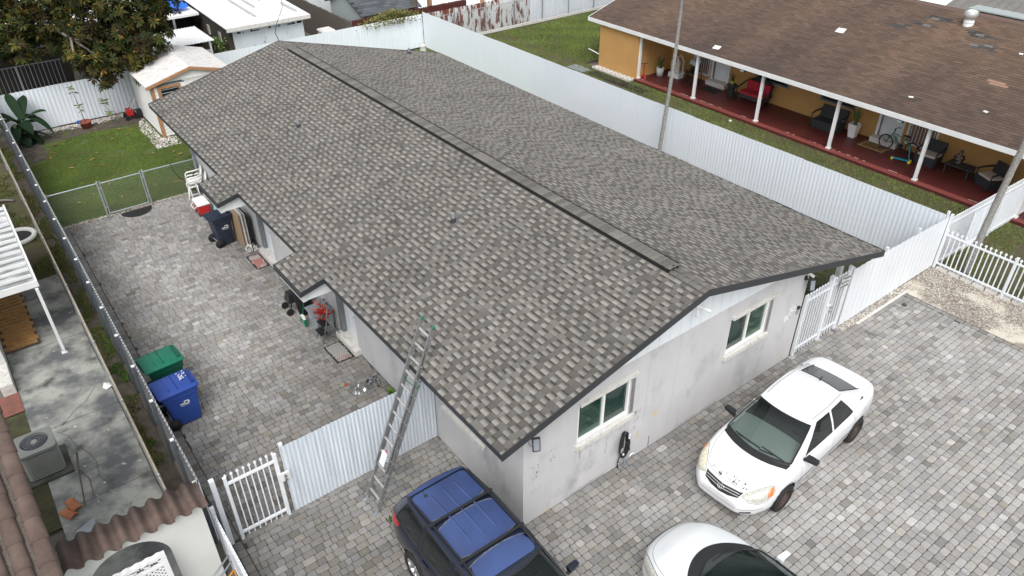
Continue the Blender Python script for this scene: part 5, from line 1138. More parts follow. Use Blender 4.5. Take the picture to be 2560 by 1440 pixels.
t = thing('metal_sheet', 'bent grey metal sheet lying below the broken orange tile', 'sheet', (-6.8, 5.1, 0)); b = MB(); b.add([(-7.0, 5.2, .03), (-6.62, 5.3, .08), (-6.75, 4.7, .03), (-6.98, 4.72, .14), (-7.0, 5.2, .035), (-6.62, 5.3, .085), (-6.75, 4.7, .035), (-6.98, 4.72, .145)], [(0, 1, 2, 3), (7, 6, 5, 4)]); b.build('sheet', MT['galv_pipe'], t)
t = thing('paper_scrap', 'torn white paper on the ground beside the chain link fence', 'paper', (-5.45, 9.3, 0)); b = MB(); b.add([(-5.5, 9.2, .02), (-5.36, 9.24, .05), (-5.38, 9.42, .03), (-5.5, 9.45, .06), (-5.56, 9.33, .02)], [(0, 1, 2, 3, 4)]); b.build('paper', MT['white'], t, fixn=False)
t = thing('round_planter', 'black round mat inside a pale stone ring on the left yard', 'planter', (-5.75, 18.7, 0)); b = MB()
b.tube([(-5.95+.50*math.cos(R_(a)), 18.55+.50*math.sin(R_(a)), .05) for a in range(-130, 91, 10)], .085, 8); b.build('stone_curb', MT['plaster'], t)
b = MB(); b.cyl((-5.95, 18.55, 0), (-5.95, 18.55, .05), .45, n=24); b.build('mat', MT['black'], t)
t = thing('fallen_log', 'pale dead log lying in the left yard grass', 'log', (-6.2, 21.6, 0)); b = MB(); b.tube([(-6.7, 21.8, .06), (-6.2, 21.75, .08), (-5.8, 21.6, .06), (-5.6, 21.45, .04)], .07, 8, r_end=.04); b.build('log', MT['bark'], t)
# ---------------------------------------------------------------- yard shed and things beyond the back fence
sh = thing('garden_shed', 'pale garden shed with orange trim boards behind the house', 'shed', (1.7, 25.5, 0)); X0, X1, F, K = .2, 3.3, 23.92, 27.3
zs = 2.13; zp = 2.60; xm = 1.82; wall_s = mat('shed_white', (.76, .76, .74), .7, (.70, .70, .68), 3.)
b = MB(); b.box((X0+.03, F+.05, 0), (X1-.03, K, zs)); b.prism([(X0+.03, zs), (X1-.03, zs), (xm, zp-.08)], 1, F+.05, K); b.build('wall', MT['wood_gr'], sh)
for k in range(15):   # lap siding boards
    z = .05+k*.142; b = MB(); b.prism([(F-.022, z), (F+.05, z), (F+.05, z+.146), (F+.008, z+.146)], 0, X0, X1-.02)
    if z < 2.0: b.build('siding_board', wall_s, sh)
    b = MB(); b.prism([(X0-.022, z), (X0+.03, z), (X0+.03, z+.146), (X0+.008, z+.146)], 1, F+.02, K); b.build('siding_board', wall_s, sh)
b = MB(); b.prism([(X0, 2.16), (X1, 2.16), (xm, zp-.04)], 1, F-.01, F+.05); b.build('gable_panel', wall_s, sh)
b = MB()
for s, x in ((-1, X0-.18), (1, X1+.1)):
    pass
b.prism([(X0-.20, zs-.02), (xm, zp), (X1+.15, zs+.04), (X1+.15, zs+.09), (xm, zp+.05), (X0-.20, zs+.03)], 1, F-.12, K+.15); b.build('roof', MT['shedroof'], sh)
for pts in ([(X0-.2, zs-.10), (xm, zp-.08), (xm, zp+.03), (X0-.2, zs+.02)], [(xm+.002, zp-.08), (X1+.15, zs-.04), (X1+.15, zs+.08), (xm+.002, zp+.03)]):
    b = MB(); b.prism(pts, 1, F-.15, F-.122); b.build('rake_board', MT['wood_or'], sh)
b = MB(); b.box((X0-.02, F-.03, 0), (X0+.10, F-.013, 2.1)); b.build('corner_board', MT['wood_or'], sh); b = MB(); b.box((X0-.035, F-.02, 0), (X0-.013, F+.08, 2.1)); b.build('corner_board', MT['wood_or'], sh)
b = MB(); b.box((.55, F-.02, 1.45), (1.25, F-.014, 1.95)); w = b.build('window', MT['glass_d'], sh)
b = MB(); b.box((.42, F-.045, 1.95), (1.33, F-.015, 2.05)); b.box((.42, F-.045, 1.35), (.53, F-.015, 1.95)); b.box((1.24, F-.045, 1.35), (1.33, F-.015, 1.95)); b.box((.53, F-.045, 1.35), (1.24, F-.015, 1.44)); b.build('window_frame', MT['wood_or'], w)
b = MB(); b.box((1.5, F-.035, .05), (2.9, F-.013, 2.12)); b.build('door', wall_s, sh); b = MB(); b.box((1.42, F-.05, 2.12), (3.0, F-.015, 2.19)); b.build('door_header', MT['whitedirty'], sh)
# red mower-like tool by the shed
t = thing('lawn_mower', 'small red mower with pale handle between the shed and the back fence', 'mower', (.0, 27.0, 0)); b = MB(); b.box((-.42, 26.75, .16), (-.16, 27.15, .42)); b.build('mower_deck', MT['red'], t, bevel=.03)
b = MB(); b.tube([(-.3, 26.8, .4), (.05, 26.7, .85), (.05, 27.15, .85), (-.3, 27.1, .4)], .018); b.build('handle', MT['whitedirty'], t)
for px in (-.45, -.12):
    for py in (26.72, 27.16): b = MB(); b.cyl((px, py-.02, .10), (px, py+.02, .10), .10, n=14); b.build('wheel', MT['black'], t)
t = thing('gas_can', 'dark bundle on the ground beside the red mower', 'can', (.1, 26.95, 0)); b = MB(); b.box((-.02, 26.8, 0), (.2, 27.1, .32), taper=.03); b.build('body', MT['blackpl'], t, bevel=.02)
# potted saplings
def sapling(x, y, h, label, pot=True):
    t = thing('potted_sapling' if pot else 'sapling', label, 'plant', (x, y, 0)); z0 = .3 if pot else 0
    if pot: b = MB(); b.lathe([(.001, 0), (.17, 0), (.23, .26), (.25, .27), (.25, .31), (.21, .31), (.2, .27), (.001, .27)], Matrix.Translation((x, y, 0)), 16); b.build('pot', MT['terra'], t)
    b = MB(); b.tube([(x, y, z0-.05), (x-.03, y, z0+h*.4), (x-.08, y, z0+h*.75), (x-.1, y, z0+h)], .018, 6, r_end=.008); b.build('stem', MT['bark'], t)
    b = MB()
    for cz, n, s in ((1., 10, .26), (.86, 8, .22), (.45, 7, .24), (.33, 4, .2)):
        for k in range(n):
            a = random.uniform(0, 6.28); L = s*random.uniform(.7, 1.2); p = Vector((x-.09*cz, y, z0+h*cz)); d = Vector((math.cos(a), math.sin(a), random.uniform(-.7, .3))); q = p+d*L; sd_ = Vector((-math.sin(a), math.cos(a), 0))*L*.24
            c = random.choice([(.10, .16, .05), (.16, .22, .07), (.20, .24, .08)]); b.add([p, p+d*L*.5+sd_, q, p+d*L*.5-sd_], [(0, 1, 2, 3)], c)
    b.build('leaves', MT['leaf'], t, kind='stuff', fixn=False); return t
t = sapling(-2.05, 26.95, 1.45, 'tall leafy sapling in a red-brown pot against the white back fence'); b = MB(); b.ball((-2.28, 27.0, .3), .09, 8, 6, .8); b.build('blue_bag', MT['rope'], t)
sapling(-1.0, 27.15, .95, 'smaller bare sapling in the pebble bed by the white back fence', False)
# banana plant
bp_ = thing('banana_plant', 'dark banana plant with broad leaves in the corner of the back yard', 'banana plant', (-4.35, 26.9, 0))
b = MB()
for dx, dy in ((0, 0), (.25, -.15), (-.15, -.3)): b.tube([(-4.35+dx, 26.9+dy, 0), (-4.35+dx*1.3, 26.9+dy*1.3, .9)], .10, 8, r_end=.06)
b.build('stem', mat('banana_stem', (.10, .12, .05), .7), bp_)
def bleaf(p, az, L, w, rise, droop, c):
    b = MB(); n = 12; vs = []; d = Vector((math.cos(az), math.sin(az), 0)); s = Vector((-math.sin(az), math.cos(az), 0))
    for k in range(n+1):
        f = k/n; q = Vector(p)+d*L*f*(1-.15*f)+Vector((0, 0, rise*f-droop*f*f)); ww = w*math.sin(math.pi*min(1, .06+f*.94))**.55*(1 if f < .8 else 1-(f-.8)*2.2); nz = Vector((0, 0, .10*w))
        vs += [q-s*ww+nz*1.6, q, q+s*ww+nz*1.6]
    b.add(vs, [(3*k+j, 3*k+j+1, 3*k+4+j, 3*k+3+j) for k in range(n) for j in range(2)], c, True)
    b.tube([Vector(p)+d*L*(k/n)*(1-.15*k/n)+Vector((0, 0, rise*k/n-droop*(k/n)**2+.012)) for k in range(n+1)], .016, 5, tuple(min(1, q*2.2) for q in c), r_end=.005)
    b.build('leaf', MT['leaf'], bp_, fixn=False)
for az, L, rise, dr, h in ((20, 1.5, .3, .5, .8), (-25, 1.35, .8, .5, 1.0), (-70, 1.3, .7, 1.0, .9), (-110, 1.3, .5, .9, .8), (60, 1.3, 1.2, .5, 1.0), (-50, 1.15, .1, .7, .6), (5, 1.2, -.05, .4, .5), (100, 1.3, 1.5, .6, 1.), (-140, 1.5, 1.1, 1.0, .9), (-15, 1.0, .1, .5, .35), (160, 1.2, 1.0, .6, 1.), (-90, 1.0, .2, .6, .4), (40, 1.4, .8, .9, .9), (-35, 1.5, .5, 1.2, 1.1), (-65, .9, .0, .5, .3)):
    g_ = random.uniform(.8, 1.25); bleaf((-4.35+random.uniform(-.1, .2), 26.85+random.uniform(-.25, .05), h*.9), R_(az), L*.82, random.uniform(.17, .23), rise, dr, (.009*g_, .026*g_, .010*g_))

# big-leaved tree behind the back fence
def rosette_tree(name, label, base, limbs, zone, n_ros, leaf_L, cols, seed, nl=13, dens=None):
    r = random.Random(seed); t = thing(name, label, 'tree', base); b = MB(); b.tube([base, (base[0]+.2, base[1]-.3, 1.6), limbs[0][0]], .26, 10, r_end=.17); b.build('trunk', MT['bark'], t)
    for pts in limbs: b = MB(); b.tube(pts, .07, 6, r_end=.02); b.build('limb', MT['bark'], t)
    V = []; Fc = []; Cc = []
    k = 0; tries = 0
    while k < n_ros and tries < n_ros*30:
        tries += 1; p = zone(r)
        if p is None: continue
        k += 1; p = Vector(p); ax = Vector((r.gauss(0, .5), r.gauss(-.25, .5), r.uniform(.15, 1.))).normalized(); u = ax.orthogonal().normalized(); v = ax.cross(u); base_c = r.choice(cols); g_ = r.uniform(.6, 1.35)
        for i in range(nl):
            a = 2*math.pi*i/nl+r.uniform(-.2, .2); L = leaf_L*r.uniform(.75, 1.2); el = r.uniform(-.35, .55); d = (u*math.cos(a)+v*math.sin(a))*math.cos(el)+ax*math.sin(el); s = d.cross(ax).normalized()*L*.145; q = p+d*L; m_ = p+d*L*.62
            c = tuple(x*g_*r.uniform(.75, 1.25) for x in base_c)
            if r.random() < .018: c = (.30*g_, .17*g_, .03)
            o = len(V); V += [tuple(p), tuple(m_+s+ax*.03), tuple(q-ax*L*.12), tuple(m_-s+ax*.03), tuple(m_)]; Fc += [(o, o+1, o+4), (o+1, o+2, o+4), (o+2, o+3, o+4), (o+3, o, o+4)]; Cc += [c]*5
    b = MB(); b.v = V; b.f = Fc; b.c = Cc; b.smooth = [False]*len(Fc); b.mi = [0]*len(Fc); b.build('crown', MT['leaf'], t, fixn=False); return t
blobs = [((-3.8, 28.4, 4.9), 1.5, 1.3, 1.5), ((-2.2, 27.8, 4.7), 1.6, 1.3, 1.5), ((-.6, 27.2, 4.2), 1.5, 1.3, 1.6), ((.9, 27.0, 4.6), 1.5, 1.2, 1.3), ((2.0, 27.4, 4.6), 1.0, 1.0, 1.2), ((-5.0, 28.5, 4.4), 1.4, 1.3, 1.6), ((-1.0, 26.3, 3.1), 1.1, .8, 1.0), ((.6, 26.2, 3.2), 1.0, .8, 1.1), ((-.9, 25.9, 2.35), .75, .5, .55), ((-3.0, 27.3, 3.9), 1.2, .9, 1.0), ((.1, 25.9, 2.2), .5, .4, .5), ((-4.6, 28.9, 3.4), 1.4, .9, .8), ((1.55, 26.6, 3.4), .7, .6, .8)]
def zone1(r):
    c, a, b_, d = r.choices(blobs, [q[1]*q[3]*q[2] for q in blobs])[0]
    while True:
        x, y, z = r.uniform(-1, 1), r.uniform(-1, 1), r.uniform(-1, 1); l = math.sqrt(x*x+y*y+z*z)
        if .35 < l < 1: break
    return (c[0]+x*a, c[1]+y*b_, c[2]+z*d)
olive = [(.038, .046, .011), (.026, .033, .009), (.056, .064, .014), (.036, .028, .010), (.078, .072, .015)]
rosette_tree('broadleaf_tree', 'large dark olive tree with rosettes of long leaves hanging over the white back fence', (-1.6, 29.4, 0), [[(-1.3, 28.9, 2.6), (-2.4, 28.2, 3.8), (-3.6, 27.8, 4.8)], [(-1.3, 28.9, 2.6), (-.9, 28.0, 3.8), (-.6, 27.2, 4.6)], [(-1.4, 28.6, 3.0), (.2, 27.4, 3.6), (1.6, 27.0, 4.3)], [(-2.4, 27.2, 4.4), (-1.7, 26.6, 3.8), (-1.2, 26.2, 3.3), (-.8, 25.9, 2.6)], [(-1.5, 26.4, 3.7), (-1.1, 26.1, 3.75), (-.7, 26.0, 3.5)], [(-1.6, 26.4, 3.8), (-1.75, 26.1, 3.3), (-1.7, 26.0, 2.9)]], zone1, 1700, .27, olive, 5, nl=15)
def zone2(r):
    while True:
        x, y, z = r.uniform(-1, 1), r.uniform(-1, 1), r.uniform(-1, 1)
        if x*x+y*y+z*z < 1: return (-5.3+x*.75, 27.9+y*.6, 2.25+z*.75)
rosette_tree('leafy_shrub', 'yellow-green leafy branches at the left edge under the dark tree', (-5.5, 28.2, 0), [[(-5.5, 28.2, 1.), (-5.4, 28.0, 1.9)]], zone2, 60, .26, [(.12, .13, .035), (.17, .17, .045), (.09, .10, .03)], 9, 9)
# dark porch and railing behind the tree
t = thing('dark_porch_building', 'dark building with grey window railing half hidden behind the big tree', 'building', (-4, 32, 0)); b = MB(); b.box((-9, 30.5, 0), (2.2, 38, 3.0)); b.build('wall', MT['brownwall'], t); b = MB(); b.box((-9.3, 31.0, 3.0), (2.4, 38, 3.12)); b.build('roof', MT['whiteroof'], t)
b = MB(); b.box((-9, 30.42, 1.7), (-4.3, 30.5, 2.6)); b.box((-2.9, 30.40, 2.55), (-2.0, 30.48, 2.8)); b.build('wall_panel', MT['grey_post'], t)
t = thing('iron_railing', 'white vertical bar railing in the dark gap behind the back fence at the left', 'railing', (-3.2, 28.7, 0))
for k in range(17): b = MB(); x = -4.6+k*.16; b.bar((x, 28.7, 1.2), (x, 28.7, 2.45), .022 if k != 6 else .07); b.build('bar', MT['grey_post'] if k % 3 else MT['galv_pipe'], t)
b = MB(); b.bar((-4.65, 28.7, 2.45), (-1.95, 28.7, 2.45), .03); b.bar((-4.65, 28.7, 1.25), (-1.95, 28.7, 1.25), .03); b.build('rail', MT['grey_post'], t)
# lean-to metal roof and low white wall
t = thing('lean_to', 'low lean-to with white corrugated metal roof behind the garden shed', 'shed', (3.5, 30, 0)); b = MB(); b.box((2.75, 29.2, 0), (4.3, 29.3, 1.55)); b.build('wall', MT['whitedirty'], t); b = MB(); b.box((2.9, 29.12, .4), (3.3, 29.19, 1.2)); b.build('window', MT['glass_d'], t)
for k in range(12): b = MB(); x = 2.75+k*.145; b.prism([(x, 1.98), (x+.10, 1.98), (x+.12, 2.01), (x+.145, 2.01), (x+.145, 2.0), (x, 1.97)], 1, 29.0, 31.9); b.build('roof_sheet', MT['whiteroof'], t)
b = MB(); b.prism([(1.6, 1.55), (2.72, 1.95), (2.72, 1.99), (1.6, 1.59)], 1, 28.9, 31.9); b.build('roof_wing', MT['galv'], t); b = MB(); b.box((4.25, 29.1, 0), (4.33, 29.2, 2.0)); b.box((2.7, 29.1, 0), (2.78, 29.2, 1.95)); b.build('post', MT['white'], t)
# big white-roofed building
t = thing('white_roofed_building', 'building with flat bright white roof and peeling white wall behind the back fence', 'building', (7.2, 31, 0))
b = MB(); b.box((5.45, 29.25, 0), (9.0, 29.45, 2.28)); b.build('front_wall', MT['oldwhite'], t); b = MB(); b.box((5.2, 29.3, 0), (5.44, 36, 2.3)); b.box((8.8, 29.45, 0), (9.0, 36, 2.28)); b.build('side_wall', MT['brownwall'], t)
b = MB(); b.prism([(28.95, 2.34), (40, 2.75), (40, 2.80), (28.95, 2.40)], 0, 5.1, 9.3); r = b.build('roof', MT['whiteroof'], t); b = MB(); b.box((5.1, 28.90, 2.22), (9.3, 28.948, 2.40)); b.build('fascia', MT['whitedirty'], t)
for k in range(16): b = MB(); y = 29.6+k*.62; b.prism([(y, 2.43+(y-28.95)*.037), (y+.03, 2.43+(y-28.95)*.037), (y+.03, 2.41+(y-28.95)*.037), (y, 2.41+(y-28.95)*.037)], 0, 5.12, 9.28); b.build('roof_seam', MT['white'], r)
for x, ya, yb in ((6.9, 29.9, 36), (7.45, 31.4, 38), (8.15, 32.4, 38), (8.9, 29.6, 31.2)):
    b = MB(); b.bar((x, ya, 2.47+(ya-28.95)*.037), (x-.1, yb, 2.50+(yb-28.95)*.037), .10, .05); b.build('roof_batten', MT['alu2'], r)
for y, z in ((30.2, 1.5), (31.8, 1.5)): b = MB(); b.box((5.13, y, z), (5.19, y+.25, z+.45)); b.build('wall_light', MT['lamp_w'], t)
b = MB()
for k in range(22): x = 5.6+random.random()*3.3; b.box((x, 29.243, 2.0), (x+random.uniform(.05, .2), 29.249, 2.01+random.uniform(.0, .09)))
b.build('peeling_paint', MT['brownwall'], t)
t = thing('shrub', 'bright green potted shrub in the dark gap beside the brown wall', 'shrub', (4.85, 29.6, 0)); b = MB()
for k in range(220):
    p = Vector((4.85+random.gauss(0, .16), 29.6+random.gauss(0, .2), random.uniform(.5, 1.9))); d = Vector((random.gauss(0, 1), random.gauss(0, 1), random.gauss(0, 1))).normalized()*.09; s = d.orthogonal().normalized()*.045; b.add([p, p+d*.5+s, p+d, p+d*.5-s], [(0, 1, 2, 3)], random.choice([(.10, .20, .03), (.16, .26, .05), (.06, .12, .02)]))
b.build('leaves', MT['leaf'], t, kind='stuff', fixn=False); b = MB(); b.box((4.6, 29.4, .0), (5.1, 29.8, .45)); b.build('planter', MT['terra'], t)
t = thing('blue_tarp', 'bright blue tarp held over a low roof in the top left behind the tree', 'tarp', (3, 34, 2.6)); b = MB(); vs = []; n = 10
for i in range(n+1):
    for j in range(n+1): vs.append((1.6+3.2*i/n, 33.2+3.2*j/n, 2.62+.10*math.sin(i*1.9+j)+.07*math.sin(j*2.7)+random.uniform(-.03, .03)))
b.add(vs, [(i*(n+1)+j, (i+1)*(n+1)+j, (i+1)*(n+1)+j+1, i*(n+1)+j+1) for i in range(n) for j in range(n)]); b.build('tarp', MT['tarp'], t)
t = thing('white_roof_annex', 'low white roof below the blue tarp, held by a grey post', 'building', (3.5, 33, 0)); b = MB(); b.box((1.4, 32.6, 2.3), (5.05, 38, 2.42)); b.build('roof', MT['whiteroof'], t); b = MB(); b.box((3.75, 32.65, 0), (3.85, 32.75, 2.3)); b.build('post', MT['galv_pipe'], t); b = MB(); b.box((1.4, 34.5, 0), (5.05, 38, 2.3)); b.build('wall', MT['brownwall'], t)
# grey shingled shed
t = thing('grey_shed', 'small grey shed with dark slate shingle roof beyond the back fence', 'shed', (13.5, 29, 0)); gx0_, gx1_ = 11.9, 15.3
b = MB(); b.box((12.1, 28.9, 0), (15.2, 32.6, 1.95)); b.prism([(28.9, 1.95), (32.6, 1.95), (30.75, 2.65)], 0, 12.1, 15.2); b.build('wall', MT['shedwall'], t)
sl_r = lambda y: 1.9+.40*(y-28.6); b = MB(); b.prism([(28.6, 1.86), (30.75, 2.72), (32.9, 1.86), (32.9, 1.9), (30.75, 2.77), (28.6, 1.9)], 0, 11.9, 15.5); r = b.build('roof', MT['deck'], t)
for j in range(11):
    y = 28.6+j*.198
    for i in range(9):
        x = 11.9+i*.4+(.2 if j % 2 else 0)
        if x < 15.5: b = MB(); x2 = min(x+.395, 15.5); v = random.uniform(.7, 1.4); b.add([(x, y, sl_r(y)+.004), (x2, y, sl_r(y)+.004), (x, y, sl_r(y)+.018), (x2, y, sl_r(y)+.018), (x, y+.2, sl_r(y+.2)+.008), (x2, y+.2, sl_r(y+.2)+.008)], [(0, 1, 3, 2), (2, 3, 5, 4)], (v, v, v)); b.build('shingle', MT['shedgrey'], r, fixn=False)
b = MB(); b.box((11.9, 31.2, 2.66), (15.0, 33, 2.72)); b.build('white_ridge_sheet', MT['whiteroof'], t)
t = thing('pale_building', 'pale blue-white wall beyond the weathered board fence at the top', 'building', (12, 36, 0)); b = MB(); b.box((11.6, 34.5, 0), (17, 40, 3.4)); b.build('wall', MT['oldwhite'], t)
# deck boxes
def dbox(x, y, w, d, h, label):
    t = thing('storage_box', label, 'storage box', (x, y, 0)); b = MB(); b.box((x, y, 0), (x+w, y+d, h), taper=.02); b.build('body', MT['whitedirty'], t, bevel=.01); b = MB(); b.box((x-.03, y-.03, h), (x+w+.03, y+d+.03, h+.08), taper=.04); b.build('lid', MT['shedroof'], t, bevel=.01)
    for k in range(3): b = MB(); b.box((x+.02, y-.012, .12+k*h*.28), (x+w-.02, y+.012, .17+k*h*.28)); b.build('molding', MT['whitedirty'], t)
dbox(9.75, 28.7, .65, .7, 1.45, 'taller beige resin storage box by the weathered board fence'); dbox(10.4, 28.35, .8, .55, 1.2, 'shorter beige resin storage box nearest the white back fence')
# utility pole, orange posts, deck, vine
t = thing('utility_pole', 'short dark grey timber pole behind the back fence corner', 'pole', (15.15, 28.7, 0)); b = MB(); b.cyl((15.15, 28.8, 0), (15.15, 28.8, 6), .17, .15, n=12); b.build('pole', MT['wood_dk'], t); b = MB(); b.cyl((15.33, 28.75, 0), (15.33, 28.75, 6), .02, n=6); b.build('conduit', MT['alu'], t)
for k, (x, y, lb) in enumerate(((16.6, 29.6, 'orange-brown timber post just beyond the fence corner'), (21.5, 31.5, 'second orange-brown timber post beside the pale deck'))):
    t = thing('timber_post', lb, 'post', (x, y, 0)); b = MB(); b.box((x-.1, y-.1, 0), (x+.1, y+.1, 3.2)); b.build('post', MT['wood_or'], t)
t = thing('pale_deck', 'pale slab with orange posts on the lawn beyond the red board fence', 'deck', (19, 32, 0)); b = MB(); b.box((16, 30.5, 0), (23, 36, .35)); b.build('deck', MT['whiteroof'], t)
sheet('back_lawn_beyond', 11.3, 28.0, 50, 34, -.03, MT['grass_ground2'])
t = thing('creeper', 'yellow-green creeper spilling over the top of the white back fence', 'creeper', (13, 27.9, 1.7)); b = MB()
for k in range(1500):
    x = random.gauss(13.3, .75); y = 27.9+abs(random.gauss(0, .3)); z = 1.62+max(0, .45-abs(x-13.4)*.22)*random.random()+.12*random.random()
    if random.random() < .12: y = 27.72; z = 1.75-random.random()*.25
    p = Vector((x, y, z)); d = Vector((random.gauss(0, 1), random.gauss(0, 1), random.gauss(0, .6))).normalized()*.10; s = d.orthogonal().normalized()*.045; b.add([p, p+d*.5+s, p+d, p+d*.5-s], [(0, 1, 2, 3)], random.choice([(.15, .16, .05), (.10, .12, .03), (.20, .17, .06), (.08, .07, .03)]))
b.build('leaves', MT['leaf'], t, kind='stuff', fixn=False)
t = thing('stucco_vent_box', 'small pale round cap standing at the far roof edge', 'vent', (10.3, 20.2, 0)); b = MB(); b.cyl((10.35, 26.6, 0), (10.35, 26.6, .6), .22, .24, n=12); b.build('barrel', MT['whitedirty'], t); bpy.data.objects.remove(bpy.data.objects['barrel']); b = MB(); b.cyl((11.2, 21.5, 0), (11.2, 21.5, 2.25), .13, n=12); b.ball((11.2, 21.5, 2.25), .16, 12, 6, .35); b.build('pipe', MT['whitedirty'], t)
# overhead wire from the far gable to the white building
t = thing('service_wire', 'drooping black wire from the house ridge to the white-roofed building', 'wire', (4, 19.6, 4.2)); b = MB(); b.tube([(4.05, 19.55, 4.22), (4.6, 21.3, 4.0), (5.9, 24.5, 3.45), (7.6, 28.0, 3.15), (8.6, 30.5, 3.2), (9.8, 36, 4.2)], .014, 5); b.build('wire', MT['black'], t)
# palms
def palm(base, top, r0, label, fronds=True):
    t = thing('palm_tree', label, 'palm tree', base); base = Vector(base); top = Vector(top); b = MB(); pts = []; n = 40
    prof = []
    for k in range(n+1): f = k/n; p = base.lerp(top, f)+Vector((.05*math.sin(f*5), .03*math.sin(f*7), 0)); pts.append(p)
    vs = []; m_ = 12
    for k, p in enumerate(pts):
        rr_ = r0*(1-.35*k/n)*(1.04 if k % 2 else .98)
        for q in range(m_): a = 2*math.pi*q/m_; vs.append((p.x+rr_*math.cos(a), p.y+rr_*math.sin(a), p.z))
    b.add(vs, [(k*m_+q, k*m_+(q+1) % m_, (k+1)*m_+(q+1) % m_, (k+1)*m_+q) for k in range(n) for q in range(m_)], smooth=True); b.build('trunk', MT['palm'], t)
    if fronds:
        for i in range(17):
            a = i*2.4; el = .9-1.5*(i/17.); b = MB(); L = 1.15; pts = []
            for k in range(11): f = k/10; pts.append(top+Vector((math.cos(a)*L*f*math.cos(el*(1-f*.3)), math.sin(a)*L*f*math.cos(el*(1-f*.3)), L*(math.sin(el)*f-.75*f*f)+.05)))
            b.tube(pts, .016, 5, (.16, .17, .06), r_end=.004)
            for k in range(1, 11):
                for s in (-1, 1):
                    for e in (0, .5):
                        p = pts[k].lerp(pts[k-1], e); d = (pts[k]-pts[k-1]).normalized(); sd_ = d.cross(Vector((0, 0, 1))).normalized()*s; l = .42*math.sin(math.pi*min(1, .15+k/11))
                        q = p+sd_*l+d*l*.5-Vector((0, 0, l*.45)); b.add([p-d*.018, p+d*.018, q], [(0, 1, 2)], random.choice([(.10, .12, .03), (.16, .14, .05), (.22, .17, .06)]))
            b.build('frond', MT['leaf'], t, fixn=False)
    return t
palm((14.55, 10.2, 0), (14.80, 10.1, 6.95), .078, 'slim palm with ringed grey trunk inside the long white fence')
palm((15.92, -.82, 0), (15.68, -1.27, 9.8), .10, 'slim palm trunk leaning behind the front picket fence at the right edge')
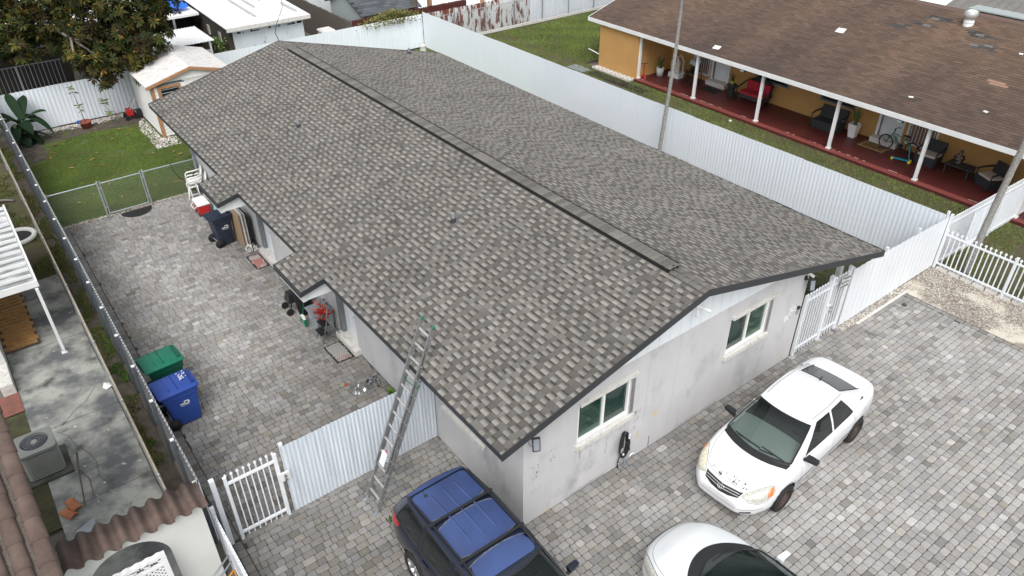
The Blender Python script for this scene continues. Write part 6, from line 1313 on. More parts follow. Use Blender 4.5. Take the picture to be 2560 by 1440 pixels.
# ---------------------------------------------------------------- wheeled carts
def cart(x, y, rz, body_m, lid_m, label, w=.62, d=.74, h=1.02, logo=True, sticker=False, dark_m=None):
    """local frame: +x = front of the cart (away from the wheels), origin on the ground"""
    t = thing('wheeled_trash_cart', label, 'trash cart', (x, y, 0), rz, 'wheeled trash carts in the side alley')
    def sec(z, fx0, fx1, hw, r):
        pts = []
        for sx, sy, a0 in ((1, 1, 0), (-1, 1, 90), (-1, -1, 180), (1, -1, 270)):
            cx = (fx1-r) if sx > 0 else (fx0+r); cy = sy*(hw-r)
            for k in range(5): a = R_(a0+90*k/4); pts.append((cx+r*math.cos(a), cy+r*math.sin(a), z))
        return pts
    rings = [sec(.02, -d*.30, d*.38, w*.38, .05), sec(.05, -d*.31, d*.39, w*.39, .05), sec(h*.30, -d*.35, d*.42, w*.42, .05), sec(h*.74, -d*.43, d*.46, w*.455, .05), sec(h*.76, -d*.47, d*.49, w*.48, .05), sec(h*.90, -d*.48, d*.50, w*.49, .05), sec(h*.91, -d*.50, d*.52, w*.51, .04), sec(h*.95, -d*.50, d*.52, w*.51, .04)]
    m = len(rings[0]); b = MB(); vs = [p for r in rings for p in r]; b.add(vs, [(k*m+q, k*m+(q+1) % m, (k+1)*m+(q+1) % m, (k+1)*m+q) for k in range(len(rings)-1) for q in range(m)], smooth=False)
    b.add(rings[0], [tuple(range(m))[::-1]]); bo = link_part('body', b.mesh('body', body_m), t)
    # lid: domed, with front lip and rear hinge
    b = MB(); nx, ny = 12, 8; vs = []
    for i in range(nx+1):
        u = i/nx; X = -d*.56+(d*.56+d*.55)*u
        for j in range(ny+1):
            v = -1+2*j/ny; Z = h*.955+.055*(1-abs(v)**4)*(math.sin(math.pi*min(1, u*1.12+.04))**.5 if u < .88 else .75) + (.018 if .30 < u < .36 and abs(v) < .8 else 0) - (.03 if u >= 1 else 0) + (.012 if u < .25 and abs(v) < .7 else 0)
            vs.append((X, v*w*.535*(1-.05*(u > .95)), Z))
    b.add(vs, [(i*(ny+1)+j, (i+1)*(ny+1)+j, (i+1)*(ny+1)+j+1, i*(ny+1)+j+1) for i in range(nx) for j in range(ny)], smooth=True)
    rim = [vs[j] for j in range(ny+1)]+[vs[i*(ny+1)+ny] for i in range(1, nx+1)]+[vs[nx*(ny+1)+j] for j in range(ny-1, -1, -1)]+[vs[i*(ny+1)] for i in range(nx-1, 0, -1)]
    n = len(rim); b.add(rim+[(p[0], p[1], h*.925) for p in rim], [(q, (q+1) % n, n+(q+1) % n, n+q) for q in range(n)]); link_part('lid', b.mesh('lid', lid_m), t)
    dk = dark_m or body_m
    for xx in (-.22, .0):
        b = MB(); b.bar((xx*d, -w*.40, h*.955+.058), (xx*d, w*.40, h*.955+.058), .018, .012); link_part('lid_rib', b.mesh('lid_rib', dk), t)
    b = MB(); b.bar((d*.44, -w*.36, h*1.0), (d*.44, w*.36, h*1.0), .07, .02); link_part('lid_recess', b.mesh('lid_recess', dk), t)
    b = MB(); b.cyl((-d*.58, -w*.36, h*.94), (-d*.58, w*.36, h*.94), .018, n=8); [b.bar((-d*.50, s*w*.33, h*.93), (-d*.58, s*w*.33, h*.94), .03) for s in (-1, 1)]; link_part('handle', b.mesh('handle', dk), t)
    b = MB(); b.cyl((-d*.36, -w*.44, .15), (-d*.36, w*.44, .15), .015, n=8); link_part('axle', b.mesh('axle', MT['grey_post']), t)
    for s in (-1, 1):
        b = MB(); M_ = Matrix.Translation((-d*.36, s*w*.46, .145)) @ Matrix.Rotation(R_(90), 4, 'X'); b.lathe([(.001, -.035), (.08, -.035), (.085, -.028), (.13, -.03), (.145, -.02), (.145, .02), (.13, .03), (.085, .028), (.08, .035), (.001, .035)], M_, 20); link_part('wheel', b.mesh('wheel', MT['black']), t)
    if logo:   # white emblem: block with a D-shaped loop, and three lines of tiny writing
        wm_ = MT['white']
        for s in (-1, ):
            yf = s*(w*.447+.004); Mx = Matrix.Translation((0.05, yf, h*.55)) @ Matrix.Rotation(R_(180 if s > 0 else 0), 4, 'Z') @ Matrix.Rotation(R_(-2.4*s), 4, 'X')
            b = MB(); t_ = .003
            def pl(pts): b.add([Mx @ Vector((px, 0, pz)) for px, pz in pts], [tuple(range(len(pts)))])
            pl([(-.11, .02), (.0, .02), (.0, .065), (-.11, .065)])
            arc_o = [(.045+.055*math.cos(R_(90-180*k/10)), .065+.055*math.sin(R_(90-180*k/10))) for k in range(11)]; arc_i = [(.045+.022*math.cos(R_(90-180*k/10)), .065+.026*math.sin(R_(90-180*k/10))) for k in range(11)]
            for k in range(10): pl([arc_o[k], arc_o[k+1], arc_i[k+1], arc_i[k]])
            pl([(-.02, .09), (.046, .09), (.046, .12), (-.02, .12)]); pl([(.003, .01), (.046, .01), (.046, .038), (.003, .038)]); pl([(-.02, .067), (.0, .067), (.0, .09), (-.02, .09)])
            b.build('emblem', wm_, t, fixn=False, loc=(0, 0, 0))
            txt_mesh('MIAMI-DADE', .034, Mx @ Matrix.Translation((0, 0, -.012)) @ Matrix.Rotation(R_(90), 4, 'X'), wm_, t, off=(0, 0, 0), ext=.0008)
            txt_mesh('COUNTY', .026, Mx @ Matrix.Translation((-.055, -.001, .042)) @ Matrix.Rotation(R_(90), 4, 'X'), dk, t, off=(0, 0, 0), ext=.0008)
    if sticker:
        b = MB(); z = h*1.018
        for i in range(5):
            for j in range(6):
                if random.random() < .72: b.box((d*.18+i*.034, -.02+j*.034, z), (d*.18+i*.034+random.uniform(.015, .03), -.02+j*.034+random.uniform(.012, .03), z+.002))
        for (u, v) in ((d*.16, .2), (d*.33, .22), (d*.16, -.05)): b.add([(u, v, z+.001), (u+.04, v+.01, z+.001), (u+.02, v+.045, z+.001)], [(0, 1, 2)])
        link_part('printed_sticker', b.mesh('printed_sticker', MT['white']), t)
    return t
cart(-4.30, 7.13, R_(3), MT['bin_b'], MT['bin_b'], 'bright blue recycling cart with white printed lid beside the left fence', .68, .80, 1.06, True, True, mat('deep_blue_plastic', (.008, .028, .16), .45))
cart(-4.28, 8.22, R_(4), MT['bin_gd'], MT['bin_g'], 'green trash cart with bright green lid just behind the blue cart', .68, .80, 1.06, False, False, MT['bin_gd'])
cart(-.80, 14.28, R_(6), MT['bin_n'], MT['bin_n'], 'dark navy cart under the far porch roof edge beside leaning boards', .58, .62, 1.06, True)
# ---------------------------------------------------------------- ladder
lad = thing('extension_ladder', 'tall aluminium extension ladder leaning on the roof eave with green tips', 'ladder', (-2.12, 2.24, 0))
base = Vector((-2.13, 0, .0)); dirv = Vector((1.30, 0, 2.97)).normalized(); nrm = Vector((-dirv.z, 0, dirv.x)); Llad = 4.22; LY = (2.02, 2.46)
def lp(s, y, o=0.): p = base+dirv*s+nrm*o; return (p.x, y, p.z)
for k, (s0, s1, inset, off, nm) in enumerate(((.12, 3.1, 0., 0., 'base_rail'), (.95, Llad, .03, .055, 'fly_rail'))):
    for s in (0, 1):
        y = LY[s]+(inset if s == 0 else -inset); b = MB(); b.bar(lp(s0, y, off), lp(s1, y, off), .024, .075, up=(0, 1, 0)) if False else None
        P0, P1_ = Vector(lp(s0, y, off)), Vector(lp(s1, y, off)); w_ = .030; h_ = .042
        b.add([P+Vector((0, sy*w_/2, 0))+nrm*(sn*h_) for P in (P0, P1_) for sy, sn in ((-1, -1), (1, -1), (1, 1), (-1, 1))], [(3, 2, 1, 0), (4, 5, 6, 7), (0, 1, 5, 4), (1, 2, 6, 5), (2, 3, 7, 6), (3, 0, 4, 7)])
        b.build(nm, MT['alu'], lad)
s = .30
while s < Llad-.1:
    for (lo_, hi_, inset, off) in ((.12, 3.1, 0., 0.), (.95, Llad, .03, .055)):
        if lo_ < s < hi_:
            b = MB(); ss = s+(.05 if off else 0); b.bar(lp(ss, LY[0]+inset, off), lp(ss, LY[1]-inset, off), .038, .022, up=tuple(nrm)); b.build('rung', MT['alu2'], lad)
            for y in (LY[0]+inset-.018, LY[1]-inset+.018): b = MB(); b.cyl(lp(ss, y-.012, off), lp(ss, y+.012, off), .016, n=8); b.build('rung_end', MT['galv_pipe'], lad)
    s += .305
for s in (0, 1):
    y = LY[s]; b = MB(); b.box((base.x-.07, y-.03, 0), (base.x+.06, y+.03, .02)); b.bar((base.x, y, .01), lp(.14, y), .02, .05, up=(0, 1, 0)); b.build('ladder_foot', MT['grey_post'], lad, bevel=.003)
    y = LY[s]+(.03 if s == 0 else -.03); b = MB(); p = Vector(lp(Llad, y, .055)); b.ball(p, .042, 10, 6, .8); b.build('rail_tip', MT['green_pl'], lad)
for s_, y, c in ((1.25, LY[1]-.22, 'label'),):
    b = MB(); P = [Vector(lp(a, yy, .10)) for a, yy in ((1.05, LY[0]+.12), (1.05, LY[0]+.30), (1.36, LY[0]+.30), (1.36, LY[0]+.12))]; b.add(P, [(0, 1, 2, 3)]); b.build('paper_label', MT['white'], lad, fixn=False)
b = MB(); P = [Vector(lp(a, yy, .101)) for a, yy in ((1.37, LY[0]+.14), (1.37, LY[0]+.22), (1.41, LY[0]+.22), (1.41, LY[0]+.14))]; b.add(P, [(0, 1, 2, 3)]); b.build('warning_label', MT['red'], lad, fixn=False)
b = MB(); b.tube([lp(2.95, LY[0]-.02, .03), lp(2.97, LY[0]+.2, .1), lp(2.96, LY[1]+.02, .04), lp(3.02, LY[1]+.03, -.03), lp(3.0, LY[0]-.02, -.03), lp(2.95, LY[0]-.02, .03)], .010, 5); b.build('green_strap', MT['green_pl'], lad)
for y in (LY[0]+.05,): b = MB(); b.tube([lp(q, y-.045, .06+.01*math.sin(q*9)) for q in [1.0+.2*k for k in range(15)]], .006, 5); b.build('pull_rope', MT['black'], lad)
# ---------------------------------------------------------------- mats in the alley
def rosette_print(t, x0, x1, y0, y1, m, z):
    cx, cy = (x0+x1)/2, (y0+y1)/2; b = MB()
    for ring in range(1, 13):
        r = ring*.037; n = max(6, int(ring*4.2)); g_ = .008
        for k in range(n):
            a0, a1 = 2*math.pi*k/n+ring*.4, 2*math.pi*(k+1)/n+ring*.4-g_/r*1.2; q = []
            for rr_, aa in ((r-.028, a0), (r-.028, a1), (r, a1), (r, (a0+a1)/2), (r, a0)): q.append((cx+rr_*math.cos(aa), cy+rr_*math.sin(aa), z))
            if all(x0+.015 < p[0] < x1-.015 and y0+.015 < p[1] < y1-.015 for p in q): b.add(q, [(0, 1, 2, 3, 4)])
    b.build('stone_print', m, t, kind='stuff', fixn=False)
pm1 = mat('pink_grey_print', (.55, .50, .47), .9, (.50, .22, .20), 3., lo=.45, hi=.55); pm2 = mat('grey_print', (.42, .41, .38), .9, (.45, .20, .18), 2., lo=.56, hi=.66)
matt(-.60, 12.10, -.20, 12.98, .002, 'pink and white mosaic door mat at the far side door', MT['black'], extra=lambda t: rosette_print(t, -.60, -.20, 12.10, 12.98, pm1, .0155))
matt(-.66, 6.70, -.19, 7.50, .002, 'black mat with round mosaic print at the near side door', MT['black'], extra=lambda t: rosette_print(t, -.66, -.19, 6.70, 7.50, pm2, .0155))
t = thing('half_round_mat', 'black half-round door mat in front of the chain link gate', 'mat', (-2.4, 18.2, 0)); b = MB(); b.prism([(-2.42+.50*math.cos(R_(180+180*k/16)), 18.22+.52*math.sin(R_(180+180*k/16))) for k in range(17)], 2, .002, .016); b.build('mat', MT['black'], t)
# ---------------------------------------------------------------- chairs, cooler, boards
def patio_chair(x, y, z, rz, label, group=None):
    t = thing('plastic_armchair', label, 'chair', (x, y, z), rz, group); m = MT['white_pl']
    b = MB(); n = 6; b.box((-.22, -.22, .40), (.22, .22, .425)); link_part('seat', b.mesh('seat', m), t)
    for k in range(5): b = MB(); yy = -.17+k*.085; b.bar((-.21, yy, .42), (-.30, yy*1.15, .82), .05, .016, up=(1, 0, 0)); link_part('back_slat', b.mesh('back_slat', m), t)
    b = MB(); b.tube([(-.22, -.24, .45), (-.30, -.24, .76), (-.32, -.15, .86), (-.33, 0, .89), (-.32, .15, .86), (-.30, .24, .76), (-.22, .24, .45)], .024, 6); link_part('back_frame', b.mesh('back_frame', m), t)
    for s in (-1, 1):
        b = MB(); b.tube([(-.28, s*.25, .70), (-.05, s*.27, .66), (.16, s*.27, .65), (.22, s*.26, .60), (.22, s*.25, .42)], .025, 6); link_part('armrest', b.mesh('armrest', m), t)
        for sx in (-1, 1): b = MB(); b.bar((sx*.20, s*.22, .41), (sx*.25, s*.26, 0), .045, .03); link_part('leg', b.mesh('leg', m), t)
    return t
patio_chair(-.42, 18.05, 0, R_(165), 'lower white plastic armchair of the stack by the house wall', 'stacked white plastic chairs')
patio_chair(-.40, 18.05, .13, R_(168), 'upper white plastic armchair of the stack by the house wall', 'stacked white plastic chairs')
t = thing('folding_chairs', 'white folded plastic chair backs leaning behind the stacked armchairs', 'chair', (-.15, 17.5, 0)); b = MB()
for k in range(3): y = 17.45+k*.06; b = MB(); b.tube([(-.25, y, 0), (-.12, y, .85), (-.02, y+.2, .92), (-.0-.02, y+.38, .85), (-.2, y+.38, 0)], .02, 6); b.add([(-.17, y+.02, .5), (-.17, y+.36, .5), (-.09, y+.36, .84), (-.09, y+.02, .84)], [(0, 1, 2, 3)]); b.build('folded_chair_frame', MT['white_pl'], t)
t = thing('folding_cart', 'white folding frame between the chairs and the red cooler', 'cart', (-.6, 17.4, 0)); b = MB(); b.tube([(-.72, 17.15, 0), (-.78, 17.2, .72), (-.72, 17.45, .76), (-.66, 17.55, .0)], .018); b.tube([(-.50, 17.15, 0), (-.52, 17.2, .70), (-.50, 17.5, .74), (-.45, 17.6, .0)], .018)
for z in (.3, .72): b.bar((-.75, 17.2, z), (-.5, 17.2, z), .03); b.bar((-.72, 17.5, z), (-.48, 17.5, z), .03)
b.build('frame', MT['white_pl'], t)
t = thing('cooler', 'red cooler with white lid on the patio beside the navy cart', 'cooler', (-.65, 16.6, 0)); b = MB(); b.box((-.84, 16.34, .05), (-.50, 16.90, .40), taper=-.02); b.build('body', MT['red'], t, bevel=.02); b = MB(); b.box((-.88, 16.30, .40), (-.46, 16.94, .48), taper=.02); b.build('lid', MT['white_pl'], t, bevel=.02)
for y in (16.42, 16.80): b = MB(); b.cyl((-.86, y, .07), (-.80, y, .07), .07, n=12); b.build('wheel', MT['black'], t)
b = MB(); b.tube([(-.88, 16.42, .40), (-.96, 16.42, .30), (-.96, 16.80, .30), (-.88, 16.80, .40)], .014); b.build('handle', MT['white_pl'], t)
t = thing('ironing_board', 'light blue and white folded board leaning between cooler and navy cart', 'board', (-.4, 16.0, 0)); b = MB(); b.add([(-.52, 15.7, 0), (-.52, 16.1, 0), (-.30, 16.05, .95), (-.30, 15.75, .95), (-.48, 15.7, 0), (-.48, 16.1, 0), (-.26, 16.05, .95), (-.26, 15.75, .95)], [(0, 1, 2, 3), (7, 6, 5, 4), (0, 3, 7, 4), (1, 5, 6, 2), (3, 2, 6, 7)]); b.build('board', mat('light_blue', (.25, .50, .58), .6), t)
b = MB(); b.box((-.25, 15.5, 0), (-.20, 15.9, 1.0)); b.build('white_panel', MT['white_pl'], t)
t = thing('leaning_panels', 'brown and white flat panels leaning behind the navy cart', 'panels', (-.25, 14.0, 0))
for k, (x, m, h, y0, y1) in enumerate(((-.42, MT['cardbd'], 1.12, 13.55, 14.35), (-.34, MT['whitedirty'], 1.18, 13.50, 14.3), (-.26, MT['alu2'], 1.15, 13.48, 14.3), (-.19, MT['black'], 1.12, 13.46, 14.2))): b = MB(); b.box((x, y0, .01), (x+.045, y1, h)); b.build('panel', m, t, bevel=.005)
def rubble(x, y, n, cols, label, name='rubble_pile', r=.2, cat='pile'):
    t = thing(name, label, cat, (x, y, 0))
    for k in range(n):
        b = MB(); a = random.random()*6.28; rr_ = random.random()*r; c = Vector((x+rr_*math.cos(a)*.8, y+rr_*math.sin(a)*1.2, .03+.16*(1-rr_/r)*random.random())); sx, sy, sz = random.uniform(.03, .08), random.uniform(.015, .04), random.uniform(.05, .12)
        M_ = Matrix.Translation(c+Vector((0, 0, sz/2))) @ Matrix.Rotation(random.uniform(-.6, .6), 4, 'X') @ Matrix.Rotation(random.uniform(-.6, .6), 4, 'Y') @ Matrix.Rotation(a, 4, 'Z'); b.box((-sx/2, -sy/2, -sz/2), (sx/2, sy/2, sz/2), M=M_, taper=.008); b.build('fragment', random.choice(cols), t)
    return t
rubble(-.30, 13.30, 34, [MT['whitedirty'], MT['plaster']], 'pile of white broken slats on the pavers by the leaning panels', 'slat_pile', .22)
rubble(-.26, 5.50, 30, [MT['wood_gr'], mat('rubble_grey', (.22, .22, .21), .95), MT['blackpl']], 'pile of grey rubble fragments at the wall near the galvanised fence', 'rubble_pile', .2)
t = thing('plastic_bag', 'crumpled clear plastic sheet beside the grey rubble pile', 'bag', (-.6, 5.55, 0)); b = MB(); vs = []; n = 9
for i in range(n):
    for j in range(n): q = math.hypot(i-4, j-4)/5.6; vs.append((-.64+(i-4)*.055, 5.5+(j-4)*.06, .01+max(0, .14*(1-q))*random.uniform(.3, 1.3)))
b.add(vs, [(i*n+j, (i+1)*n+j, (i+1)*n+j+1, i*n+j+1) for i in range(n-1) for j in range(n-1)]); b.build('plastic_sheet', MT['clearpl'], t, fixn=False)
t = thing('weed', 'small green weed growing at the wall foot beside the rubble', 'weed', (-.12, 4.9, 0)); b = MB(); plant_blades(b, -.14, 4.92, 0, 26, .16, .16, .03, (.04, .10, .02), (.14, .24, .05)); b.build('leaves', MT['leaf'], t, kind='stuff', fixn=False)
t = thing('dead_leaf', 'single rust brown leaf on the patio left of the rubble', 'leaf', (-.86, 5.85, 0)); b = MB(); b.add([(-.93, 5.82, .01), (-.85, 5.78, .03), (-.78, 5.86, .015), (-.86, 5.91, .03)], [(0, 1, 2, 3)], (.26, .08, .03)); b.build('leaf', MT['leaf'], t, fixn=False)
# step ladder with bag and flowers, broom, bins under the near porch
t = thing('step_stool', 'folding silver step stool with black treads near the side door', 'step stool', (-.35, 7.95, 0))
for y in (7.62, 8.0):
    b = MB(); b.tube([(-.60, y, 0), (-.42, y, .62), (-.34, y, 1.10), (-.34, (y*.6+7.81*.4), 1.16)], .014); b.build('leg', MT['alu'], t); b = MB(); b.tube([(-.05, y, 0), (-.36, y, .66)], .013); b.build('leg', MT['alu'], t)
b = MB(); b.tube([(-.34, 7.69, 1.16), (-.34, 7.81, 1.19), (-.34, 7.92, 1.16)], .014); b.build('handle', MT['alu'], t)
for x, z in ((-.52, .26), (-.44, .50)): b = MB(); b.box((x-.10, 7.64, z), (x+.10, 7.98, z+.03)); b.build('step', MT['blackpl'], t)
t = thing('plastic_tote', 'translucent grey tote bin with lid beside the step stool', 'storage bin', (-.3, 8.3, 0)); b = MB(); b.box((-.52, 8.02, .0), (-.08, 8.50, .62), taper=-.03); b.build('body', mat('milky_grey_plastic', (.30, .33, .35), .3), t, bevel=.02); b = MB(); b.box((-.60, 7.98, .62), (-.04, 8.56, .66)); b.build('lid', mat('smoky_lid', (.22, .25, .27), .25), t, bevel=.01)
t = thing('flower_bouquet', 'red and coral artificial flowers heaped on the tote bin', 'flowers', (-.3, 8.05, .66)); b = MB()
for k in range(46):
    p = Vector((-.34+random.gauss(0, .08), 8.02+random.gauss(0, .13), .74+random.gauss(0, .12))); c = random.choice([(.50, .012, .012), (.42, .01, .012), (.85, .16, .07)]) if p.y < 8.1 else random.choice([(.85, .18, .08), (.50, .012, .012)])
    for i in range(7):
        a = i*.9; d = Vector((math.cos(a), math.sin(a), random.uniform(-.2, .8))).normalized()*.055; s = d.cross(Vector((0, 0, 1))).normalized()*.022; b.add([p, p+d*.6+s, p+d, p+d*.6-s], [(0, 1, 2, 3)], tuple(q*random.uniform(.7, 1.1) for q in c))
b.build('petals', MT['leaf'], t, kind='stuff', fixn=False); b = MB(); plant_blades(b, -.36, 7.95, .55, 12, .2, .14, .03, (.05, .10, .02), (.25, .25, .08)); b.build('leaves', MT['leaf'], t, kind='stuff', fixn=False)
t = thing('broom', 'green and white broom standing in front of the dark bin', 'broom', (-.62, 8.75, 0)); b = MB(); b.cyl((-.62, 8.75, .22), (-.30, 8.95, 1.35), .012, n=8); b.build('handle', MT['green_pl'], t)
b = MB(); b.prism([(8.64, .20), (8.86, .20), (8.80, .30), (8.70, .30)], 0, -.65, -.59); b.build('broom_head', MT['white_pl'], t); b = MB(); b.prism([(8.58, .0), (8.92, .0), (8.86, .20), (8.64, .20)], 0, -.66, -.58); b.build('bristles', MT['green_pl'], t); b = MB(); b.prism([(8.58, .0), (8.78, .0), (8.76, .16), (8.63, .16)], 0, -.664, -.661); b.build('grey_bristles', MT['grey_post'], t)
t = thing('black_bin', 'tall black rubbish bin bag in the shade of the near porch', 'bin', (-.35, 9.3, 0)); b = MB(); b.lathe([(.001, 0), (.18, 0), (.26, .7), (.27, .74), (.20, .86), (.001, .9)], Matrix.Translation((-.35, 9.25, 0)), 18); b.build('body', MT['black'], t)
t = thing('baby_stroller', 'black folded stroller at the corner of the near porch', 'stroller', (-.55, 9.3, 0)); sx_, sy_ = .28, -.25; b = MB(); b.tube([(-1.0+sx_, 9.6+sy_, .12), (-.75+sx_, 9.75+sy_, .7), (-.5+sx_, 9.8+sy_, .95)], .018); b.tube([(-.6+sx_, 9.6+sy_, .1), (-.85+sx_, 9.8+sy_, .6)], .018); b.box((-1.0+sx_, 9.6+sy_, .35), (-.6+sx_, 9.95+sy_, .6), taper=.05); b.build('frame', MT['blackpl'], t)
for x, y in ((-1.02, 9.58), (-.6, 9.55), (-1.0, 9.98)): b = MB(); b.cyl((x+sx_, y+sy_-.02, .10), (x+sx_, y+sy_+.02, .10), .10, n=14); b.build('wheel', MT['black'], t)
t = thing('pipe_bundle', 'vertical dark conduits on the house wall behind the plastic chairs', 'pipes', (-.05, 18.9, 0))
for k in range(5): b = MB(); y = 18.55+k*.07; b.tube([(-.03-.01*k, y, 0.1), (-.03-.01*k, y, 1.3), (-.06, y+.02, 1.9-.1*k)], .013, 6); b.build('conduit', MT['grey_post'], t)
t = thing('garden_hose', 'dark loose cable hanging over the chain link fence near the chairs', 'cable', (-.6, 18.36, 1.2)); b = MB(); b.tube([(-.95, 18.33, 1.24), (-.9, 18.28, .95), (-.75, 18.26, .65), (-.5, 18.2, .5), (-.2, 18.3, .8)], .012, 6); b.build('cable', MT['black'], t)
# ---------------------------------------------------------------- fittings on the front wall
def solar_lamp(x, z, label):
    t = thing('solar_wall_light', label, 'lamp', (x, -.1, z)); b = MB(); b.box((x-.05, -.05, z+.06), (x+.02, -.0, z+.16)); b.cyl((x-.02, -.03, z+.1), (x+.02, -.14, z+.06), .022, n=8); b.build('bracket', MT['blackpl'], t)
    M_ = Matrix.Translation((x+.05, -.18, z-.04)) @ Matrix.Rotation(R_(-28), 4, 'Z') @ Matrix.Rotation(R_(-12), 4, 'X'); b = MB(); b.box((-.075, -.02, -.15), (.075, .02, .15), M=M_); b.build('lamp_body', MT['blackpl'], t, bevel=.018)
    b = MB(); b.box((-.055, -.024, -.12), (.055, -.021, .12), M=M_); b.build('solar_panel', MT['grey_post'], t); b = MB(); b.tube([(x-.03, -.03, z+.08), (x-.06, -.10, z-.03), (x+.0, -.16, z-.12), (x+.03, -.16, z-.10)], .005, 5); b.build('cable', MT['blackpl'], t); return t
solar_lamp(.10, 2.36, 'black solar light under the near roof corner of the gable wall'); solar_lamp(8.36, 2.35, 'black solar light at the gate end of the gable wall')
t = thing('bullet_camera', 'white bullet camera under the eave above the picket gate', 'camera', (8.3, -.1, 2.62)); b = MB(); b.cyl((8.30, -.02, 2.66), (8.32, -.22, 2.60), .035, n=12); b.build('camera_body', MT['white_pl'], t); b = MB(); b.box((8.27, -.03, 2.66), (8.34, .0, 2.75)); b.build('mount', MT['white_pl'], t)
t = thing('twin_flood_light', 'white twin-headed flood light high on the gable siding', 'lamp', (4.3, -.1, 3.5)); b = MB(); b.cyl((4.32, -.02, 3.46), (4.32, -.06, 3.46), .07, n=14); b.build('base_plate', MT['white'], t)
for dx, dy in ((-.13, -.14), (.10, -.17)): b = MB(); p = Vector((4.32, -.06, 3.46)); q = p+Vector((dx, dy, -.04)); b.cyl(p, q, .022, n=8); b.cyl(q-Vector((dx, dy, 0))*.15, q+Vector((dx*.5, dy*.35, -.03)), .03, .045, n=14); b.build('lamp_head', MT['white'], t)
t = thing('charging_cable_hanger', 'black coiled charging cable hanging on the wall above two meters', 'cable', (2.62, -.08, .7))
b = MB()
for k in range(5):
    r = .095+.010*k; yy = -.03-.016*k; pts = [(2.62+r*.95*math.cos(a)*(1-.28*math.sin(a)), yy, .66+(.33+.008*k)*math.sin(a)) for a in [2*math.pi*q/28 for q in range(29)]]; b.tube(pts, .016, 6)
b.tube([(2.55, -.05, .35), (2.50, -.05, .2), (2.50, -.05, .02)], .013); b.tube([(2.68, -.07, .38), (2.78, -.09, .42), (2.80, -.06, .58), (2.76, -.04, .68)], .014); b.build('cable_coil', MT['blackpl'], t)
b = MB(); b.box((2.58, -.025, .5), (2.66, 0, .95)); b.build('holder', MT['blackpl'], t)
for z, x in ((.90, 2.69), (.83, 2.69), (.42, 2.56)): b = MB(); b.box((x-.02, -.135, z), (x+.02, -.115, z+.045)); b.build('white_clip', MT['white'], t)
for x, lb in ((2.52, 'black and silver pipe fitting at the wall foot below the charging cable, left one'), (2.68, 'silver pipe fitting at the wall foot below the charging cable')):
    t = thing('tap_fitting', lb, 'tap', (x, -.08, 0)); b = MB(); b.cyl((x, -.08, 0), (x, -.08, .22), .022, n=8); b.cyl((x-.05, -.08, .17), (x+.05, -.08, .17), .018, n=8); b.ball((x, -.08, .24), .03); b.cyl((x, -.08, .06), (x, -.16, .06), .018, n=8); b.build('valve', MT['grey_post'], t)
t = thing('white_hose_bib', 'white curved pipe and hose end at the wall beside the pipe fittings', 'pipe', (2.85, -.08, .1)); b = MB(); b.tube([(2.80, -.05, .14), (2.86, -.10, .26), (2.93, -.09, .22), (2.93, -.06, .10)], .02, 6); b.build('pipe', MT['white'], t)
t = thing('conduit', 'thin dark conduit running up the front wall near the floor', 'pipe', (3.45, -.02, .3)); b = MB(); b.cyl((3.46, -.012, .0), (3.46, -.012, .33), .011, n=6); b.build('pipe', MT['grey_post'], t)
t = thing('door_bell', 'small black doorbell camera on the wall beside the picket gate', 'doorbell', (8.36, -.03, 1.5)); b = MB(); b.cyl((8.36, .0, 1.60), (8.36, -.05, 1.60), .045, n=14); b.build('bell', MT['blackpl'], t); b = MB(); b.box((8.33, -.03, 1.40), (8.39, .0, 1.54)); b.build('holder', MT['grey_post'], t)
t = thing('house_numbers', 'white raised house numbers in two rows beside the doorbell', 'house number', (8.0, -.02, 1.6))
for s_, x, z in (('305', 8.10, 1.63), ('307', 7.98, 1.44)): txt_mesh(s_, .19, Matrix.Translation((x, -.012, z)) @ Matrix.Rotation(R_(90), 4, 'X'), MT['white'], t, name='number', ext=.01)
# grey pickets stacked behind the gate
t = thing('stacked_pickets', 'grey dog-eared pickets leaning behind the gate beside the wall', 'boards', (9.0, .5, 0))
for k in range(5): x = 8.75+k*.20; b = MB(); b.prism([(-.06, 0), (.06, 0), (.06, 1.75), (0, 1.85), (-.06, 1.75)], 1, 0, .02); o = link_part('picket', b.mesh('picket', MT['wood_gr']), t, (x-9.0, .25+.05*k, .02), (R_(-8), R_(random.uniform(-12, 18)), 0))
for pts_, lb in ((((12.9, -.62)), 'small green weed growing between the driveway pavers near the gravel'), ((-2.0, 1.72), 'tiny green sprig between the pavers behind the blue crossover')):
    t = thing('weed', lb, 'weed', (pts_[0], pts_[1], 0)); b = MB(); plant_blades(b, pts_[0], pts_[1], 0, 16, .06, .08, .035, (.03, .07, .02), (.08, .13, .04)); b.build('leaves', MT['leaf'], t, kind='stuff', fixn=False)
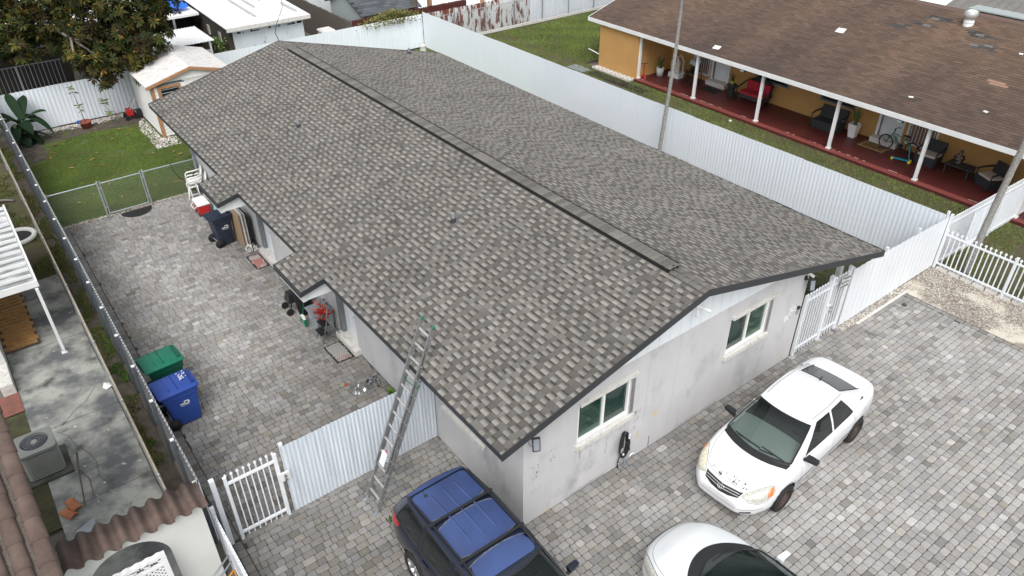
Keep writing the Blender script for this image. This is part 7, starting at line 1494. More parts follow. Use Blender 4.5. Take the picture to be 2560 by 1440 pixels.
# ---------------------------------------------------------------- cars
def eval_mesh(o):
    dg = bpy.context.evaluated_depsgraph_get(); me = bpy.data.meshes.new_from_object(o.evaluated_get(dg)); return me
def lerp_prof(prof, x):
    xs = [p[0] for p in prof]
    if x <= xs[0]: return prof[0][1]
    for (x0, v0), (x1, v1) in zip(prof, prof[1:]):
        if x <= x1:
            f = (x-x0)/(x1-x0); f = f*f*(3-2*f)*.5+f*.5; return v0+(v1-v0)*f
    return prof[-1][1]
class Car:
    def __init__(s, name, label, loc, rz, paint, spec):
        s.t = thing(name, label, 'car', loc, rz); s.p = spec; s.paint = paint; s.lower(); s.green()
    def lower(s):
        p = s.p; xr, xf = p['rear'], p['front']; N = 34; vs = []; xs = [xr+(xf-xr)*(.5-.5*math.cos(math.pi*k/N)) for k in range(N+1)]; K = 13
        for x in xs:
            hw = lerp_prof(p['halfw'], x); zt = lerp_prof(p['top'], x); zb = lerp_prof(p['bot'], x); zs = lerp_prof(p['shoulder'], x); crown = lerp_prof(p['crown'], x)
            zm = zb+(zs-zb)*.55
            half = [(0, zb), (hw*.80, zb), (hw*.93, zb+.03), (hw*.985, zb+(zm-zb)*.45), (hw, zm), (hw*.985, zm+(zs-zm)*.6), (hw*.955, zs), (hw*.90, zs+(zt-zs)*.55), (hw*.80, zt-.012), (hw*.62, zt+crown*.35), (hw*.40, zt+crown*.72), (hw*.2, zt+crown*.93), (0, zt+crown)]
            ring = half+[(-y, z) for y, z in half[-2:0:-1]]; s.M = len(ring)
            vs += [(x, y, z) for y, z in ring]
        M_ = s.M; b = MB(); fs = [(k*M_+q, (k+1)*M_+q, (k+1)*M_+(q+1) % M_, k*M_+(q+1) % M_) for k in range(N) for q in range(M_)]
        b.add(vs, fs+[tuple(range(M_)), tuple(range(N*M_, (N+1)*M_))[::-1]], smooth=True)
        o = b.build('tmp_body', [s.paint, MT['black']])
        sb = o.modifiers.new('s', 'SUBSURF'); sb.levels = sb.render_levels = 1
        cut = MB()
        for wx in p['wheels']:
            for sg in (-1, 1):
                cut.cyl((wx, sg*.45, p['wr']+.01), (wx, sg*1.2, p['wr']+.01), p['wr']+.045, n=40, smooth=True)
        c = cut.build('tmp_cut', MT['black']); c.data.polygons.foreach_set('material_index', [0]*len(c.data.polygons))
        bo = o.modifiers.new('b', 'BOOLEAN'); bo.operation = 'DIFFERENCE'; bo.object = c; bo.solver = 'EXACT'; bo.material_mode = 'TRANSFER'
        me = eval_mesh(o); bpy.data.objects.remove(c); bpy.data.objects.remove(o); me.name = 'body'
        s.body = link_part('body', me, s.t); me.polygons.foreach_set('use_smooth', [True]*len(me.polygons))
        bm = bmesh.new(); bm.from_mesh(me); s.bvh = BVHTree.FromBMesh(bm); bm.free()
    def green(s):
        """greenhouse: ring of outline points from belt line up to the roof edge, then a domed roof"""
        p = s.p; G = p['green']; zb = G['belt']; zr = G['roof']
        # outlines as functions: side x range and half widths, belt then roof
        def outline(fx, rx, fw_, rw_, mw, bow_f, bow_r, tags=None):
            """points clockwise from front-left corner across front to the right, down the right side, across rear, up left"""
            pts = []
            nf = 10
            for k in range(nf+1): f = -1+2*k/nf; pts.append((fx+bow_f*(1-f*f), -f*fw_))       # left (+y) to right (-y)
            for x, yy in mw: pts.append((x, -yy))
            for k in range(nf+1): f = -1+2*k/nf; pts.append((rx-bow_r*(1-f*f), f*rw_))
            for x, yy in mw[::-1]: pts.append((x, yy))
            return pts
        bl = outline(*G['beltline']); rf = outline(*G['roofline']); n = len(bl); nm = len(G['beltline'][4]); nf = 10
        H = [0, .06, .12, .5, .88, .95, 1.]; zb_f = G.get('belt_z') or (lambda x: zb); zr_f = G.get('roof_z') or (lambda x: zr)
        rows = []
        for h in H:
            row = []
            for (bx, by), (rx, ry) in zip(bl, rf):
                bulge = .035*math.sin(math.pi*h); x = bx+(rx-bx)*h; y = by+(ry-by)*h; z0, z1 = zb_f(bx), zr_f(rx); z = z0+(z1-z0)*h
                l = math.hypot(x-G['cx'], y) or 1; row.append((x+bulge*(x-G['cx'])/2.2, y*(1+bulge*.7), z))
            rows.append(row)
        def cls(i, j):
            j1 = j % n
            if j1 < nf: return 'windshield' if 1 <= i < 5 and 1 <= j1 < nf-1 or (1 <= i < 5 and (j1 in (0, nf-1)) and G.get('wide')) else ('frit' if i < 1 and G.get('cowl') else 'body')
            if nf+nm+1 <= j1 < 2*nf+nm+1: return 'rear' if 1 <= i < 5 and nf+nm+2 <= j1 < 2*nf+nm else 'body'
            side_i = (j1-nf) if j1 < nf+nm+1 else (nm-(j1-(2*nf+nm+1)))
            return ('side%d' % side_i) if 1 <= i < 5 and side_i in G['glass_segs'] else 'body'
        groups = {}
        for i in range(len(H)-1):
            for j in range(n):
                j2 = (j+1) % n; k = cls(i, j); sgn = 'L' if rows[i][j][1]+rows[i][j2][1] > 0 else 'R'; key = k if not k.startswith('side') else k+sgn
                groups.setdefault(key, []).append((rows[i][j], rows[i][j2], rows[i+1][j2], rows[i+1][j]))
        # body-coloured shell: pillars and roof
        b = MB(); vid = {}
        def addv(pt):
            k = tuple(round(q, 5) for q in pt)
            if k not in vid: vid[k] = len(vs_); vs_.append(pt)
            return vid[k]
        vs_ = []; fs_ = []
        for f in groups['body']: fs_.append(tuple(addv(q) for q in f))
        # domed roof rows
        top = rows[-1]; c0 = sum(q[0] for q in top)/n; prev = top; zc = G['dome']; zm_ = sum(q[2] for q in top)/n
        for kk, f in enumerate([q/16*.96 for q in range(1, 17)]):
            cur = [(q[0]+(c0-q[0])*f*(.93 if f == 1. else 1), q[1]*(1-f), q[2]+(zm_-q[2])*f*f*(3-2*f)+zc*(1-(1-f)**2.2)) for q in top]
            for j in range(n): fs_.append((addv(prev[j]), addv(prev[(j+1) % n]), addv(cur[(j+1) % n]), addv(cur[j])))
            prev = cur
        fs_.append(tuple(dict.fromkeys(addv(q) for q in prev)))
        fs_ = [f for f in fs_ if len(set(f)) == len(f)] + [tuple(dict.fromkeys(f)) for f in fs_ if len(set(f)) == 3]
        b.add(vs_, fs_, smooth=True); s.roof = b.build('roof', G.get('roof_paint') or s.paint, s.t, loc=(0, 0, 0)); s.roof.data.polygons.foreach_set('use_smooth', [True]*len(s.roof.data.polygons))
        for key, fl in groups.items():
            if key == 'body': continue
            b = MB(); vid = {}; vs_ = []; fs_ = [tuple(addv(q) for q in f) for f in fl]; b.add(vs_, fs_, smooth=True)
            nm_ = {'windshield': 'windshield', 'rear': 'rear_window', 'frit': 'cowl'}.get(key, 'side_window'); m_ = MT[G.get('ws', 'windshield')] if key in ('windshield',) else (MT['trimblk'] if key == 'frit' else MT['glass_d'])
            b.build(nm_, m_, s.t, loc=(0, 0, 0))
        bm = bmesh.new(); me = s.roof.data; bm.from_mesh(me); s.rbvh = BVHTree.FromBMesh(bm); bm.free(); s.rows = rows; s.n = n; s.nf = nf; s.nm = nm
        # dark seals round the glass
        def loop(js, i0=1, i1=5, r=.012, close=True):
            pts = [rows[i0][j % n] for j in js]+[rows[i][js[-1] % n] for i in range(i0+1, i1)]+[rows[i1][j % n] for j in js[::-1]]+[rows[i][js[0] % n] for i in range(i1-1, i0, -1)]
            pts.append(pts[0]); b = MB(); b.tube(pts, r, 5); b.build('window_seal', MT['trimblk'], s.t, loc=(0, 0, 0))
        loop(list(range(0 if G.get('wide') else 1, nf+1 if G.get('wide') else nf)), r=.016); loop(list(range(nf+nm+2, 2*nf+nm+1)), r=.014)
        segs = sorted(G['glass_segs']); runs = []; cur = [segs[0]]
        for q in segs[1:]:
            if q == cur[-1]+1: cur.append(q)
            else: runs.append(cur); cur = [q]
        runs.append(cur)
        for rn in runs:
            loop([nf+q for q in range(rn[0], rn[-1]+2)], r=.009); off = 2*nf+nm+1; loop([(off+nm+1-q) for q in range(rn[0], rn[-1]+2)], r=.009)
    def proj(s, x, y, z, d, bvh=None, off=.003):
        r = (bvh or s.bvh).ray_cast(Vector((x, y, z))-Vector(d).normalized()*2, Vector(d).normalized(), 6)
        if r[0] is None: r = (bvh or s.bvh).find_nearest(Vector((x, y, z)))
        n = r[1]; n = n if n.dot(Vector(d)) < 0 else -n
        return r[0]+n*off, n
    def patch(s, name, m, pts, d, off=.004, bulge=.0, rings=6, bvh=None, parent=None):
        c = Vector((sum(p[0] for p in pts)/len(pts), sum(p[1] for p in pts)/len(pts), sum(p[2] for p in pts)/len(pts))); n = len(pts); b = MB(); vs = []
        dense = []
        for k in range(n):
            a, q = Vector(pts[k]), Vector(pts[(k+1) % n]); dense += [a.lerp(q, f/3) for f in range(3)]
        n = len(dense)
        for r in range(rings+1):
            f = 1-r/rings
            for q in dense:
                w = c.lerp(q, f) if r < rings else c; pp, nn = s.proj(w.x, w.y, w.z, d, bvh, off+bulge*(1-f*f)); vs.append(tuple(pp))
        fs = [(r*n+k, r*n+(k+1) % n, (r+1)*n+(k+1) % n, (r+1)*n+k) for r in range(rings) for k in range(n)]
        b.add(vs, fs, smooth=True); return b.build(name, m, parent or s.t, loc=(0, 0, 0))
    def seam(s, name, m, pts, d, w=.006, off=.0015, bvh=None, steps=8):
        P = []
        for a, q in zip(pts, pts[1:]):
            a, q = Vector(a), Vector(q)
            for k in range(steps): w_ = a.lerp(q, k/steps); P.append(s.proj(w_.x, w_.y, w_.z, d, bvh, off))
        P.append(s.proj(*pts[-1], d, bvh, off)); b = MB(); vs = []
        for k, (p, n_) in enumerate(P):
            t_ = (P[min(k+1, len(P)-1)][0]-P[max(k-1, 0)][0]).normalized(); sd_ = t_.cross(n_).normalized()*w/2; vs += [tuple(p-sd_), tuple(p+sd_)]
        b.add(vs, [(2*k, 2*k+1, 2*k+3, 2*k+2) for k in range(len(P)-1)], smooth=True); return b.build(name, m, s.t, loc=(0, 0, 0), fixn=False)
    def wheels(s, rim_m, alloy=False, track=None):
        p = s.p; r = p['wr']; tr = p['track']
        def mk(sg):
            b = MB(); M_ = Matrix.Rotation(R_(90), 4, 'X'); w = .10; b.lathe([(r*.66, -w), (r*.90, -w*1.02), (r*.985, -w*.8), (r, -w*.4), (r, w*.4), (r*.985, w*.8), (r*.90, w*1.02), (r*.66, w), (r*.66, -w)], M_, 36); tm = b.mesh('tyre', MT['tyre'])
            b = MB(); o_ = -sg*.0; b.lathe([(r*.67, .085), (r*.62, .07), (r*.60, .0), (r*.60, -.08)], M_, 32); b.lathe([(r*.67, -.085), (r*.62, -.07), (r*.60, .0)], M_, 32)
            if alloy:
                for k in range(7):
                    a = 2*math.pi*k/7
                    for e in (-.13, .13):
                        b.bar(M_ @ Vector((r*.12*math.cos(a), r*.12*math.sin(a), -sg*.055)), M_ @ Vector((r*.63*math.cos(a+e), r*.63*math.sin(a+e), -sg*.075)), .026, .03, up=(0, 1, 0))
                b.lathe([(.001, -sg*.085), (r*.10, -sg*.08), (r*.17, -sg*.06), (r*.17, 0)], M_, 18)
            else:
                b.lathe([(r*.60, -sg*.04), (r*.50, -sg*.03), (r*.34, -sg*.07), (r*.22, -sg*.06), (r*.20, -sg*.085), (.001, -sg*.09)], M_, 28)
            return tm, b.mesh('rim', rim_m), None
        ms = {sg: mk(sg) for sg in (-1, 1)}
        for wx in p['wheels']:
            for sg in (-1, 1):
                w = bpy.data.objects.new('wheel', None); scene.collection.objects.link(w); w.parent = s.t; w.location = (wx, sg*tr, r); w.empty_display_size = .1
                link_part('tyre', ms[sg][0], w); link_part('rim', ms[sg][1], w)
                if alloy or True:
                    b = MB(); b.cyl((0, -.03, 0), (0, .03, 0), r*.56, n=24); link_part('brake_disc', b.mesh('brake_disc', MT['black']), w)
    def mirror(s, x, y, z, m, sg):
        mo = MB(); mo.prism([(y-sg*.13, z-.065), (y+sg*.10, z-.055), (y+sg*.115, z+.02), (y+sg*.08, z+.055), (y-sg*.13, z+.045)], 0, x-.055, x+.075)
        mo.v = [(q[0]-(.035 if abs(q[1]) > abs(y) and q[0] > x else 0), q[1], q[2]) for q in mo.v]; o = mo.build('side_mirror', m, s.t, loc=(0, 0, 0), bevel=.028); b = MB(); b.bar((x, y-sg*.06, z-.03), (x+.03, y-sg*.16, z-.07), .06, .04); b.build('mirror_arm', MT['trimblk'], o, loc=(0, 0, 0)); b = MB(); b.prism([(y-.07, z-.045), (y+.07, z-.045), (y+.07, z+.035), (y-.07, z+.035)], 0, x-.060, x-.057); b.build('mirror_glass', MT['chrome'], o, loc=(0, 0, 0)); return o
    def handle(s, x, z, sg, m):
        p, n_ = s.proj(x, sg*2, z, (0, -sg, 0)); b = MB(); b.bar((p.x-.09, p.y+sg*.012, z), (p.x+.09, p.y+sg*.012, z), .022, .028); b.build('door_handle', m, s.t, loc=(0, 0, 0), bevel=.005)
    def interior(s, dash_x, seat_x, zf_, w, dash_m=None, steer=.35):
        b = MB(); b.box((dash_x-.50, -w, .72), (dash_x+.32, w, zf_)); b.build('dashboard', dash_m or MT['interior'], s.t, loc=(0, 0, 0), bevel=.05)
        for y in (-.36, .36):
            b = MB(); b.box((seat_x-.1, y-.25, .45), (seat_x+.42, y+.25, .62)); b.box((seat_x-.22, y-.24, .5), (seat_x-.06, y+.24, 1.12)); b.box((seat_x-.2, y-.12, 1.14), (seat_x-.1, y+.12, 1.30)); b.build('seat', MT['seat'], s.t, loc=(0, 0, 0), bevel=.03)
        b = MB(); M_ = Matrix.Translation((dash_x-.58, steer, zf_-.05)) @ Matrix.Rotation(R_(-65), 4, 'Y'); b.tube([M_ @ Vector((.19*math.cos(a), .19*math.sin(a), 0)) for a in [2*math.pi*k/20 for k in range(21)]], .016, 6); b.bar(M_ @ Vector((-.18, 0, 0)), M_ @ Vector((.18, 0, 0)), .05, .03); b.build('steering_wheel', MT['trimblk'], s.t, loc=(0, 0, 0))

# ---- white compact sedan
sedan_spec = dict(front=2.26, rear=-2.27, wheels=(-1.31, 1.30), wr=.305, track=.755,
    halfw=[(-2.27, .56), (-2.15, .70), (-1.9, .79), (-1.3, .845), (0, .85), (1.2, .845), (1.7, .81), (2.0, .70), (2.18, .54), (2.26, .42)],
    top=[(-2.27, .88), (-2.1, 1.01), (-1.7, 1.04), (-1.2, 1.03), (0, .96), (.9, .965), (1.25, .93), (1.7, .85), (1.98, .75), (2.14, .64), (2.26, .52)],
    crown=[(-2.27, .01), (-1.9, .03), (0, .02), (1.0, .05), (1.9, .07), (2.26, .03)],
    shoulder=[(-2.27, .80), (-2.0, .90), (0, .90), (1.2, .84), (1.8, .72), (2.1, .58), (2.26, .46)],
    bot=[(-2.27, .42), (-2.1, .26), (-1.6, .20), (1.6, .20), (2.1, .22), (2.26, .30)],
    green=dict(belt=.94, roof=1.385, dome=.075, cx=-.25, wide=True, cowl=True, belt_z=lambda x: .955+(.03 if x < -1.3 else 0), roof_z=lambda x: 1.375+.02*math.cos((x+.3)*1.1),
        beltline=(1.13, -1.74, .70, .64, [(.72, .765), (.30, .775), (-.22, .78), (-.30, .78), (-.92, .775), (-1.05, .765), (-1.32, .73)], .20, .10),
        roofline=(.30, -.86, .545, .52, [(.14, .565), (.0, .575), (-.24, .58), (-.32, .58), (-.64, .57), (-.69, .565), (-.77, .55)], .07, .06),
        glass_segs=(1, 2, 4, 5)))
def cowl(c, fx, bow, hw, dep):
    b = MB(); vs = []; n = 24; m_ = 4
    for k in range(n+1):
        y = hw*.98*(-1+2*k/n); x0 = fx+bow*(1-(y/hw)**2)-.22; x1 = x0+.22+dep*(1-.3*abs(y/hw)**3)
        for j in range(m_+1): pp, nn = c.proj(x0+(x1-x0)*j/m_, y, 1.2, (0, 0, -1), None, .007); vs.append(tuple(pp))
    b.add(vs, [(k*(m_+1)+j, k*(m_+1)+j+1, (k+1)*(m_+1)+j+1, (k+1)*(m_+1)+j) for k in range(n) for j in range(m_)], smooth=True); b.build('cowl_panel', MT['trimblk'], c.t, loc=(0, 0, 0))
car = Car('white_sedan', 'white compact sedan with peeling hood paint and black mirrors parked by the wall', (5.68, -1.86, 0), R_(184), MT['paint_w'], sedan_spec); car.t.scale = (1.075, 1.05, 1.04)
car.wheels(MT['steelwheel']); car.interior(.86, -.2, .90, .66, mat('pale_green_grey_dash', (.30, .34, .32), .8)); G_ = MT['trimblk']
sm_ = mat('panel_gap', (.10, .10, .11), .8)
cowl(car, 1.13, .20, .70, .10)
def floor_panel(c, name, m, xa, xb, hw, off=.012, bow=0.):
    b = MB(); vs = []; n, k_ = 14, 12
    for i in range(n+1):
        for j in range(k_+1):
            v = -1+2*j/k_; y = v*hw; x = xa+(xb+bow*(1-v*v)-xa)*i/n; vs.append(tuple(c.proj(x, y, 1.4, (0, 0, -1), None, off)[0]))
    b.add(vs, [(i*(k_+1)+j, (i+1)*(k_+1)+j, (i+1)*(k_+1)+j+1, i*(k_+1)+j+1) for i in range(n) for j in range(k_)], smooth=True); b.build(name, m, c.t, loc=(0, 0, 0))
floor_panel(car, 'dashboard', bpy.data.materials['pale_green_grey_dash'], .52, 1.06, .66, .012, .20); floor_panel(car, 'cabin_floor', MT['seat'], -1.55, .52, .70, .010)
for sg in (-1, 1):
    car.patch('headlight', MT['lamp_w'] if sg > 0 else MT['lamp_y'], [(2.12, sg*.42, .66), (2.02, sg*.46, .71), (1.80, sg*.58, .76), (1.58, sg*.70, .77), (1.62, sg*.75, .70), (1.80, sg*.75, .62), (1.98, sg*.67, .58), (2.10, sg*.54, .60)], (-.55, -sg*.35, -.75), .006, .02)
    car.patch('indicator_lens', MT['amber'], [(1.60, sg*.70, .76), (1.68, sg*.68, .76), (1.77, sg*.69, .70), (1.80, sg*.72, .65), (1.70, sg*.745, .66)] if sg > 0 else [(1.62, sg*.70, .76), (1.68, sg*.68, .76), (1.72, sg*.70, .70), (1.64, sg*.73, .70)], (-.45, -sg*.45, -.75), .026, .006)
    car.seam('headlight_gap', sm_, [(2.13, sg*.41, .66), (2.02, sg*.455, .715), (1.80, sg*.57, .765), (1.57, sg*.70, .775), (1.62, sg*.77, .70), (1.82, sg*.76, .60), (1.99, sg*.68, .57), (2.11, sg*.55, .59), (2.13, sg*.41, .66)], (-.55, -sg*.35, -.75), .009)
    car.seam('hood_gap', sm_, [(1.02, sg*.70, 1), (1.5, sg*.66, 1), (1.82, sg*.55, 1), (1.98, sg*.46, 1)], (0, 0, -1), .007)
    car.seam('door_gap', sm_, [(.86, sg*1, .92), (.84, sg*1, .5), (.80, sg*1, .26)], (0, -sg, 0), .007); car.seam('door_gap', sm_, [(-.27, sg*1, .95), (-.27, sg*1, .27)], (0, -sg, 0), .007); car.seam('door_gap', sm_, [(-1.0, sg*1, .97), (-1.12, sg*1, .75), (-.96, sg*1, .45), (-.86, sg*1, .27)], (0, -sg, 0), .007)
    car.seam('side_moulding', G_, [(1.0, sg*1, .50), (.3, sg*1, .51), (-.9, sg*1, .53)], (0, -sg, 0), .028, .006)
    car.seam('roof_gap', sm_, [(.20, sg*.50, 1.5), (-.3, sg*.52, 1.5), (-.85, sg*.49, 1.5)], (0, 0, -1), .012, .002, car.rbvh)
    car.mirror(.72, sg*.93, .99, G_, sg); car.handle(-.10, .80, sg, MT['paint_w']); car.handle(-.85, .82, sg, MT['paint_w'])
    car.patch('tail_light', MT['taillamp'], [(-2.20, sg*.44, .86), (-2.20, sg*.66, .84), (-1.98, sg*.76, .86), (-1.98, sg*.77, .70), (-2.2, sg*.70, .66), (-2.26, sg*.46, .68)], (.6, -sg*.5, -.2), .006, .012)
car.seam('fuel_door', sm_, [(-1.42, 1, .80), (-1.42, 1, .68), (-1.56, 1, .68), (-1.56, 1, .80), (-1.42, 1, .80)], (0, -1, 0), .006)
car.patch('grille', MT['black'], [(2.04, -.40, .68), (2.12, -.25, .70), (2.16, 0, .70), (2.12, .25, .70), (2.04, .40, .68), (2.16, .36, .60), (2.22, .18, .57), (2.24, 0, .56), (2.22, -.18, .57), (2.16, -.36, .60)], (-.75, 0, -.6), .006, .0)
for q in (-1, 0, 1): car.seam('grille_bar', MT['alu2'], [(2.10+q*.035, -.36, .65-q*.03), (2.17+q*.03, 0, .65-q*.035), (2.10+q*.035, .36, .65-q*.03)], (-.75, 0, -.6), .012, .012)
b = MB(); pp, nn = car.proj(2.19, 0, .635, (-.75, 0, -.6), off=.02); u_ = Vector((0, 1, 0)); v_ = nn.cross(u_).normalized()
def oval(rx, ry, ox=0, oy=0): return [pp+u_*(ox+rx*math.cos(a))+v_*(oy+ry*math.sin(a)) for a in [2*math.pi*k/20 for k in range(21)]]
b.tube(oval(.065, .045), .007, 5); b.tube(oval(.022, .044), .005, 5); b.tube(oval(.045, .018, 0, .022 if v_.z > 0 else -.022), .005, 5); b.build('badge', MT['chrome'], car.t, loc=(0, 0, 0))
car.seam('hood_front_gap', sm_, [(1.98, -.46, 1), (2.05, -.3, 1), (2.09, 0, 1), (2.05, .3, 1), (1.98, .46, 1)], (0, 0, -1), .008)
car.seam('bumper_line', mat('bumper_crease_shade', (.30, .31, .33), .6), [(2.0, -.74, .44), (2.2, -.5, .42), (2.28, 0, .41), (2.2, .5, .42), (2.0, .74, .44)], (-1, 0, 0), .014)  # flat grey strip puts the bumper crease's shade into colour
car.patch('fog_slot', MT['black'], [(2.1, .45, .34), (2.06, .62, .34), (2.06, .62, .39), (2.1, .45, .37)], (-1, -.2, 0), .006); car.patch('fog_slot', MT['black'], [(2.1, -.45, .34), (2.06, -.62, .34), (2.06, -.62, .39), (2.1, -.45, .37)], (-1, .2, 0), .006)
car.seam('trunk_gap', sm_, [(-1.62, -.66, 1.2), (-2.0, -.62, 1.2), (-2.16, -.5, 1.2), (-2.2, 0, 1.2), (-2.16, .5, 1.2), (-2.0, .62, 1.2), (-1.62, .66, 1.2)], (0, 0, -1), .007)
rp = random.Random(3)
for k in range(38):   # peeled hood edge
    y = rp.uniform(-.36, .44) if k < 31 else rp.uniform(-.5, .6); e = rp.random()**2.4*.11*(1-abs(y-.05)*1.1); x = 2.05-abs(y)**2*.25-e; w_, l_ = rp.uniform(.004, .013), rp.uniform(.010, .040)
    if k > 33: w_ = l_ = .006
    car.patch('peeled_spot', MT['peel'], [(x-l_, y-w_*.4, 1), (x-l_*.3, y-w_, 1), (x+l_*.6, y-w_*.5, 1), (x+l_*.5, y+w_*.6, 1), (x-l_*.2, y+w_, 1)], (0, 0, -1), .0025, rings=1)
for y in (-.30, .30): car.patch('washer_nozzle', G_, [(1.20, y-.012, 1), (1.22, y, 1), (1.20, y+.012, 1)], (0, 0, -1), .006, .004, rings=1)
def wiper(c, x0, y0, x1, y1, z0=1.0, z1=1.08):
    b = MB(); b.bar((x0, y0, z0), (x1, y1, z1), .016, .012); b.bar((x1-.02, y1-.28, z1+.0), (x1+.0, y1+.22, z1+.0), .014, .014); b.build('wiper', G_, c.t, loc=(0, 0, 0))
wiper(car, 1.24, .10, 1.17, .38, 1.02, 1.03); wiper(car, 1.16, -.48, 1.21, -.12, 1.02, 1.03)
b = MB(); b.box((.42, -.62, 1.285), (.46, -.54, 1.31)); b.build('toll_sticker', MT['white'], car.t, loc=(0, 0, 0))
pr = thing('paper_roll', 'roll of white paper lying on the dashboard of the white sedan with peeling hood', 'paper roll', (5.06, -1.64, .97)); b = MB(); b.lathe([(.022, -.14), (.06, -.14), (.06, .14), (.022, .14), (.022, -.14)], Matrix.Translation((5.06, -1.64, .965)) @ Matrix.Rotation(R_(80), 4, 'Z') @ Matrix.Rotation(R_(90), 4, 'X'), 18); b.build('roll', MT['white'], pr)
b = MB(); b.cyl((-.85, .02, 1.45), (-.93, .02, 1.50), .022, .008, n=8); b.build('antenna_fin', G_, car.t, loc=(0, 0, 0))

# ---- pearl white midsize sedan, cut off by the frame
spec2 = dict(front=2.40, rear=-2.43, wheels=(-1.38, 1.40), wr=.325, track=.80,
    halfw=[(-2.43, .62), (-2.2, .78), (-1.4, .90), (0, .915), (1.3, .91), (1.8, .85), (2.15, .70), (2.33, .48), (2.40, .30)],
    top=[(-2.43, .92), (-2.2, 1.04), (-1.6, 1.08), (0, 1.0), (1.0, 1.01), (1.4, .97), (1.9, .88), (2.2, .76), (2.34, .66), (2.40, .55)],
    crown=[(-2.43, .02), (0, .03), (1.0, .07), (1.9, .09), (2.40, .04)],
    shoulder=[(-2.43, .84), (0, .92), (1.3, .87), (1.9, .74), (2.25, .58), (2.40, .48)],
    bot=[(-2.43, .42), (-2.2, .26), (-1.6, .2), (1.6, .2), (2.2, .22), (2.40, .30)],
    green=dict(ws='windshield2', belt=.98, roof=1.40, dome=.07, cx=-.2, wide=True, cowl=True, belt_z=lambda x: 1.0, roof_z=lambda x: 1.39,
        beltline=(1.02, -1.75, .80, .66, [(.70, .83), (.30, .84), (-.25, .845), (-.33, .845), (-1.0, .83), (-1.15, .82), (-1.45, .76)], .42, .12),
        roofline=(.10, -1.05, .58, .52, [(-.05, .60), (-.15, .61), (-.30, .615), (-.38, .615), (-.82, .60), (-.88, .59), (-.98, .56)], .10, .06),
        glass_segs=(1, 2, 4, 5)))
c2 = Car('white_sedan', 'pearl white sedan facing the house, cut off by the bottom edge of the photo', (1.60, -4.58, 0), R_(90), MT['paint_w2'], spec2); c2.t.scale = (1.05, 1.05, 1.04)
c2.wheels(MT['alloy'], True); c2.interior(.95, -.2, .94, .76, MT['seat'], .38)
for sg in (-1, 1):
    c2.patch('headlight', MT['lamp_w'], [(2.28, sg*.50, .64), (2.10, sg*.60, .72), (1.85, sg*.74, .78), (1.60, sg*.83, .80), (1.62, sg*.87, .74), (1.95, sg*.80, .62), (2.18, sg*.66, .58)], (-.5, -sg*.4, -.75), .006, .015)
    c2.seam('headlight_gap', MT['trimblk'], [(2.29, sg*.49, .64), (2.10, sg*.59, .73), (1.85, sg*.73, .79), (1.59, sg*.83, .81)], (-.5, -sg*.4, -.75), .012)
    c2.seam('hood_gap', sm_, [(1.08+1.17*math.sin(R_(a))**.85, sg*.79*max(0, math.cos(R_(a)))**.62, 1) for a in range(0, 91, 6)], (0, 0, -1), .008, steps=3)
    c2.seam('door_gap', sm_, [(.92, sg*1.1, .95), (.90, sg*1.1, .5), (.86, sg*1.1, .28)], (0, -sg, 0), .007); c2.seam('door_gap', sm_, [(-.3, sg*1.1, .95), (-.3, sg*1.1, .28)], (0, -sg, 0), .007)
    c2.mirror(.66, sg*1.02, 1.02, MT['paint_w2'], sg); c2.handle(-.12, .84, sg, MT['paint_w2'])
    c2.seam('roof_gap', sm_, [(.05, sg*.54, 1.6), (-.5, sg*.56, 1.6), (-.95, sg*.52, 1.6)], (0, 0, -1), .012, .002, c2.rbvh)
    c2.seam('hood_crease_shade', mat('soft_crease_shade', (.64, .67, .69), .3) if sg < 0 else bpy.data.materials['soft_crease_shade'], [(1.25, sg*.62, 1), (1.7, sg*.52, 1), (2.05, sg*.36, 1)], (0, 0, -1), .012, .0015)  # flat darker strip painting the shade along a hood crease
for sg in (-1, 1): c2.patch('tail_light', MT['taillamp'], [(-2.38, sg*.46, .90), (-2.34, sg*.68, .90), (-2.12, sg*.84, .92), (-2.14, sg*.86, .76), (-2.36, sg*.74, .70), (-2.42, sg*.48, .72)], (.6, -sg*.5, -.2), .006, .012)
c2.patch('grille', MT['black'], [(2.26, -.36, .62), (2.32, 0, .64), (2.26, .36, .62), (2.34, .28, .50), (2.40, 0, .48), (2.34, -.28, .50)], (-.8, 0, -.5), .006)
cowl(c2, 1.02, .42, .80, .13); floor_panel(c2, 'dashboard', mat('dark_dash', (.035, .045, .042), .7), .45, .95, .76, .012, .40); floor_panel(c2, 'cabin_floor', MT['seat'], -1.7, .45, .78, .010)
wiper(c2, 1.36, .10, 1.22, .42, 1.06, 1.08); wiper(c2, 1.15, -.58, 1.30, -.20, 1.06, 1.07)

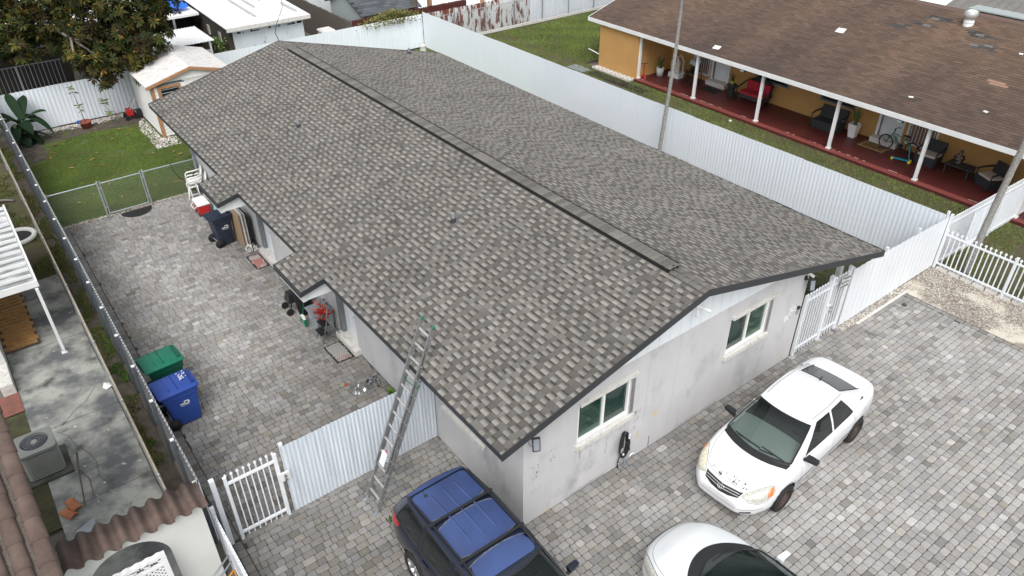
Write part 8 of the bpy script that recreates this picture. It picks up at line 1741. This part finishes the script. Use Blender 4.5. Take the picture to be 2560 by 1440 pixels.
# ---- dark blue crossover
spec3 = dict(front=2.44, rear=-2.44, wheels=(-1.45, 1.44), wr=.355, track=.81,
    halfw=[(-2.44, .70), (-2.36, .80), (-2.1, .87), (-1.4, .905), (0, .915), (1.4, .91), (2.0, .82), (2.3, .62), (2.44, .45)],
    top=[(-2.44, .98), (-2.36, 1.06), (-2.1, 1.10), (0, 1.06), (1.0, 1.06), (1.4, 1.03), (2.0, .94), (2.3, .80), (2.44, .66)],
    crown=[(-2.44, .01), (0, .02), (1.0, .05), (2.0, .06), (2.44, .03)],
    shoulder=[(-2.44, .90), (-2.1, 1.0), (0, .98), (1.3, .94), (2.1, .80), (2.44, .58)],
    bot=[(-2.44, .42), (-2.2, .30), (-1.6, .24), (1.6, .24), (2.2, .25), (2.44, .34)],
    green=dict(ws='windshield2', belt=1.05, roof=1.60, dome=.075, cx=-.6, wide=True, cowl=False, belt_z=lambda x: 1.05+(.03 if x < -1.5 else 0), roof_z=lambda x: 1.60-.05*max(0, -x-1.2)-.05*max(0, x)**1,
        beltline=(1.10, -2.34, .80, .76, [(.75, .835), (.30, .84), (-.28, .845), (-.38, .845), (-1.20, .845), (-1.30, .84), (-2.10, .82)], .28, .06),
        roofline=(.22, -2.02, .64, .60, [(.05, .66), (-.05, .67), (-.32, .68), (-.42, .68), (-1.18, .675), (-1.28, .67), (-1.88, .64)], .10, .08),
        glass_segs=(1, 2, 4, 6)))
c3 = Car('blue_crossover', 'dark blue crossover with faded roof and black crossbars parked beside the house corner', (-1.42, -1.22, 0), R_(-90), MT['paint_b'], spec3)
c3.wheels(MT['alloy'], True); c3.interior(.85, -.3, 1.0, .74, MT['seat'], .38); rb = c3.rbvh
floor_panel(c3, 'dashboard', bpy.data.materials['dark_dash'], .45, 1.02, .78, .012, .26); floor_panel(c3, 'cabin_floor', MT['seat'], -2.2, .45, .78, .010)
# faded roof panels: everything but a worn border strip under the crossbars
def rpatch(name, m, pts, off): return c3.patch(name, m, pts, (0, 0, -1), off+.005, rings=14, bvh=rb)
def roundrect(x0, x1, y0, y1, r=.09, n=4, wav=0):
    pts = []
    for sx, sy, a0 in ((1, 1, 0), (-1, 1, 90), (-1, -1, 180), (1, -1, 270)):
        cx = x1-r if sx > 0 else x0+r; cy = y1-r if sy > 0 else y0+r
        for k in range(n+1): a = R_(a0+90*k/n); pts.append((cx+r*math.cos(a), cy+r*math.sin(a), 2))
    return pts
rpatch('faded_roof_panel', MT['paint_bf'], roundrect(-1.94, .24, -.565, .565, .10), .002)
def band(name, m, x, w0, w1, off):   # strip of unfaded paint under a crossbar, wider toward the sides
    b = MB(); vs = []; n = 22
    for k in range(n+1):
        y = -.56+1.12*k/n; w = w0+(w1-w0)*abs(y/.56)**2.5+random.uniform(-.006, .006)
        for f in (-1, -.33, .33, 1): vs.append(tuple(c3.proj(x+f*w+.02, y, 2, (0, 0, -1), rb, off)[0]))
    b.add(vs, [(4*k+q, 4*k+q+1, 4*k+5+q, 4*k+4+q) for k in range(n) for q in range(3)], smooth=True); b.build(name, m, c3.t, loc=(0, 0, 0))
for x in (-1.16, -.24): band('worn_edge', MT['chalk'], x, .045, .125, .0095); band('unfaded_strip', MT['paint_b'], x, .030, .108, .0115)
c3.seam('tailgate_gap', MT['trimblk'], [(-1.955, -.60, 2), (-1.965, 0, 2), (-1.955, .60, 2)], (0, 0, -1), .012, .004, rb)
rpatch('faded_spoiler', MT['paint_bf'], roundrect(-2.10, -1.985, -.58, .58, .04), .003)
for y in (-.26, .0, .26):
    b = MB(); P = []
    for k in range(15): x = -1.78+(1.30)*k/14; pp, nn = c3.proj(x, y, 2, (0, 0, -1), rb, .0085); P.append((pp, nn))
    vs = []
    for k, (pp, nn) in enumerate(P): h_ = .012*min(1, k/1.5, (14-k)/1.5); vs += [pp+Vector((0, -.024, 0)), pp+Vector((0, -.010, h_)), pp+Vector((0, .010, h_)), pp+Vector((0, .024, 0))]
    b.add(vs, [(4*k+j, 4*k+j+1, 4*k+5+j, 4*k+4+j) for k in range(14) for j in range(3)], smooth=True); b.build('roof_rib', MT['paint_bf'], c3.t, loc=(0, 0, 0))
for sg in (-1, 1):
    b = MB(); pts = [c3.proj(x, sg*.585, 2, (0, 0, -1), rb, .035)[0] for x in [-1.85+2.0*k/12 for k in range(13)]]; pts[0].z -= .03; pts[-1].z -= .03; b.tube(pts, .018, 6); b.build('roof_rail', G_, c3.t, loc=(0, 0, 0))
    c3.mirror(.62, sg*1.06, 1.12, MT['paint_b'], sg)
    c3.patch('tail_light', MT['taillamp'], [(-2.36, sg*.66, 1.02), (-2.30, sg*.82, 1.04), (-2.02, sg*.90, 1.02), (-2.10, sg*.90, .92), (-2.32, sg*.84, .80), (-2.42, sg*.66, .84)], (.5, -sg*.75, -.1), .006, .015)
    c3.seam('door_gap', sm_, [(.88, sg*1.1, 1.0), (.84, sg*1.1, .4)], (0, -sg, 0), .007); c3.seam('door_gap', sm_, [(-.33, sg*1.1, 1.02), (-.33, sg*1.1, .36)], (0, -sg, 0), .007); c3.seam('door_gap', sm_, [(-1.2, sg*1.1, 1.02), (-1.1, sg*1.1, .8), (-1.0, sg*1.1, .5)], (0, -sg, 0), .007)
    c3.handle(-.15, .93, sg, MT['paint_b']); c3.handle(-1.05, .95, sg, MT['paint_b']); c3.seam('belt_chrome', MT['galv_pipe'], [(.9, sg*1.1, 1.02), (-.4, sg*1.1, 1.03), (-1.6, sg*1.1, 1.06), (-2.1, sg*1.1, 1.07)], (0, -sg, 0), .008, .003)
    c3.patch('headlight', MT['lamp_w'], [(2.25, sg*.5, .80), (2.0, sg*.72, .88), (1.75, sg*.85, .9), (1.85, sg*.86, .78), (2.2, sg*.66, .70)], (-.6, -sg*.5, -.4), .006, .015)
for x in (-1.16, -.24):
    b = MB(); pz = c3.proj(x, 0, 2, (0, 0, -1), rb, 0)[0].z+.045; b.bar((x, -.66, pz-.01), (x, .66, pz-.01), .045, .028); [b.bar((x, sg*.59, pz-.06), (x, sg*.60, pz), .08, .05) for sg in (-1, 1)]; b.build('crossbar', G_, c3.t, loc=(0, 0, 0), bevel=.005)
pp, nn = c3.proj(-1.80, -.33, 2, (0, 0, -1), rb, 0); b = MB(); b.ball(pp+Vector((0, 0, .008)), .035, 10, 6, .6); b.cyl(pp, pp+Vector((-.08, 0, .05)), .006, n=5); b.build('antenna_base', G_, c3.t, loc=(0, 0, 0))
b = MB(); b.box((.14, .50, 1.545), (.20, .60, 1.56)); b.build('toll_sticker', MT['white'], c3.t, loc=(0, 0, 0))
